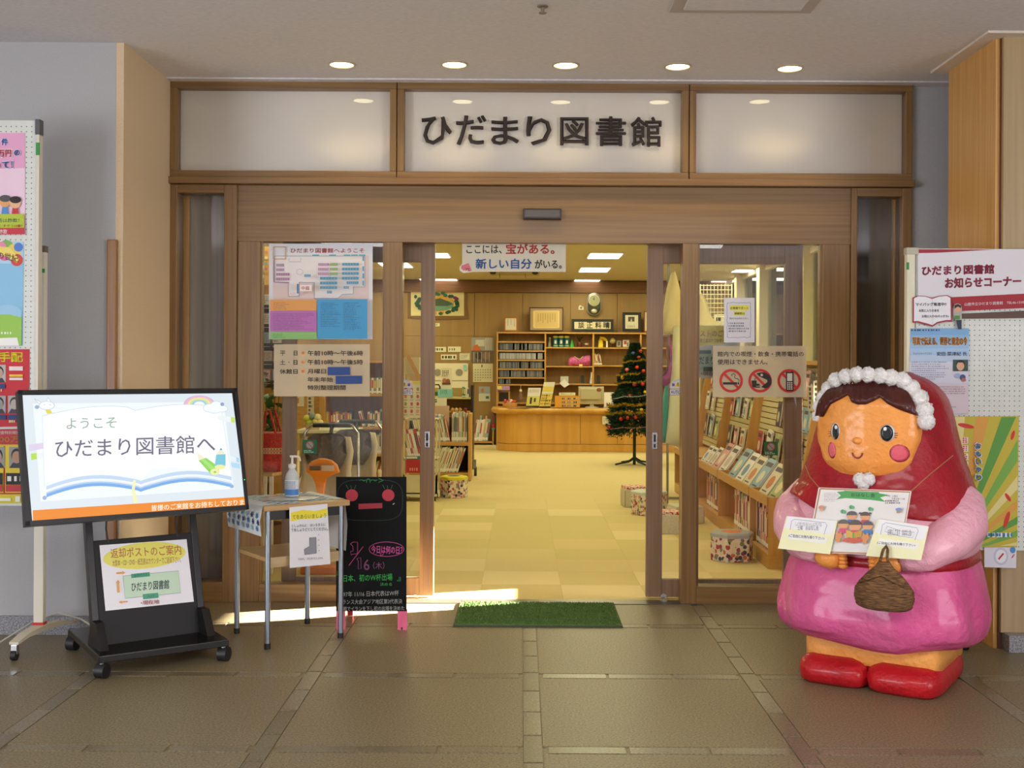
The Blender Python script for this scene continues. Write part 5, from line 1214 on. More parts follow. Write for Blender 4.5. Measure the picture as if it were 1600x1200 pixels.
# left part of the back wall
YW = 20.46
tp_ = thing('wall_tapestry', 'cream tapestry with a wreath picture in a brown cloth border', 'tapestry', at(683, 500, YW))
p = PY(YW-.01, step=.002, rough=.9)
p.sheet([(637, 446), (730, 446), (729, 474), (732, 498), (680, 499.5), (637, 497)], '7a5c38', .01); p.rect(642, 455, 725, 493.5, 'dcd09c')
p.ell(684, 473, 26, 14, 'c89c48'); p.ell(684, 477, 25, 9, '6c9478'); p.poly([(664, 474), (676, 468), (688, 466), (700, 471), (708, 475), (700, 478), (670, 478)], '4c5a48')
rn = random.Random(4)
for i in range(34):
    a_ = i/34*2*pi; p.ell(684+31*cos(a_)+rn.uniform(-2, 2), 474+15*sin(a_)+rn.uniform(-1.5, 1.5), 3.6, 2.8, rn.choice(('1f4030', '285038', '2c5c40', '3a4030', '6c2c54' if cos(a_) > .6 else '1f4030', 'd8983c' if sin(a_) > .7 and abs(cos(a_)) < .5 else '285038')), n=7)
for x, y in ((650, 464), (653, 478), (716, 478), (714, 484)): p.ell(x, y, 2.6, 3, '2c5038', n=7)
p.build('cloth_print', tp_)
def note(label, x0, y0, x1, y1, Y=YW, txt=None, c='ddd8bc', name='paper_sign', cat='sign', draw=None, tc='3a382c'):
    p = PY(Y, step=.001); p.rsheet(x0, y0, x1, y1, c, .004)
    if txt: p.text(txt, x0+(x1-x0)*.12, y0+(y1-y0)*.28, x1-(x1-x0)*.12, y1-(y1-y0)*.28, tc)
    if draw: draw(p)
    return tag(p.build(name), label, cat)
note('tiny white name label beneath the cloth tapestry', 678, 505, 687, 510, draw=lambda p: p.scribble(679.5, 506.5, 685, 509, '504c40', 1, .7, 3, 2))
note('small white word sign, upper left of the four under the tapestry', 677, 542, 697, 550, draw=lambda p: p.scribble(678.5, 544, 695, 548, '3a382c', 1, .9, 3, 3.2))
note('small white word sign, upper right of the four under the tapestry', 700, 541.5, 720, 550, draw=lambda p: p.scribble(702, 544, 718, 548, '6a6858', 1, .9, 4, 3.2))
note('small white word sign, lower left of the four under the tapestry', 689, 554, 713.5, 562, draw=lambda p: p.scribble(690.5, 556, 712, 560.5, '3a382c', 1, .9, 5, 3.6))
note('small white word sign, lower right of the four under the tapestry', 718, 552, 734.5, 563, draw=lambda p: (p.frame(719, 553, 733.5, 562, .4, 'a8a088'), p.scribble(720.5, 555, 732, 561, '7a7868', 3, .5, 6, 1.6)))
note('glossy poster with an orange figure left of the disc shelves', 736.5, 527.5, 771.5, 548, c='989894', name='poster', cat='poster', draw=lambda p: (p.rect(743, 531, 757, 541, 'c4c4b8'), p.poly([(738, 548), (740, 540), (746, 538), (752, 548)], 'c86838'), [p.rect(758+i*2.4, 528, 759+i*2.4, 547, 'd8d8dc') for i in range(5)]))
note('dark glossy photo poster below the poster with the orange figure', 736.5, 548.5, 771, 567, c='6c6054', name='poster', cat='poster', draw=lambda p: (p.ell(748, 556, 5, 6, '3c342c'), p.ell(760, 556, 6, 6, '8c7460'), [p.rect(740+i*6, 550, 741+i*6, 566, 'b4b0a8') for i in range(5)]))
note('cream wall calendar below the glossy posters', 739, 568, 770, 597, c='d8d4b4', name='calendar', cat='calendar', draw=lambda p: (p.text('1', 752, 570, 754, 574, '5a5648'), [p.rect(742+(i % 7)*3.9, 577+(i//7)*4, 743.8+(i % 7)*3.9, 578.6+(i//7)*4, '8c8870') for i in range(31)]))
note('small blue notice with a figure beneath the wall calendar', 748, 604, 766, 627, c='98a4b0', name='notice', cat='notice', draw=lambda p: (p.rect(748, 615, 766, 627, 'c8ccb8'), p.ell(754, 610, 2.5, 3.5, 'b87850'), p.rect(759, 619, 764, 623, '38685c')))
cabw = thing('wall_cabinet', 'cream wall unit with two round grilles behind the white notice', 'cabinet', at(704, 610, 20.3))
a, b = at(678, 567.5, 20.35), at(731, 640, 20.35); B('cabinet_body', CREAM, cabw, (a.x, b.x, 20.35, 20.45, b.z, a.z), bevel=.01, world=True)
for x in (684, 717.5): MB().loft([[(at(x, 582, 20.34).x+r_*cos(t*pi/10), y, at(x, 582, 20.34).z+r_*sin(t*pi/10)) for t in range(20)] for r_, y in ((.062, 20.352), (.062, 20.342))]).build('round_grille', cm('8c887c', .5), cabw, world=True)
e = at(705, 594.5, 20.34); B('joint_strip', cm('a8a08c', .5), cabw, (a.x, b.x, 20.342, 20.35, e.z-.006, e.z+.006), world=True)
p = PY(20.335, step=.001); p.rsheet(724, 570, 729, 579, '8cc8c0', .003); tag(p.build('sticker'), 'pale green sticker at the corner of the cream wall unit', 'sticker')
# picture books on the low shelf left of the counter
ls = thing('low_shelf', 'low wooden shelf holding tall picture books left of the counter', 'shelf', (SX(755), 20.2, 0))
B('shelf_board', SHW, ls, (SX(735), SX(771), 20.1, 20.44, .03, .06), world=True); B('side_board', SHV, ls, (SX(770), SX(772), 20.1, 20.44, 0, .62), world=True)
bookrow(SX(740), SX(763), 20.2, .062, (.36, .46), 'beside the counter', 'tall picture books left of the counter', 31, lean=.14, wr=(.022, .04), pal=['dcd4bc', '8ab0c8', 'a4b878', 'd8a0a0', 'e4e2dc', 'dcd4bc'], noun='picture book')
t = thing('hanging_pouch', 'patterned maroon pouch hanging at the left end of the counter', 'pouch', at(772, 660, 19.1))
a, b = at(769, 642, 19.1), at(773.5, 668, 19.1); B('pouch_cloth', cm('7c5058', .8), t, (a.x, b.x, 19.1, 19.13, b.z, a.z), bevel=.006, world=True); e = at(771, 666, 19.08); MB().ell((e.x, 19.09, e.z), (.03, .02, .035)).build('red_pompom', cm('b82c2c', .8), t, 'all', world=True); MB().ell((e.x, 19.09, e.z-.045), (.03, .02, .025)).build('teal_pompom', cm('3c9890', .8), t, 'all', world=True)
# ---- on the counter
def onC(px, Y): return Vector(((px-815)/1800*Y, Y, CT))
s_ = 18.8/1800
t = thing('candy_basket', 'small basket full of red and white sweets on the counter left end', 'basket', onC(797, 18.85))
MB().lathe([(.10, .0), (.115, .02), (.12, .07), (.114, .07), (.10, .02), (.001, .015)], n=16).build('basket_bowl', cm('c89c50', .6), t, True)
rn = random.Random(8)
for i in range(14):
    a_ = i/14*2*pi*2; r_ = .03+.055*(i % 2); c = MB().path([(-.016, 0, 0), (.016, 0, 0)], .018, 8).build('sweet', cm('d84840' if i % 2 else 'e8d0c8', .4), t, True); c.location = (r_*cos(a_), r_*sin(a_), .085+.015*(i % 3)); c.rotation_euler = (0, 0, a_)
def stand(name, label, x0, x1, y0, y1, dx, Y, draw, back='3a3a38', cat='stand'):
    t = thing(name, label, cat, onC((x0+x1)/2, Y))
    Z0 = CT+.002; H = CH-(y0-568)*Y/1800
    p = Print(lambda x, y: at(x + dx*(y1-y)/(y1-y0), y, Y), (0, -1, 0), step=.001); draw(p); p.build('printed_front', t)
    a, b = at(x0, y1, Y), at(x1, y1, Y); dd = dx*Y/1800
    MB().hexa([(a.x, Y+.006, Z0), (b.x, Y+.006, Z0), (b.x, Y+.15, Z0), (a.x, Y+.15, Z0)], [(a.x+dd, Y+.006, H), (b.x+dd, Y+.006, H), (b.x+dd, Y+.02, H), (a.x+dd, Y+.02, H)]).build('easel', cm(back, .5), t, world=True); return t
stand('leaflet_stand', 'white and yellow leaflet on an easel beside the basket of sweets', 822, 842, 606, 634, 3.5, 18.72, lambda p: (p.rsheet(822, 606, 842, 634, 'd4cc70', .004), p.rect(822, 606, 842, 619, 'dcdcdc'), p.rect(827, 621, 830, 631, '303028'), p.rect(833, 622, 836, 628, '48483c'), p.scribble(824, 609, 840, 614, 'c87070', 2, .4, 2, 2)))
stand('calendar_stand', 'tall yellow calendar stand with black side on the counter', 842.5, 860, 597, 635, 7.5, 18.72, lambda p: (p.rsheet(842.5, 597, 860, 635, 'e0c860', .004), p.rect(842.5, 597, 860, 604, 'dcdac8'), p.rect(842.5, 612, 860, 615, 'd8dccc'), p.line([(851, 616), (851, 634)], .6, '605c30'), p.line([(843, 625), (860, 625)], .6, '605c30'), p.scribble(844, 617, 858, 634, '6a6430', 4, .4, 5, 2)), back='1c1c1a')
stand('opening_days_sign', 'orange days sign with three printed rows in the middle of the counter', 867, 906, 618.5, 636, 0, 18.62, lambda p: (p.rsheet(867, 618.5, 906, 636.5, 'd89830', .005), [p.rect(877, 621+i*5.6, 904, 624.5+i*5.6, 'c8a878') for i in range(3)], [p.scribble(878+j*9, 621.6+i*5.6, 884+j*9, 624.2+i*5.6, '38342c', 1, .9, i*3+j, 2.4) for i in range(3) for j in range(3)]), back='b07820', cat='sign')
note('small white heading card above the orange days sign', 873.5, 613.5, 899, 618, Y=18.63, txt='開館カレンダー', c='e0dcb4')
t = thing('computer_monitor', 'pale beige monitor seen from behind on the counter', 'monitor', onC(925, 18.95))
a, b = at(904, 604, 18.9), at(943.5, 634, 18.9)
B('screen_housing', cm('c4bd9c', .5), t, (a.x, b.x, 18.9, 18.94, b.z+.03, a.z), bevel=.006, world=True); B('rear_bulge', cm('b8b08e', .5), t, (a.x+.03, b.x-.04, 18.86, 18.9, b.z+.10, a.z-.03), bevel=.012, world=True)
MB().lathe([(.11, 0), (.11, .012), (.04, .02)], n=18).build('stand_base', cm('cac4a8', .5), t, True); B('stand_neck', cm('c4bd9c', .5), t, (-.03, .03, -.03, .0, .01, .10)); e = at(936, 609, 18.85); MB().ell((e.x, 18.855, e.z), (.04, .006, .03)).build('ribbon_bow', cm('8c4c34', .7), t, 'all', world=True); B('keyboard', cm('2c2c30', .5), t, (-.20, .20, .10, .22, .0, .02))
t = thing('card_holder', 'white cards standing in a holder beside the monitor', 'holder', onC(952, 18.8))
a, b = at(944, 613, 18.8), at(959.5, 634, 18.8); B('card', WHITE, t, (a.x, b.x, 18.8, 18.806, CT, a.z), world=True); B('holder_base', cm('a8a490', .4), t, (a.x-.01, b.x+.01, 18.77, 18.84, CT, CT+.02), world=True)
for i in range(3): B('pen', BLK, t, (a.x+.04+i*.04, a.x+.05+i*.04, 18.785, 18.795, CT+.01, CT+.09), world=True)
p = PY(18.6, step=.001); p.sheet([(941, 651), (944, 650), (949.5, 652), (955, 650), (958, 651), (957.5, 663), (950, 664), (941.5, 663)], 'dcd8c4', .004); p.scribble(943, 654, 956, 661, '5c5848', 3, .4, 3, 2); tag(p.build('paper_notice'), 'white book shaped notice stuck on the front of the counter', 'notice')
t = thing('leaflet_pile', 'flat fan of pink and grey leaflets on the counter edge', 'leaflets', onC(818, 18.62))
for i, (c, dx) in enumerate((('d89890', -.16), ('d8a8a0', -.10), ('7c7464', .03), ('8c8474', .08))): o = B('leaflet', cm(c, .6), t, (-.09, .09, -.04, .05, .001+i*.003, .0035+i*.003)); o.location = (dx, 0, 0); o.rotation_euler = (0, 0, .2*i-.2)
# ceiling lights, air conditioner, banner
def clight(px0, px1, py0, py1, label):
    Yn = -(2.9-CH)*1800/(py0-568) if 0 else (2.9-CH)*1800/(568-py0); Yf = (2.9-CH)*1800/(568-py1)
    a, b = (px0-815)/1800*Yn, (px1-815)/1800*Yn
    t = thing('ceiling_light', label, 'ceiling light', ((a+b)/2, (Yn+Yf)/2, 2.9), 0, 'bright ceiling lights of the library')
    B('light_frame', cm('d8d4c8', .5), t, (a-.03, b+.03, Yn-.03, Yf+.03, 2.892, 2.9), world=True); B('diffuser', cm('fff6e4', .5, 0, 5), t, (a, b, Yn, Yf, 2.885, 2.893), world=True)
clight(922, 972, 394.5, 402, 'bright rectangular ceiling light nearest to the door, right of the banner'); clight(908, 953, 417, 423.5, 'second ceiling light behind the banner, right of it'); clight(898, 937, 436, 439, 'farthest ceiling light right of the banner')
clight(628, 698, 395.5, 402, 'bright ceiling light near the top of the left door leaf'); clight(655, 712, 436, 439, 'farthest ceiling light left of the banner'); clight(590, 636, 411, 418, 'ceiling light seen behind the left door post')
clight(1113, 1156, 437, 441, 'lower ceiling light seen through the right pane'); clight(1150, 1176, 419, 422.5, 'ceiling light seen above the small notice in the right pane')
t = thing('air_conditioner', 'cream ceiling air conditioner grille below the hanging banner', 'air conditioner', at(803, 432, 18.6))
B('grille_body', cm('b4a880', .6), t, (at(765, 432, 18.6).x, at(843, 432, 18.6).x, 18.3, 18.9, 2.86, 2.9), world=True, bevel=.008); B('air_slot', cm('70603c', .6), t, (at(781, 432, 18.6).x, at(825, 432, 18.6).x, 18.28, 18.3, 2.872, 2.884), world=True)
for x in (771, 836): q = at(x, 431, 18.5); MB().ell((q.x, 18.3, 2.86), (.05, .03, .03)).build('sensor_dome', cm('4a3c28', .5), t, 'all', world=True)
for x in (781, 821): q = at(x, 436, 18.5); MB().path([(q.x, 18.4, 2.86), (q.x, 18.4, 2.79)], .004, 5).build('pull_cord', cm('4a4234', .6), t, world=True)
YBN = 6.905
bn = thing('hanging_banner', 'white banner with hand lettered slogan hanging in the doorway', 'banner', at(803, 400, YBN))
p = PY(YBN, step=.0006); p.T(5.3333, 700, 370)
p.rsheet(118, 40, 982, 292, 'd9d3bc', .003)
p.text('ここには、', 152, 70, 448, 140, '2a2624', bold=.035); p.text('宝がある。', 482, 58, 888, 144, 'c4322c', bold=.05); p.text('新しい自分', 230, 182, 698, 268, '2f5fa8', bold=.045); p.text('がいる。', 722, 190, 948, 266, '2a2624', bold=.035)
p.build('lettered_sheet', bn)
p = PY(YBN-.004, step=.0006); p.T(5.3333, 700, 370); p.sheet([(96, 250), (112, 230), (168, 212), (203, 285), (196, 294), (128, 302), (98, 282)], 'ddd6c8', .001); p.poly([(112, 240), (170, 218), (198, 284), (176, 290), (150, 276), (130, 282), (108, 262)], 'd87880'); p.line([(146, 288), (156, 268), (172, 262), (176, 286)], 4, '4c2c30'); p.line([(142, 262), (182, 266)], 3, '5c3038')
p.build('paper_cutout', bn)
# ============================================================ library: middle and foreground pieces
# christmas tree
tx = at(989, 722, 16.3); XT = tx.x
tree = thing('christmas_tree', 'green artificial christmas tree with gold tinsel beside the counter', 'tree', (XT+.02, 16.3, 0))
MB().path([(0, 0, .0), (0, 0, 1.68)], .022, 8).build('trunk', cm('20301c', .7), tree, True)
for k in range(4):
    a_ = k*pi/2+.5; MB().path([(0, 0, .10), (.10*cos(a_), .10*sin(a_), .045), (.32*cos(a_), .32*sin(a_), .012)], [.018, .016, .012], 6).build('stand_leg', cm('18281c', .6), tree, True)
rn = random.Random(9); m = MB(); mm = 0
for i in range(15000):
    z = .50+(1.22)*(rn.random()**1.05); f_ = (z-.50)/1.22; R_ = .40*(1-f_)**.8*(1+.14*sin(z*26))+.02
    if f_ < .08: R_ *= .8
    a_ = rn.uniform(0, 2*pi); r_ = R_*rn.uniform(.25, 1)**.5
    c = Vector((r_*cos(a_), r_*sin(a_), z-.10*r_/.3*rn.uniform(.2, 1))); d = Vector((cos(a_+rn.uniform(-.6, .6)), sin(a_+rn.uniform(-.6, .6)), rn.uniform(-.5, .25))).normalized()*.062; s1 = d.cross(Vector((0, 0, 1))).normalized()*.010
    m.mi = rn.choice((0, 0, 1)); m.f([m.v(c-s1), m.v(c+s1), m.v(c+d)]); m.f([m.v(c-Vector((0, 0, .008))), m.v(c+Vector((0, 0, .008))), m.v(c+d*.9)])
o = m.build('needles', [cm('1c3a20', .7), cm('2c5430', .7)], tree); o['kind'] = 'stuff'
def garland(z0, z1, turns, rad, mat, name, ph, n=60, fl=.034):
    m = MB(); rn = random.Random(int(z0*100))
    for i in range(n*14):
        t_ = i/(n*14); a_ = ph+turns*2*pi*t_; z = z0+(z1-z0)*t_; f_ = (z-.5)/1.22; R_ = .40*(1-f_)**.8+.045+rad
        c = Vector((R_*cos(a_), R_*sin(a_), z-.02*abs(sin(a_*3)))); d = Vector((rn.uniform(-1, 1), rn.uniform(-1, 1), rn.uniform(-1, 1)))*fl; m.f([m.v(c), m.v(c+d), m.v(c+d*.6+Vector((0, 0, .007)))])
    o = m.build(name, mat, tree); o['kind'] = 'stuff'
GOLD = cm('c8a428', .25, .6)
garland(.72, .90, 1.6, .02, GOLD, 'gold_tinsel', 2.6, 110); garland(1.15, 1.30, 1.3, .02, GOLD, 'gold_tinsel', 3.0, 60, .025); garland(1.45, 1.55, 1, .02, GOLD, 'gold_tinsel', 3.0, 40, .022); garland(.52, .62, .6, -.02, cm('c890a8', .4, .3), 'pink_bead_garland', 3.3, 30, .012)
garland(.95, 1.08, .6, .03, cm('c8d0dc', .3, .4), 'silver_garland', 3.6, 40, .012)
rn = random.Random(5)
for i, (px, py, c) in enumerate(((995, 574, 'c83018'), (980, 578, 'd06878'), (1005, 580, 'b83020'), (972, 590, 'c8a030'), (990, 601, '8c2c24'), (1003, 600, 'b8281c'), (983, 618, 'a02820'), (968, 653, 'b8281c'), (979, 652, 'a82c20'), (991, 651, 'b83828'), (998, 559, '9c2c20'), (990, 552, '38507c'), (1001, 549, 'b02c20'), (951, 667, '8c1c18'), (1007, 613, 'd0b028'), (1000, 640, 'c8a028'))):
    q = at(px, py, 16.3-.16 if px > 975 else 16.3-.05); z = q.z; f_ = max(0, min(1, (z-.5)/1.22)); R_ = .40*(1-f_)**.8+.03
    x = max(-R_, min(R_, q.x-XT-.02)); y = -math.sqrt(max(0, R_*R_-x*x))*.95
    o = MB().ell((x, y-.01, z), (.03, .03, .03), 10, 8).build('bauble', cm(c, .2, .3), tree, 'all')
# hexagonal and round stools
def patmat(name, cols, sc):
    m, nt, b = mk(name); N = nt.nodes; L = nt.links; tc = N.new('ShaderNodeTexCoord'); vo = N.new('ShaderNodeTexVoronoi'); vo.inputs['Scale'].default_value = sc
    cr = N.new('ShaderNodeValToRGB'); cr.color_ramp.interpolation = 'CONSTANT'; sep = N.new('ShaderNodeSeparateColor')
    while len(cr.color_ramp.elements) < len(cols): cr.color_ramp.elements.new(.5)
    for i, c in enumerate(cols): cr.color_ramp.elements[i].position = i/len(cols); cr.color_ramp.elements[i].color = lin(c)
    v2 = N.new('ShaderNodeTexVoronoi'); v2.inputs['Scale'].default_value = sc; mx = N.new('ShaderNodeMix'); mx.data_type = 'RGBA'; gt = N.new('ShaderNodeMath'); gt.operation = 'GREATER_THAN'; gt.inputs[1].default_value = .58
    L.new(tc.outputs['Object'], vo.inputs['Vector']); L.new(vo.outputs['Color'], sep.inputs[0]); L.new(sep.outputs[0], cr.inputs[0]); L.new(vo.outputs['Distance'], gt.inputs[0]); L.new(gt.outputs[0], mx.inputs[0]); L.new(cr.outputs[0], mx.inputs[6]); mx.inputs[7].default_value = lin('e0d4c0'); L.new(mx.outputs[2], b.inputs['Base Color']); b.inputs['Roughness'].default_value = .8; return m
PATM = patmat('patterned_fabric', ['b84858', 'e0d4c0', '384058', 'c87888', 'e0d4c0', '889078', 'd0a070', 'e0d4c0'], 38)
PATM2 = patmat('patterned_fabric_small', ['a84840', 'd8ccb0', '3c4450', 'c07050', 'd8ccb0', '7c8868', '984060', 'd8ccb0'], 34)
def hexstool(label, px, pyb, w, h, side, topm, disc_, Y=None, ph=0, n=6, group='low fabric stools'):
    Y = 2556/(pyb-568+0.0) if Y is None else Y; Y += w/2*.8; x = (px-815)/1800*Y
    t = thing('low_stool', label, 'stool', (x, Y, 0), 0, group); r_ = w/2
    P = lambda r_, z: [(r_*cos(ph+2*pi*i/n), r_*sin(ph+2*pi*i/n), z) for i in range(n)]
    MB().loft([P(r_, .0), P(r_*1.01, h*.5), P(r_, h-.02)]).build('fabric_side', side, t, world=False, bevel=.006)
    MB().loft([P(r_+.004, h-.03), P(r_+.004, h-.006), P(r_-.012, h+.004)]).build('seat_cushion', topm, t)
    if disc_: MB().loft([[(r_*.45*cos(a)*(1+.15*sin(a*3)), r_*.4*sin(a), z) for a in [2*pi*i/16 for i in range(16)]] for z in (h+.003, h+.0055)]).build('applique', disc_, t)
    return t
hexstool('patterned hexagonal stool with a bright yellow top at the left of the aisle', 710, 779, .30, .22, PATM, cm('d8cc30', .7), cm('3a3430', .7), ph=.2)
hexstool('patterned hexagonal stool with a grey top inside the right pane', 1145, 877, .32, .20, PATM2, cm('a8acac', .8), cm('e07838', .7), ph=.15)
def sqstool(label, px0, px1, pyt, pyb, side, topm, rz=.3, Y=None):
    Y = 2556/(pyb-568) if Y is None else Y; w = (px1-px0)/1800*Y; h = CH-(pyt-568)*Y/1800-.02; x = ((px0+px1)/2-815)/1800*Y
    t = thing('canvas_box_stool', label, 'stool', (x, Y+w/2, 0), rz, 'low fabric stools'); r_ = w/2*.92
    MB().loft([[(sx*r_*k, sy*r_*k, z) for sx, sy in ((-1, -1), (1, -1), (1, 1), (-1, 1))] for z, k in ((0, 1), (h*.5, 1.02), (h-.02, 1))]).build('canvas_side', side, t, bevel=.008)
    B('seat_cushion', topm, t, (-r_+.005, r_-.005, -r_+.005, r_-.005, h-.03, h+.006), bevel=.006)
    for sx in (-1, 1): B('seam', cm('a89c84', .8), t, (sx*r_-.004, sx*r_+.004, -r_-.006, -r_, .01, h-.03))
CANV = noisy('canvas_cloth', 'c4bca4', 'd4ccb6', (90, 90, 90), .9); REDP = patmat('red_spotted', ['b83838', 'b83838', 'd8c8c0', 'b83838'], 60)
sqstool('white canvas stool with a red spotted top, farthest of the three by the right leaf', 974, 1012, 758, 792, CANV, REDP, .12)
hexstool('stool with red flower print between the two white canvas stools', 1015, 805, .34, .22, PATM, cm('c8ccc8', .8), None, ph=0)
sqstool('white canvas stool with a red spotted top, nearest of the three by the right leaf', 1028, 1066, 796, 834, CANV, REDP, -.06)
sqstool('plain cream stool half hidden behind the right door post', 1050, 1100, 788, 818, CANV, CANV, .2)
# book bin at the left of the doorway
YBI = 13.9
def bx(px): return (px-815)/1800*YBI
def bz(py): return CH-(py-568)*YBI/1800
bin_ = thing('book_bin', 'wooden two shelf book bin crammed with picture books left of the aisle', 'shelf', (bx(690), 14.1, 0))
xL, xR = bx(636), bx(732)
B('end_panel', SHV, bin_, (xR, xR+.035, YBI, YBI+.42, 0, bz(647)), world=True, bevel=.003); B('end_panel', SHV, bin_, (xL-.03, xL, YBI, YBI+.42, 0, bz(647)), world=True)
B('plinth', SHW, bin_, (xL, xR, YBI+.02, YBI+.40, 0, bz(742)), world=True); B('shelf', SHW, bin_, (xL, xR, YBI, YBI+.42, bz(742), bz(742)+.02), world=True); B('shelf', SHW, bin_, (xL, xR, YBI, YBI+.42, bz(697), bz(691)), world=True)
B('back_board', cm('3a2c1c', .7), bin_, (xL, xR, YBI+.40, YBI+.415, bz(742), bz(655)), world=True)
PB = ['dcd4bc', 'a4b878', 'e4e2dc', '8a8478', 'd8a0a0', 'dcd4bc', '8ab0c8', 'b8423a', 'e4e2dc']
bookrow(bx(678)-.05, bx(704), YBI+.14, bz(691)+.001, (.30, .335), 'in the bin, upper left clump', 'picture books in the book bin', 41, PB, (.007, .012), .24, lean=-.20, noun='thin picture book')
bookrow(bx(706), xR-.005, YBI+.14, bz(691)+.001, (.33, .36), 'in the bin, upper right clump', 'picture books in the book bin', 42, PB, (.007, .012), .24, lean=-.0, noun='thin picture book')
bookrow(bx(679)-.12, bx(716), YBI+.14, bz(742)+.021, (.30, .335), 'in the lower row of the bin', 'picture books in the book bin', 43, PB, (.008, .014), .24, lean=.33, noun='slanting picture book')
bookrow(bx(650), bx(668), YBI+.14, bz(691)+.001, (.30, .34), 'in the bin, behind the leaf stile', 'picture books in the book bin', 44, PB, (.012, .02), .24, lean=-.22, noun='picture book')
# things on and behind the bin
bt2 = thing('low_bookcase', 'cream topped bookcase with a white notice behind the book bin', 'shelf', (bx(690), 15.6, 0)); Y5 = 15.4
g5 = lambda px, py: at(px, py, Y5)
B('top_board', cm('c8b878', .5), bt2, (g5(640, 620).x, g5(737, 620).x, Y5, Y5+.4, g5(700, 621).z-.02, g5(700, 621).z), world=True); B('end_frame', cm('1c1c20', .4), bt2, (g5(735.5, 600).x, g5(739.5, 600).x, Y5, Y5+.4, 0, g5(737, 602).z), world=True); B('back_board', cm('a8905c', .6), bt2, (g5(640, 620).x, g5(735, 620).x, Y5+.38, Y5+.4, .1, g5(700, 607).z), world=True); B('shelf', SHW, bt2, (g5(640, 620).x, g5(735, 620).x, Y5, Y5+.38, g5(700, 642).z-.02, g5(700, 642).z), world=True)
bookrow(g5(722, 600).x, g5(735, 600).x, Y5+.12, g5(700, 621).z+.001, (.13, .16), 'on the cream topped bookcase', 'small books on the cream topped bookcase', 45, ['4a8a58', 'e4e2dc', 'dcd4bc'], (.018, .026), .15, noun='small book')
note('white tall notice with a photo on the cream topped bookcase', 688.5, 575, 706, 620.5, Y=15.43, c='e2dcc8', name='notice', draw=lambda p: (p.scribble(691, 579, 703, 589, '403c34', 4, .5, 3, 2.4), p.ell(694.5, 595, 3.5, 4, 'b87058'), p.ell(700, 596, 3.5, 4, '985c48'), p.rect(691, 598, 704, 601, '6c4c3c')))
note('pale blue notice lying against the cream topped bookcase', 684, 608, 707, 621, Y=15.405, c='88c8cc', name='notice', draw=lambda p: p.scribble(688, 610, 702, 617, '40787c', 3, .5, 7, 2.5))
note('white paper with black marks below the pale blue notice', 677, 622, 698, 641, Y=15.395, c='dcd8c8', name='notice', draw=lambda p: (p.rect(679, 624, 683, 625.5, '2c2c2c'), p.rect(679, 627, 683, 628.5, '2c2c2c')))
note('pale pink sheet standing above the picture books', 676, 634, 702, 691, Y=14.296, c='d8b898', name='divider_sheet', cat='sheet')
t = thing('flower_pot', 'row of small dark flowers standing behind the picture books', 'flowers', g5(722, 645)); 
for i, (x, c) in enumerate(((707, 'c89848'), (713, 'd0a860'), (719, 'b88c40'), (727, '8c2028'))): q = at(x, 641, 14.25); MB().ell((q.x, 14.27, q.z), (.022, .02, .03)).build('blossom', cm(c, .7), t, 'all', world=True); MB().path([(q.x, 14.27, q.z), (q.x, 14.27, bz(691))], .004, 5).build('stem', cm('3c5828', .7), t, world=True)
t = thing('black_basket', 'small black wire basket with a green box on the cream bookcase', 'basket', g5(680, 608)); a, b = at(676, 601, 15.45), at(687.5, 618, 15.45)
MB().path([(a.x, 15.45, b.z), (a.x, 15.45, a.z), (b.x-.02, 15.45, a.z), (b.x, 15.45, a.z-.03), (b.x, 15.45, b.z)], .012, 6).build('handle', BLK, t, world=True); B('green_box', cm('2c6c48', .6), t, (a.x+.01, b.x-.01, 15.44, 15.5, b.z+.0, b.z+.05), world=True)
t = thing('cart_wheel', 'grey wheeled trolley foot sticking out behind the book bin', 'trolley', at(742, 730, 14.6)); MB().path([(at(741, 720, 14.6).x-.0, 14.6, .05), (at(745, 720, 14.6).x, 14.6, .05)], .06, 14).build('wheel', cm('3c3c38', .5), t, True, world=True); B('fork', cm('8c8c80', .4), t, (at(741, 720, 14.6).x-.01, at(744, 720, 14.6).x, 14.56, 14.64, .08, .20), world=True); B('trolley_arm', cm('8c8c80', .4), t, (at(738, 720, 14.6).x-.4, at(744, 720, 14.6).x, 14.6, 14.63, .18, .20), world=True)
# cream book truck seen through the left leaf glass
Y6 = 11.8; t6 = lambda px, py: at(px, py, Y6)
trk = thing('book_truck', 'cream steel book truck with a picture sheet on its end, left of the aisle', 'trolley', (t6(655, 700).x, 12.0, 0)); XA, XB = t6(630, 600).x, t6(684, 600).x
for x in (XA, XB-.02):
    for y in (Y6, Y6+.4): B('post', cm('d2c8a4', .4), trk, (x, x+.02, y, y+.02, .08, t6(640, 560).z if x == XA else t6(640, 655).z), world=True)
for py, yo in ((770, .08), (717, .08), (655, .08)): B('shelf', cm('d2c8a4', .4), trk, (XA, XB, Y6, Y6+.42, t6(640, py).z-.012, t6(640, py).z), world=True)
B('base_panel', cm('d4cca8', .4), trk, (XA, XB, Y6, Y6+.015, t6(640, 776).z, t6(640, 742).z), world=True); B('top_tray', cm('d2c8a4', .4), trk, (XA, XB-.2, Y6+.1, Y6+.4, t6(640, 585).z, t6(640, 558).z), world=True)
MB().hexa([(t6(634, 550).x, Y6+.0, t6(640, 556).z), (t6(641, 550).x, Y6, t6(640, 556).z), (t6(662, 550).x, Y6, t6(640, 598).z), (t6(655, 550).x, Y6, t6(640, 598).z)], [(t6(634, 550).x, Y6+.03, t6(640, 556).z), (t6(641, 550).x, Y6+.03, t6(640, 556).z), (t6(662, 550).x, Y6+.03, t6(640, 598).z), (t6(655, 550).x, Y6+.03, t6(640, 598).z)]).build('slanting_board', SHV, trk, world=True)
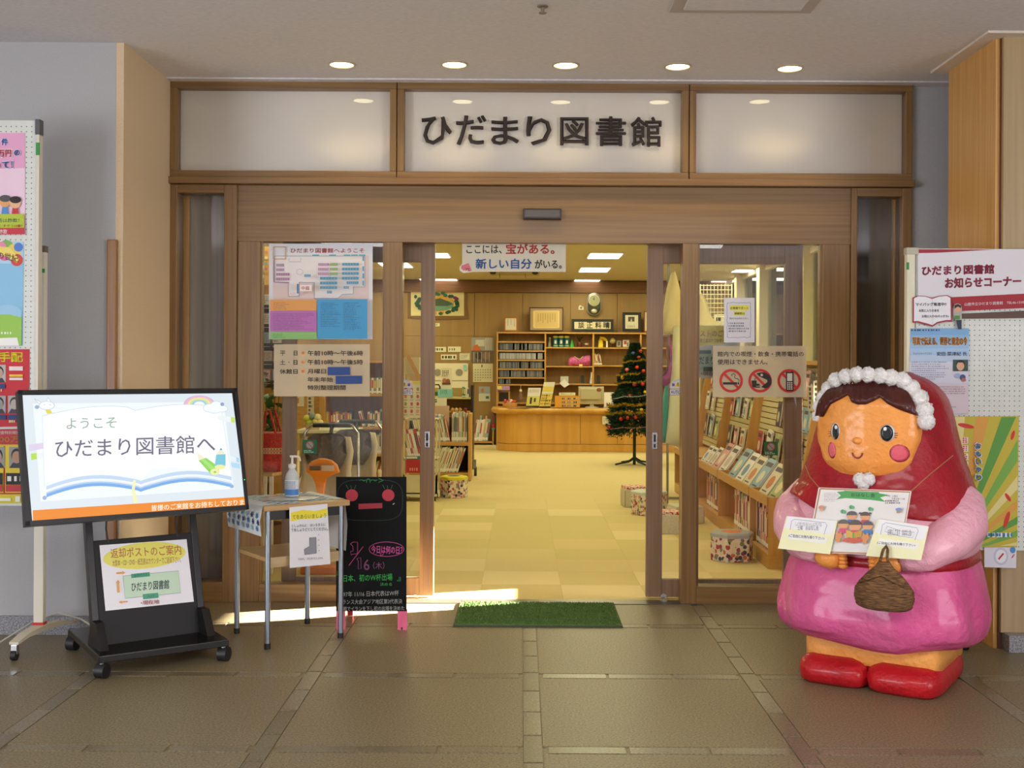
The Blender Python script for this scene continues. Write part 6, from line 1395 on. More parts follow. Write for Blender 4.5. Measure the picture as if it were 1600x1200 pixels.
for x in (XA+.03, XB-.03):
    for y in (Y6+.05, Y6+.38): c = MB().path([(x-.012, y, .035), (x+.012, y, .035)], .035, 12).build('caster', RUB, trk, True, world=True)
p = PY(Y6-.03, step=.0008); p.rsheet(628.5, 595, 662, 653, 'dcd4bc', .003); p.rect(645, 596, 662, 600, 'd8d048')
for j in range(4):
    for i in range(3): x, y = 634+i*9.5, 608+j*11.5; p.ell(x, y, 2.2, 3, ('b84838', 'c8806c', '8c9060', 'a85060')[(i+j) % 4], n=8); p.rect(x-3, y+5, x+3, y+6, '8c8878')
tag(p.build('picture_sheet'), 'white sheet of small red pictures on the end of the cream truck', 'sign')
p = PY(Y6-.02, step=.0008); p.rsheet(633.5, 718, 662, 739, 'b42c30', .004); p.rect(633.5, 712.5, 662, 717.5, '30707c'); p.rect(635, 713.5, 652, 716.5, 'dcdcd0'); p.scribble(640, 731, 655, 736, 'dc9c94', 1, .9, 3, 3); tag(p.build('red_folder'), 'red folder standing on the lower shelf of the cream truck', 'folder')
bookrow(XA+.05, XA+.30, Y6+.16, t6(640, 717).z+.001, (.28, .34), 'on the middle shelf of the cream truck', 'books on the cream truck', 51, PB, (.014, .024), .2, lean=-.24, noun='leaning book')
bookrow(XA+.05, XA+.30, Y6+.16, t6(640, 655).z+.001, (.22, .26), 'on the upper shelf of the cream truck', 'books on the cream truck', 52, PB, (.014, .024), .2, lean=-.2, noun='leaning book')
# left pane: bookcase, flower counter, rack, plant, bag, strollers
Y7 = 12.5; h7 = lambda px, py: at(px, py, Y7)
bc7 = thing('bookcase', 'wooden bookcase with sparse rows of books behind the left pane', 'shelf', (h7(565, 700).x, 12.7, 0)); x0, x1 = h7(506, 600).x, h7(624, 600).x
for x in (x0, x1): B('side_panel', SHV, bc7, (x-.02, x+.02, Y7, Y7+.32, 0, h7(560, 562).z), world=True)
B('back_board', noisy('shelf_back_dark', '7c5a34', '8a683c', (20, 20, 2), .5), bc7, (x0, x1, Y7+.3, Y7+.315, 0, h7(560, 562).z), world=True)
for py in (565, 617, 669, 711, 757): B('shelf', SHW, bc7, (x0, x1, Y7, Y7+.30, h7(560, py).z-.014, h7(560, py).z+.014), world=True)
for (a_, b_, py, hr, sd, ln, nm, pl_) in ((509, 552, 669, (.14, .17), 61, 0, 'in the bookcase, middle shelf, left clump', None), (566, 572, 669, (.17, .18), 62, -.3, 'leaning on the bookcase middle shelf', ['e4e2dc']), (574, 600, 669, (.15, .19), 63, 0, 'in the bookcase, middle shelf, right clump', None), (576, 620, 711, (.19, .22), 64, 0, 'on the lower shelf of the bookcase', ['dcd4bc', 'a4b878', 'e4e2dc', 'b8423a']), (576, 620, 617, (.16, .19), 65, 0, 'on the top shelf of the bookcase', ['e4e2dc', '4a8a58', 'e4e2dc', '8a8478']), (578, 620, 757, (.20, .24), 66, .25, 'on the bottom shelf of the bookcase', None)):
    bookrow(h7(a_, 600).x, h7(min(b_, 619), 600).x-(.1 if ln > 0 else 0), Y7+.12, h7(560, py).z+.015, hr, nm, 'books in the wooden bookcase', sd, pl_, (.018, .03), .16, lean=ln)
rk = thing('slatted_display', 'honey coloured slatted display with small notices behind the left pane', 'display', at(485, 700, 11.6)); 
for i in range(7): a, b = at(462, 608+i*10, 11.6), at(506, 617+i*10, 11.6); B('slat', SHW, rk, (a.x, b.x, 11.6, 11.625, b.z, a.z-.004), world=True)
B('upright_post', SHV, rk, (at(500, 600, 11.6).x, at(508, 600, 11.6).x, 11.56, 11.6, 0, at(500, 545, 11.6).z), world=True)
note('white notice with red print on the slatted display', 462.5, 618, 475, 635, Y=11.598, c='d8d4c4', name='notice', draw=lambda p: p.rect(463, 622, 467, 630, 'c87058'))
note('narrow strip of handwriting hung on the slatted display', 480, 619, 490.5, 650, Y=11.598, c='d4ccb4', name='notice', draw=lambda p: [p.scribble(482, 621+i*6, 488, 625+i*6, '6c6050', 1, .9, i, 5) for i in range(5)])
fcn = thing('display_cabinet', 'low pale cabinet carrying a basket of flowers behind the left pane', 'cabinet', at(500, 700, 10.5)); a, b = at(462, 672, 10.5), at(556, 800, 10.5)
B('cabinet_top', cm('c8c4ac', .4), fcn, (a.x, b.x, 10.5, 10.95, a.z-.03, a.z), world=True, bevel=.004); B('cabinet_body', cm('a8946c', .5), fcn, (a.x+.03, b.x-.03, 10.53, 10.93, 0, a.z-.03), world=True); B('cabinet_door', cm('b8a880', .5), fcn, (a.x+.06, (a.x+b.x)/2-.01, 10.515, 10.53, .05, a.z-.06), ((a.x+b.x)/2+.01, b.x-.06, 10.515, 10.53, .05, a.z-.06), world=True) if 0 else None
B('cabinet_door', cm('b8a880', .5), fcn, (a.x+.06, (a.x+b.x)/2-.01, 10.515, 10.53, .05, a.z-.06), world=True); B('cabinet_door', cm('b8a880', .5), fcn, ((a.x+b.x)/2+.01, b.x-.06, 10.515, 10.53, .05, a.z-.06), world=True)
t = thing('flower_basket', 'basket with yellow and pale green paper flowers on the low cabinet', 'flowers', (at(487, 670, 10.6).x, 10.65, a.z)); MB().lathe([(.06, 0), (.08, .05), (.074, .05), (.05, .01)], n=12).build('woven_bowl', cm('d0b888', .7), t, True)
for i, (x, z, c) in enumerate(((-.05, .10, 'c8c850'), (.0, .12, '7c9494'), (.05, .11, 'e0d090'), (.03, .07, 'd8c478'), (-.03, .06, 'a8b848'), (.07, .06, 'e0d8a8'))): MB().ell((x, -.02, z), (.035, .03, .032), 8, 6).build('paper_flower', cm(c, .8), t, 'all', disp=.004)
# magazine rack on the far left
mr = thing('brochure_rack', 'tall wooden brochure rack seen at the left edge of the left pane', 'rack', at(424, 700, 9.2))
a, b = at(400, 440, 9.2), at(447, 700, 9.2)
B('back_panel', SHV, mr, (a.x, b.x, 9.35, 9.37, 0, a.z+.15), world=True)
for i, py in enumerate((470, 500, 530, 558, 588)):
    z = at(420, py+18, 9.2).z; MB().hexa([(a.x, 9.25, z), (b.x, 9.25, z), (b.x, 9.35, z), (a.x, 9.35, z)], [(a.x, 9.20, z+.06), (b.x, 9.20, z+.06), (b.x, 9.22, z+.06), (a.x, 9.22, z+.06)]).build('slot', cm('2c2418', .6), mr, world=True)
    for k in range(2):
        p = PY(9.22, step=.0008); x0_ = 408+k*18+(i % 2)*3; p.rsheet(x0_, py-10, x0_+14, py+12, ('dcd8cc', 'c8b8a0', 'd8d4c8', 'e0b8b0', '8cb0c4')[(i*2+k) % 5], .002); p.scribble(x0_+2, py-7, x0_+12, py+5, '8c6c5c', 4, .5, i*2+k, 2.5)
        tag(p.build('brochure'), '%s brochure in the %s slot of the tall rack' % (('left', 'right')[k], ('top', 'second', 'middle', 'fourth', 'lowest')[i]), 'brochure', 'brochures in the tall rack')
note('orange and blue dotted poster high behind the left pane', 404, 385, 440, 445, Y=9.3, c='d8a850', name='poster', cat='poster', draw=lambda p: [p.ell(409+(i % 4)*7, 394+(i//4)*9, 2.6, 2.6, ('78a0a8', 'c87848', 'e0d090')[i % 3], n=8) for i in range(16)])
pt = thing('potted_plant', 'green leafy potted plant behind the red woven bag', 'plant', at(414, 760, 8.3).xy.to_3d()); pt.location.z = 0
MB().lathe([(.11, 0), (.15, .26), (.14, .26), (.12, .02)], n=18).build('pot', cm('8c6c50', .6), pt, True)
rn = random.Random(12)
for i in range(9): a_ = rn.uniform(0, 6.28); MB().path([(0, 0, .24), (.04*cos(a_), .04*sin(a_), .6), (.10*cos(a_), .10*sin(a_), rn.uniform(.95, 1.25))], [.007, .005, .003], 5).build('stem', cm('5c5030', .7), pt)
lm = MB()
L = []
for i in range(130):
    a_ = rn.uniform(0, 6.28); z = rn.uniform(.66, 1.34); r_ = rn.uniform(.03, .15); c = Vector((r_*cos(a_), r_*sin(a_), z)); d = Vector((cos(a_+rn.uniform(-1, 1)), sin(a_+rn.uniform(-1, 1)), rn.uniform(-.6, .6))).normalized(); s1 = d.cross(Vector((rn.uniform(-.3, .3), rn.uniform(-.3, .3), 1))).normalized(); ln = rn.uniform(.09, .15)
    m = MB(); m.f([m.v(c), m.v(c+d*ln*.4+s1*.034), m.v(c+d*ln), m.v(c+d*ln*.4-s1*.034)]); m.build('leaf', cm(rn.choice(('2c5c28', '3c7434', '244c20')), .45), pt)
# red bag on a little table
Y8 = 7.72; k8 = lambda px, py: at(px, py, Y8)
st = thing('stool_table', 'small wood topped table with white legs under the red bag', 'table', (k8(420, 737).x, Y8+.12, 0)); zt_ = k8(420, 738).z; xa, xb = k8(392, 740).x, k8(441, 740).x
MB().hexa([(xa, Y8-.02, zt_-.022), (k8(428, 740).x, Y8-.06, zt_-.022), (xb, Y8+.1, zt_-.022), (xb, Y8+.32, zt_-.022), (xa, Y8+.32, zt_-.022)], [(xa, Y8-.02, zt_), (k8(428, 740).x, Y8-.06, zt_), (xb, Y8+.1, zt_), (xb, Y8+.32, zt_), (xa, Y8+.32, zt_)]).build('table_top', TW, st, world=True, bevel=.003)
for x, y in ((xa+.03, Y8+.02), (k8(424, 740).x, Y8-.01), (xb-.03, Y8+.28), (xa+.03, Y8+.28)): B('leg', cm('dcd8cc', .4), st, (x-.012, x+.012, y, y+.024, 0, zt_-.022), world=True)
BGM = noisy('woven_red', '9c1c14', 'c83022', (70, 70, 70), .6, .5)
bg_ = thing('woven_bag', 'red woven shopping bag with a pale plaited band on the little table', 'bag', (k8(414, 700).x, Y8+.12, zt_)); w_ = (k8(441, 700).x-k8(414, 700).x)*.94; hb_ = k8(420, 677).z-zt_
m = MB(); m.loft([[(sx*w_*k, sy*.085*k2, z) for sx, sy in ((-1, -1), (-.3, -1.25), (.3, -1.25), (1, -1), (1, 1), (-1, 1))] for z, k, k2 in ((0, .86, .8), (hb_*.4, .96, 1), (hb_, 1, 1))]); m.build('bag_body', BGM, bg_, bevel=.006)
m = MB()
for i in range(11):
    for j in range(2): x = -w_*.9+i*w_*.18; z = hb_*.50+j*.022; m.mi = 0; y = -.085*1.22 if abs(x) < w_*.35 else -.085*(1.22-.18*(abs(x)/w_-.35)/.65); m.loft([[(x+r_*cos(a)*.018, y-.005, z+r_*sin(a)*.010) for a in [2*pi*q/10 for q in range(10)]] for r_ in (1, .55)], cap=False)
o = m.build('plaited_band', cm('d8b888', .7), bg_); o['kind'] = 'stuff'
for y in (-.08, .08): MB().path([(-w_*.55, y, hb_-.02), (-w_*.35, y, hb_+.14), (w_*.2, y, hb_+.15), (w_*.62, y, hb_-.02)], .009, 8).build('handle', BGM, bg_, True)
# strollers (hired baby carts)
SHL = cm('d8c8a0', .35); SEAT = noisy('seat_cloth', '7c7264', '8e8474', (30, 30, 30), .8)
def stroller(label, px, Y, sc_):
    q = at(px, 700, Y); t = thing('baby_stroller', label, 'stroller', (q.x, Y, 0), 0, 'cream baby strollers')
    zt2_ = at(px, 676, Y).z*sc_
    rings = []
    for z, hw_, y in ((.22, .20, .05), (.36, .215, .0), (.50, .19, .02), (.64, .17, .07), (.78, .185, .10), (.88, .16, .12)):
        rings.append([(x*hw_, y+.10*(x*x)*-1+dy, z) for x, dy in ((-1, 0), (-.8, -.03), (-.5, 0), (0, .02), (.5, 0), (.8, -.03), (1, 0), (1, .05), (0, .07), (-1, .05))])
    MB().loft(rings).build('shell', SHL, t, 'all')
    rings = [[(x*hw_, y+.10*(x*x)*-1+dy, z) for x, dy in ((-1, -.02), (-.5, -.015), (0, 0.005), (.5, -.015), (1, -.02), (0, .03))] for z, hw_, y in ((.64, .09, .045), (.69, .125, .055), (.76, .15, .07), (.88, .135, .095), (.905, .10, .10))]
    MB().loft(rings).build('seat_back', SEAT, t, 'all')
    MB().loft([[(x, y, z) for x, y in ((-.19, -.22), (.19, -.22), (.2, .08), (-.2, .08))] for z in (.30, .42)]).build('seat_base', SHL, t, bevel=.02)
    MB().path([(-.20, .12, .16), (-.21, .14, .60), (-.195, .19, .90), (-.15, .21, .955), (.15, .21, .955), (.195, .19, .90), (.21, .14, .60), (.20, .12, .16)], .011, 8).build('frame_tube', CHR, t, True)
    MB().path([(-.14, .21, .957), (.14, .21, .957)], .017, 8).build('handle_grip', cm('2c2c30', .5), t, True)
    MB().path([(0, .21, .955), (.0, .17, .90)], .014, 8).build('latch', cm('2c2c30', .5), t, True)
    for sx in (-1, 1):
        for y in (-.25, .12): w2 = MB().path([(sx*.20-.014, y, .07), (sx*.20+.014, y, .07)], .07, 16).build('wheel', cm('c8c4b8', .4), t, True); MB().path([(sx*.20, y, .07), (sx*.20, y*.6, .28)], .012, 6).build('wheel_strut', CHR, t, True)
    for sx in (-1, 1): MB().path([(sx*.2, -.2, .42), (sx*.22, -.05, .50), (sx*.19, .1, .58)], .018, 6).build('arm_rest', SHL, t, True)
    return t
stroller('cream baby stroller with a grey seat, the nearer of the two behind the left pane', 511, 8.3, 1); stroller('second cream baby stroller, tucked behind the nearer one to its right', 552, 8.85, 1)
# orange toy cart back
t = thing('orange_seat_post', 'bright orange mushroom shaped plastic handle rising behind the small table', 'cart', (at(503, 745, 7.75).x, 7.78, 0)); o = t.location.x
P = [(478, 738), (480, 727), (488, 720), (498, 717), (507, 717), (518, 720), (526, 727), (530, 739), (518, 741), (508, 746), (505, 755), (505, 775), (496, 775), (494, 755), (490, 745), (484, 741)]
MB().loft([[tuple(at(x, y, 7.75) + Vector((0, d, 0))) for x, y in P] for d in (0, .05)]).build('handle_shell', cm('f89420', .3), t, world=True, bevel=.008); a, b = at(502.5, 727, 7.74), at(521, 736, 7.74); B('white_plate', cm('dcc8b0', .4), t, (a.x, b.x, 7.735, 7.75, b.z, a.z), world=True, bevel=.002); a, b = at(484, 728, 7.74), at(500, 735, 7.74); B('dark_plate', cm('6c5438', .4), t, (a.x, b.x, 7.735, 7.75, b.z, a.z), world=True, bevel=.002)
a = at(500, 773, 7.76); MB().path([(a.x, 7.78, a.z), (a.x, 7.78, .05)], .02, 8).build('post', cm('f89420', .3), t, True, world=True); B('foot_plate', cm('c8701c', .4), t, (a.x-.12, a.x+.12, 7.70, 7.88, 0, .05), world=True, bevel=.01)
# ============================================================ right side: rack of aprons, magazine wall
cr = thing('clothes_rack', 'chrome rail stand holding aprons beyond the right leaf', 'rack', at(1045, 760, 11.3).xy.to_3d()); cr.location.z = 0; Y9 = 11.3; n9 = lambda px, py: at(px, py, Y9)
CRM = cm('a4a49c', .25, .8)
xp = n9(1043.5, 600).x
MB().path([(xp, Y9, .03), (xp, Y9, n9(1043, 402).z)], .012, 8).build('pole', CRM, cr, True, world=True); MB().path([(xp, Y9+.75, .03), (xp, Y9+.75, n9(1043, 402).z)], .012, 8).build('pole', CRM, cr, True, world=True)
for z in (n9(1043, 405).z, n9(1043, 523).z): MB().path([(xp, Y9-.06, z), (xp, Y9+.8, z)], .012, 8).build('rail', CRM, cr, True, world=True)
for y in (Y9, Y9+.75): MB().path([(xp-.22, y, .02), (xp+.22, y, .02)], .014, 8).build('foot', CRM, cr, True, world=True)
MB().path([(xp, Y9, n9(1043, 562).z), (xp, Y9, n9(1043, 540).z)], .018, 8).build('cork_sleeve', cm('8c6038', .7), cr, True, world=True)
def garment(label, pts, col, Y, th=.05, name='apron'):
    t = thing(name, label, 'garment', at(*pts[0], Y)); m = MB(); P = [at(x, y, Y) for x, y in pts]; n = len(P)
    cx = sum(p.x for p in P)/n; cz = sum(p.z for p in P)/n
    fr_ = [m.v(p + Vector((0, -th*.1*sin(i*2.3), 0))) for i, p in enumerate(P)]; c0 = m.v((cx, Y-th, cz)); bk_ = [m.v(p + Vector((0, th*.3, 0))) for p in P]
    md = [m.v(Vector((cx, Y, cz)).lerp(p, .6) + Vector((0, -th*(.75+.3*sin(i*1.7)), 0))) for i, p in enumerate(P)]
    for i in range(n): j = (i+1) % n; m.f([fr_[i], fr_[j], md[j], md[i]]); m.f([md[i], md[j], c0]); m.f([fr_[j], fr_[i], bk_[i], bk_[j]])
    m.f(bk_[::-1]); m.build('cloth', noisy('cloth_'+col, col, col, (10, 10, 10), .9, .3), t, 'all', world=True); return t
garment('tall cream apron hanging high beyond the right leaf', [(1049, 426), (1055, 424), (1060, 440), (1066, 470), (1070, 522), (1036, 522), (1036, 490), (1042, 450)], 'dccf9c', 11.25)
garment('purple bag hanging in the middle of the rail stand', [(1049, 556), (1045, 525), (1047, 525), (1051, 556), (1052, 575), (1050, 594), (1044, 602), (1034, 603), (1026, 600), (1040, 590), (1046, 570)], '9c4488', 11.26, name='cloth_bag')
garment('teal cloth hanging below the purple bag', [(1040, 600), (1044, 602), (1044, 660), (1046, 680), (1040, 692), (1022, 692), (1030, 660)], '2c8c80', 11.27, name='cloth_bag')
garment('pale translucent rain cape hanging low beside the right post', [(1052, 510), (1066, 508), (1072, 620), (1074, 700), (1058, 698), (1040, 692), (1046, 630), (1050, 560)], 'd4d4b4', 11.22, name='rain_cape')
garment('cream cone of cloth seen at the left of the right pane', [(1092, 466), (1096, 457), (1100, 462), (1107, 480), (1112, 496), (1126, 508), (1130, 540), (1085, 545)], 'dcd09c', 13.2)
cs_ = thing('coat_stand', 'slim pole carrying the cream cone of cloth beyond the magazines', 'stand', (at(1100, 500, 13.25).x, 13.25, 0)); MB().path([(0, 0, 0), (0, 0, at(1100, 465, 13.25).z)], .012, 8).build('pole', CRM, cs_, True); MB().lathe([(.16, 0), (.16, .015), (.02, .03)], n=16).build('round_base', CRM, cs_, True)
gp = thing('wire_grid_panel', 'white wire grid panel standing far behind the right pane', 'panel', at(1120, 500, 17.5))
for x in (1094, 1143.5): a = at(x, 444, 17.5); MB().path([tuple(a), (a.x, 17.5, 0)], .01, 6).build('leg', cm('d0c8a0', .5), gp, world=True)
for i in range(10): x = 1094+i*5.5; a, b = at(x, 444, 17.5), at(x, 520, 17.5); MB().path([tuple(a), tuple(b)], .004, 4).build('wire', cm('d0c8a0', .5), gp, world=True)
for i in range(11): y = 446+i*7; a, b = at(1094, y, 17.5), at(1144, y, 17.5); MB().path([tuple(a), tuple(b)], .004, 4).build('wire', cm('d0c8a0', .5), gp, world=True)
framed('framed_picture', 'dark framed picture on the back wall behind the right pane', 1157, 448, 1178, 470, '5a4630', '5a4630', '8c7c68', lambda p: (p.ell(1168, 458, 6, 6, '7c5c4c'),), 1.6, 0, Y=20.44)
dcb = thing('wall_box', 'cream electrical box on the back wall behind the right pane', 'box', at(1124, 500, 20.4)); a, b = at(1116, 491, 20.4), at(1140, 512, 20.4); B('box_body', CREAM, dcb, (a.x, b.x, 20.38, 20.46, b.z, a.z), bevel=.01, world=True); a, b = at(1119, 496, 20.37), at(1126, 502, 20.37); B('dark_display', cm('403c30', .4), dcb, (a.x, b.x, 20.37, 20.38, b.z, a.z), world=True)
# magazine wall
mw = thing('magazine_shelving', 'long wooden magazine wall with slatted back and low bins along the right', 'shelf', (2.0, 10.3, 0)); XF = 1.72; Y0, Y1 = 8.0, 12.9
divs = [Y0, 8.65, 10.05, 11.45, Y1]
B('plinth', SHW, mw, (XF, XF+.38, Y0, Y1, 0, .10), world=True); 
B('lower_back', SHV, mw, (XF+.36, XF+.38, Y0, Y1, .10, .5), world=True)
for i in range(4): B('front_ledge', SHW, mw, (XF-.01, XF+.015, divs[i]+.012, divs[i+1]-.012, .435, .50), world=True)
SLOPE = lambda u: .475+u*.14
for i in range(4):
    a_, b_ = divs[i]+.012, divs[i+1]-.012
    MB().hexa([(XF+.02, a_, .44), (XF+.38, a_, .50), (XF+.38, b_, .50), (XF+.02, b_, .44)], [(XF+.02, a_, .455), (XF+.38, a_, .52), (XF+.38, b_, .52), (XF+.02, b_, .455)]).build('display_shelf', SHW, mw, world=True)
    for k in range(18):
        z = .54+k*.048; x = XF+.30+(z-.5)*.14
        MB().hexa([(x, a_, z), (x+.018, a_, z), (x+.018, b_, z), (x, b_, z)], [(x+.005, a_, z+.040), (x+.020, a_, z+.040), (x+.020, b_, z+.040), (x+.005, b_, z+.040)]).build('slat', cm('ccbf90', .5), mw, world=True)
    B('slat_back', cm('8c7c50', .6), mw, (XF+.44, XF+.45, a_, b_, .5, 1.42), world=True)
for y in divs:
    MB().hexa([(XF, y-.012, .10), (XF+.40, y-.012, .10), (XF+.40, y+.012, .10), (XF, y+.012, .10)], [(XF, y-.012, .50), (XF+.47, y-.012, .50), (XF+.47, y+.012, .50), (XF, y+.012, .50)]).build('divider', SHV, mw, world=True)
    MB().hexa([(XF+.20, y-.012, .50), (XF+.47, y-.012, .50), (XF+.47, y+.012, .50), (XF+.20, y+.012, .50)], [(XF+.36, y-.012, 1.42), (XF+.50, y-.012, 1.42), (XF+.50, y+.012, 1.42), (XF+.36, y+.012, 1.42)]).build('divider', SHV, mw, world=True)
B('top_board', SHW, mw, (XF+.34, XF+.52, Y0, Y1, 1.42, 1.45), world=True)
# upright books in the low bins: spines face the aisle (-X)
rn = random.Random(77); bayn = ['nearest', 'second', 'third', 'farthest']
for i in range(4):
    y = divs[i]+.03; items = []
    while y < divs[i+1]-.05:
        w_ = round(rn.uniform(.015, .035), 3); items.append((y, w_, round(rn.uniform(.24, .315)*100)/100, rn.choice(['e4e2dc', 'dcd4bc', 'a4b878', 'b8423a', 'd0a040', '4a8a58', '404044', 'e4e2dc', 'd8a0a0', '6c4a34']))); y += w_+.003
        if len(items) > 34: break
    items = items[:30]; n_ = len(items)
    for k, (y, w_, h_, c) in enumerate(items):
        kk_ = k if k < n_/2 else n_-1-k
        addbook(bookmesh(w_, .2, h_, c, rn.choice(('3a3a40', 'b84a40', 'e6e0d0'))), (XF+.14, y+w_/2, .102), '%s book, %s from the %s end of the %s low bin' % (CN[c], ORD[kk_], 'near' if k < n_/2 else 'far', bayn[i]), 'books in the low bins', rz=-pi/2)
# face-out books on the display ledge and hung on the slats
def faceout(label, y, z, w_, h_, c, c2, tilt, base='display ledge', ux=None, roll=0, group=None):
    """cover faces the aisle; tilt is the lean back from upright"""
    k = ('fo', w_, h_, c, c2)
    if k not in bookcache:
        m = MB(); m.mi = 0; m.box(-w_/2, w_/2, -.002, 0, 0, h_); m.box(-w_/2, w_/2, .012, .014, 0, h_); m.box(-w_/2-.001, -w_/2+.002, 0, .012, 0, h_); m.mi = 1; m.box(-w_/2+.002, w_/2-.004, 0, .012, .003, h_-.003)
        m.mi = 2; m.box(-w_*.36, w_*.36, -.0035, -.002, h_*.74, h_*.88); m.mi = 3; m.loft([[(w_*.26*cos(a), yy, h_*.38+h_*.22*sin(a)) for a in [2*pi*q/12 for q in range(12)]] for yy in (-.002, -.0035)]); m.mi = 2; m.box(-w_*.3, w_*.2, -.0035, -.002, h_*.06, h_*.10)
        me = bpy.data.meshes.new('magazine'); m.bm.to_mesh(me); m.bm.free()
        for q in (cm(c, .4), cm('e8e4d8', .7), cm('40383c', .5), cm(c2, .5)): me.materials.append(q)
        bookcache[k] = me
    o = bpy.data.objects.new('magazine', bookcache[k]); COL.objects.link(o)
    o.matrix_world = Matrix.Translation((XF+.06 if ux is None else ux, y, z)) @ Matrix.Rotation(-pi/2, 4, 'Z') @ Matrix.Rotation(-tilt, 4, 'X') @ Matrix.Rotation(roll, 4, 'Y')
    tag(o, label, 'magazine', group or 'magazines facing the aisle')
cl = [('e4e2dc', 'c8b8b0'), ('d8a0a0', 'e8e0d0'), ('8ab0c8', 'dcd4bc'), ('dcd4bc', 'c87840'), ('404044', 'c8c0a8'), ('b8423a', 'dcd4bc'), ('e4e2dc', '6c8cb0'), ('a4b878', 'e8dcb0')]
# leaning display books on the ledge, front to back
for i, (y, c, w_, h_, rl, lb) in enumerate(((8.16, 7, .26, .24, .0, 'pale green display book nearest to the door on the sloping ledge'), (8.47, 3, .28, .26, .0, 'cream cookery display book with a round red picture on the ledge'), (8.83, 2, .28, .27, .0, 'blue display book just beyond the cream cookery book'), (9.13, 3, .28, .26, 0, 'cream display book in the middle of the sloping ledge'), (9.43, 6, .28, .27, 0, 'white display book with a blue picture on the sloping ledge'), (9.76, 2, .28, .28, 0, 'pale blue display book at the far end of the second bay'), (10.24, 0, .28, .27, 0, 'white display book nearest in the third bay'), (10.56, 1, .28, .27, 0, 'pink display book behind the white one in the third bay'), (10.84, 0, .2, .2, 0, 'white booklet beyond the pink display book on the ledge'), (11.08, 0, .2, .18, 0, 'second white booklet beyond the pink display book on the ledge'), (11.3, 6, .2, .18, 0, 'white booklet at the far end of the third bay ledge'))):
    k = ('lg', i); m = MB(); t_ = .02
    o_ = None
    faceout(lb, y, .475, w_, h_, cl[c][0], cl[c][1], .62)
    o_ = bpy.context.scene.collection.objects[-1] if 0 else None
slatn = ['lower', 'middle', 'upper']
rn = random.Random(5); idx = 0
for bi in range(4):
    a_, b_ = divs[bi]+.14, divs[bi+1]-.12; n_ = 4 if bi else 3
    for rw, z in enumerate((.66, .93, 1.18)):
        for k in range(n_):
            y = a_+(b_-a_)*(k+.5*(rw % 2)*.5+rn.uniform(-.05, .05))/(n_-.6)
            if y > b_ or rn.random() < .12: continue
            c = rn.randrange(8); h_ = rn.choice((.18, .20, .23)); w_ = rn.choice((.13, .15, .17))
            faceout('%s magazine in the %s row of the %s bay, %s from its near side' % (CN[cl[c][0]], slatn[rw], bayn[bi], ORD[k]), y, z, w_, h_, cl[c][0], cl[c][1], .14, ux=XF+.265+(z-.5)*.14, roll=rn.choice((0, 0, .0, .12)))
# narrow signs hung at the near end
note('narrow white sign strip hung at the near end of the magazine wall', 1262, 603, 1270, 642, Y=7.9, c='dcd8c8', name='sign_strip', draw=lambda p: [p.scribble(1264, 606+i*7, 1268, 611+i*7, '4c4840', 1, .9, i, 4) for i in range(5)])
note('second narrow sign strip right of the first on the magazine wall', 1271, 595, 1280, 640, Y=7.95, c='d8d4c4', name='sign_strip', draw=lambda p: [p.scribble(1273, 598+i*8, 1278, 603+i*8, '3c3830', 1, .9, i, 4) for i in range(5)])
# ============================================================ prints on the glass panes
gY = YF+.028
p = PY(gY, step=.0004, rough=.35); p.T(4.4444, 400, 370)
p.rsheet(90, 48, 810, 712, 'd8dae0', .0015)
p.rect(118, 130, 784, 436, 'd8c4c0'); p.text('ひだまり図書館へようこそ', 240, 78, 752, 112, 'b43c40', bold=.04)
p.poly([(130, 134), (756, 134), (756, 348), (676, 348), (676, 396), (600, 400), (570, 428), (406, 428), (406, 318), (300, 316), (300, 414), (226, 414), (226, 320), (130, 316)], 'e2dede'); 
for a_, b_ in (((130, 134), (756, 134)), ((756, 134), (756, 348)), ((756, 348), (676, 348)), ((676, 348), (676, 396)), ((676, 396), (600, 400)), ((600, 400), (570, 428)), ((570, 428), (406, 428)), ((406, 428), (406, 318)), ((406, 318), (300, 316)), ((300, 316), (300, 414)), ((300, 414), (226, 414)), ((226, 414), (226, 320)), ((226, 320), (130, 316)), ((130, 316), (130, 134))): p.line([a_, b_], 3, '7088a0')
p.line([(126, 160), (126, 314), (232, 318)], 5, 'a06484'); p.frame(122, 68, 212, 158, 6, 'c09060')
for x0, x1, c, ys in ((144, 196, 'a878a0', (198, 230)), (144, 236, 'a878a0', (262, 294)), (436, 508, 'b888b0', (194, 227, 259)), (520, 572, '84a858', (194, 227, 259)), (604, 720, '4890b4', (194, 227, 258, 291)), (454, 572, '4890b4', (292, 324, 356)), (638, 720, '4890b4', (323,)), (618, 654, '4890b4', (356,)), (504, 538, '4890b4', (388,)), (348, 392, '4890b4', (275,))):
    for y in ys: p.rect(x0, y-9, x1, y+9, c); [p.rect(x0+(x1-x0)*q/6-.8, y-7, x0+(x1-x0)*q/6+.8, y+7, 'c8d4dc') for q in range(1, 6)]
for x in (404, 520, 620, 672, 724): p.rect(x, 130, x+46, 138, '58a0b8')
for y in (140, 210, 260, 310): p.rect(750, y, 760, y+34, '4890b4')
p.rect(298, 332, 310, 398, '4878a8'); p.arc(318, 250, 22, 19, 0, 360, 2, '9098a0'); p.line([(245, 155), (245, 180), (325, 180), (325, 155)], 3, '9098a0')
p.rect(318, 340, 402, 382, 'f0e4e0'); p.text('中庭', 330, 348, 386, 374, 'c05840', bold=.03); p.text('入口', 248, 392, 286, 408, 'c07868')
p.rect(114, 440, 434, 516, 'd8984c'); p.rect(114, 518, 434, 660, 'b468b0'); p.rect(114, 662, 434, 712, '84b868'); p.rect(440, 438, 784, 710, '3c98cc')
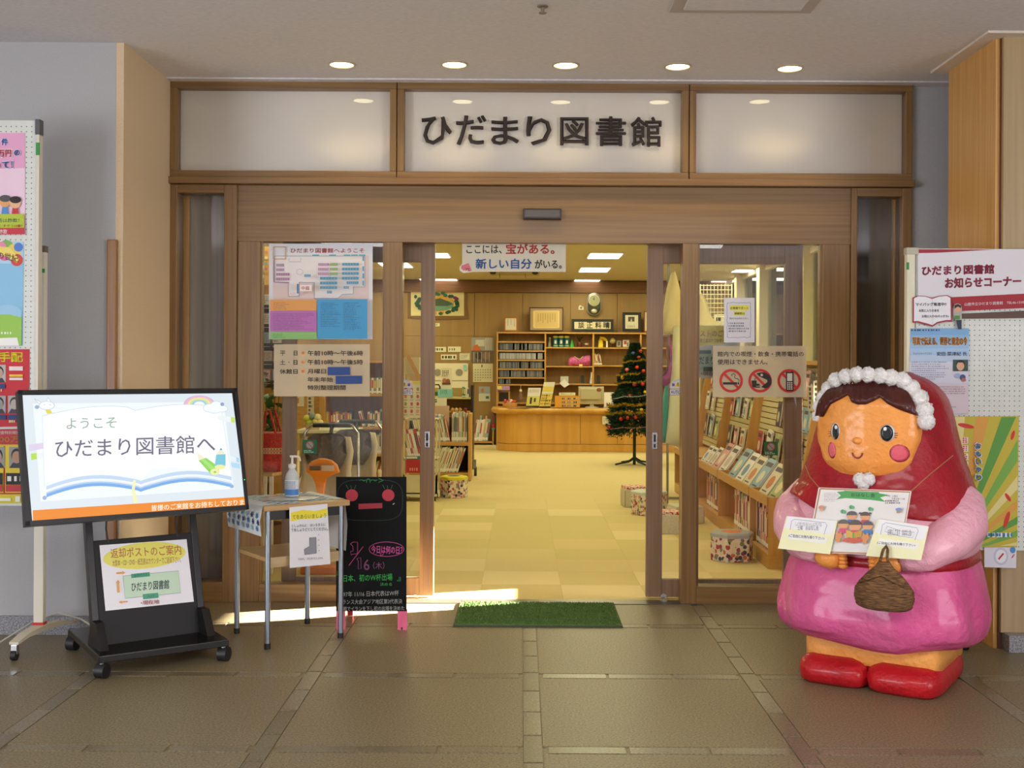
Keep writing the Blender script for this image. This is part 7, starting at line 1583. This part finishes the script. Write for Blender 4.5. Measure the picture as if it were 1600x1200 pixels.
p.scribble(140, 460, 250, 514, '8c6038', 5, .35, 1, 8); p.scribble(136, 536, 420, 655, '74407c', 11, .35, 2, 8); p.scribble(136, 676, 230, 710, '4c7448', 3, .35, 3, 8); p.scribble(464, 462, 600, 634, '24587c', 15, .35, 4, 8); p.scribble(620, 462, 740, 656, '24587c', 17, .35, 5, 8)
tag(p.build('floor_plan_poster'), 'library floor plan poster with orange, purple and blue lists on the left pane', 'poster')
p = PY(gY, step=.0004, rough=.5); p.T(4.4444, 400, 370)
p.rsheet(124, 746, 790, 1108, FROST, .001)
K = '33302c'
for t_, y in (('平　日', 790), ('土・日', 854), ('休館日', 918)):
    if '　' in t_: p.text('平', 166, y, 204, y+36, K, bold=.03); p.text('日', 262, y+2, 288, y+35, K, bold=.03)
    elif '・' in t_: p.text('土', 166, y, 204, y+34, K, bold=.03); p.ell(230, y+17, 3.5, 3.5, K, n=10); p.text('日', 262, y+2, 288, y+35, K, bold=.03)
    else: p.text(t_, 166, y, 290, y+34, K, bold=.03)
    p.ell(327, y+16, 11, 11, 'e48430', n=16)
p.text('午前10時〜午後6時', 360, 790, 744, 826, K, bold=.03); p.text('午前10時〜午後5時', 360, 852, 744, 888, K, bold=.03); p.text('月曜日', 360, 918, 486, 950, K, bold=.03); p.text('年末年始', 360, 974, 536, 1008, K, bold=.03); p.text('特別整理期間', 360, 1030, 624, 1064, K, bold=.03)
p.poly([(500, 904), (654, 904), (656, 960), (500, 962)], '24488c'); p.poly([(554, 966), (738, 964), (738, 1020), (556, 1022)], '24488c')
tag(p.build('opening_hours_film'), 'frosted film with the opening hours and blue tape on the left pane', 'sign')
def nosmoke(label, x0, y0, x1, y1, Y):
    p = PY(Y, step=.0004, rough=.4); p.rsheet(x0, y0, x1, y1, '1c6a40', .0015); cx, cy = (x0+x1)/2, y0+(y1-y0)*.38; r_ = (x1-x0)*.3
    p.ell(cx, cy, r_, r_, 'b04840'); p.ell(cx, cy, r_*.78, r_*.78, '98a498'); p.line([(cx-r_*.62, cy-r_*.62), (cx+r_*.62, cy+r_*.62)], r_*.2, 'b04840'); p.scribble(x0+2, y0+(y1-y0)*.74, x1-2, y1-1, 'b8d0b8', 2, .7, 3, 2.2)
    return tag(p.build('no_food_sticker'), label, 'sticker')
nosmoke('small green prohibition sticker on the left glass, left of the orange handle', 473, 687, 495, 709, YL+.018); nosmoke('small green prohibition sticker on the right glass over the magazines', 1193.5, 690, 1215.5, 711.5, YL+.018)
p = PY(gY, step=.0004, rough=.4); p.T(4.4455, 1080, 370)
p.rsheet(228, 424, 440, 734, 'dcdce4', .0015)
rn = random.Random(6)
def wavy(x0, y0, x1, y1, n=14): return [(x0+(x1-x0)*i/n+(rn.uniform(-3, 3) if y1 != y0 else 0), y0+(y1-y0)*i/n+(rn.uniform(-4, 4) if x1 != x0 else 0)) for i in range(n+1)]
p.line(wavy(250, 458, 412, 458)+wavy(412, 458, 412, 698)+wavy(412, 698, 250, 698)+wavy(250, 698, 250, 458), 3, '7888b0')
p.rect(268, 476, 400, 510, 'e4e040'); p.rect(296, 516, 372, 546, 'e4e040'); p.text('お客様サポート', 272, 486, 396, 504, '40464c', bold=.03); p.text('相談窓口', 300, 524, 368, 540, '40464c', bold=.03); p.text('障がいをお持ちの方へ', 266, 560, 396, 574, '40464c'); p.scribble(260, 596, 400, 670, '5a6478', 4, .5, 4, 10)
tag(p.build('support_notice'), 'white notice with yellow highlighted title and blue scroll border on the right pane', 'notice')
p = PY(gY, step=.0004, rough=.5); p.T(4.4455, 1080, 370)
p.rsheet(150, 758, 800, 1114, FROST, .001)
p.text('館内での喫煙・飲食・携帯電話の', 182, 796, 782, 832, K, bold=.03); p.text('使用はできません。', 182, 850, 530, 888, K, bold=.03)
for cx in (277, 478, 680): p.arc(cx, 1000, 73, 73, 0, 360, 18, 'c82c24', n=36)
def bar(cx): p.line([(cx-48, 952), (cx+50, 1050)], 17, 'c82c24')
bar(277); p.rect(220, 1010, 318, 1026, '28241f'); p.rect(322, 1010, 332, 1026, '28241f'); p.line([(330, 1006), (330, 992), (318, 984), (304, 984), (300, 972), (306, 960), (296, 950), (282, 956), (280, 968)], 5, '28241f')
bar(478); p.poly([(490+68*cos(a), 1000+62*sin(a)) for a in [R(-118+i*10) for i in range(0, 12)]] + [(528, 992)] + [(556, 1002), (552, 1030), (520, 1056), (488, 1050), (484, 1040), (530, 1000), (486, 972)] if 0 else [(452, 950), (478, 942), (510, 942), (540, 958), (556, 990), (554, 1020), (536, 1044), (514, 1054), (484, 1044), (528, 1008), (526, 994), (470, 968)], '28241f'); p.ell(488, 960, 9, 9, 'c8bca4'); p.poly([(418, 998), (454, 998), (448, 1046), (424, 1046)], '28241f'); p.line([(438, 998), (446, 976)], 4, '28241f'); p.ell(458, 1026, 18, 6, '28241f'); p.rect(440, 1032, 478, 1036, '28241f'); p.rect(440, 1040, 476, 1048, '28241f')
bar(680); p.poly([(656, 938), (708, 938), (708, 1070), (656, 1070)], '28241f'); p.rect(664, 948, 700, 1002, 'd8d4c8'); p.rect(696, 926, 700, 940, '28241f')
for i in range(3):
    for j in range(4): p.rect(664+i*13, 1010+j*14, 673+i*13, 1019+j*14, 'd8d4c8')
tag(p.build('prohibition_film'), 'frosted film with three red prohibition signs on the right pane', 'sign')
# reflection of the return box sheet in the right glass, put in as a print
p = PY(YL+.036, step=.0003, rough=.5); p.T(4.4455, 1080, 370)
p.rsheet(0, 615, 340, 980, 'ececd8', .002); p.poly([(0, 622), (60, 618), (240, 622), (330, 680), (240, 740), (60, 758), (0, 752)], 'f6e048'); p.text('ストのご案', 62, 648, 262, 694, 'b0562c', bold=.02); p.text('紙芝居はカウンターで', 60, 706, 250, 736, '94603c')
p.rect(0, 815, 230, 920, 'c4dcb4'); p.text('だまり図', 56, 832, 200, 886, '344438', bold=.02); p.rect(40, 788, 138, 812, '3c7860'); p.rect(84, 904, 160, 934, '3c7860'); p.text('•現在地', 66, 936, 200, 964, 'a84c48', bold=.02)
tag(p.build('return_box_notice'), 'printed sheet standing in for the return box notice reflected in the right glass', 'sign')
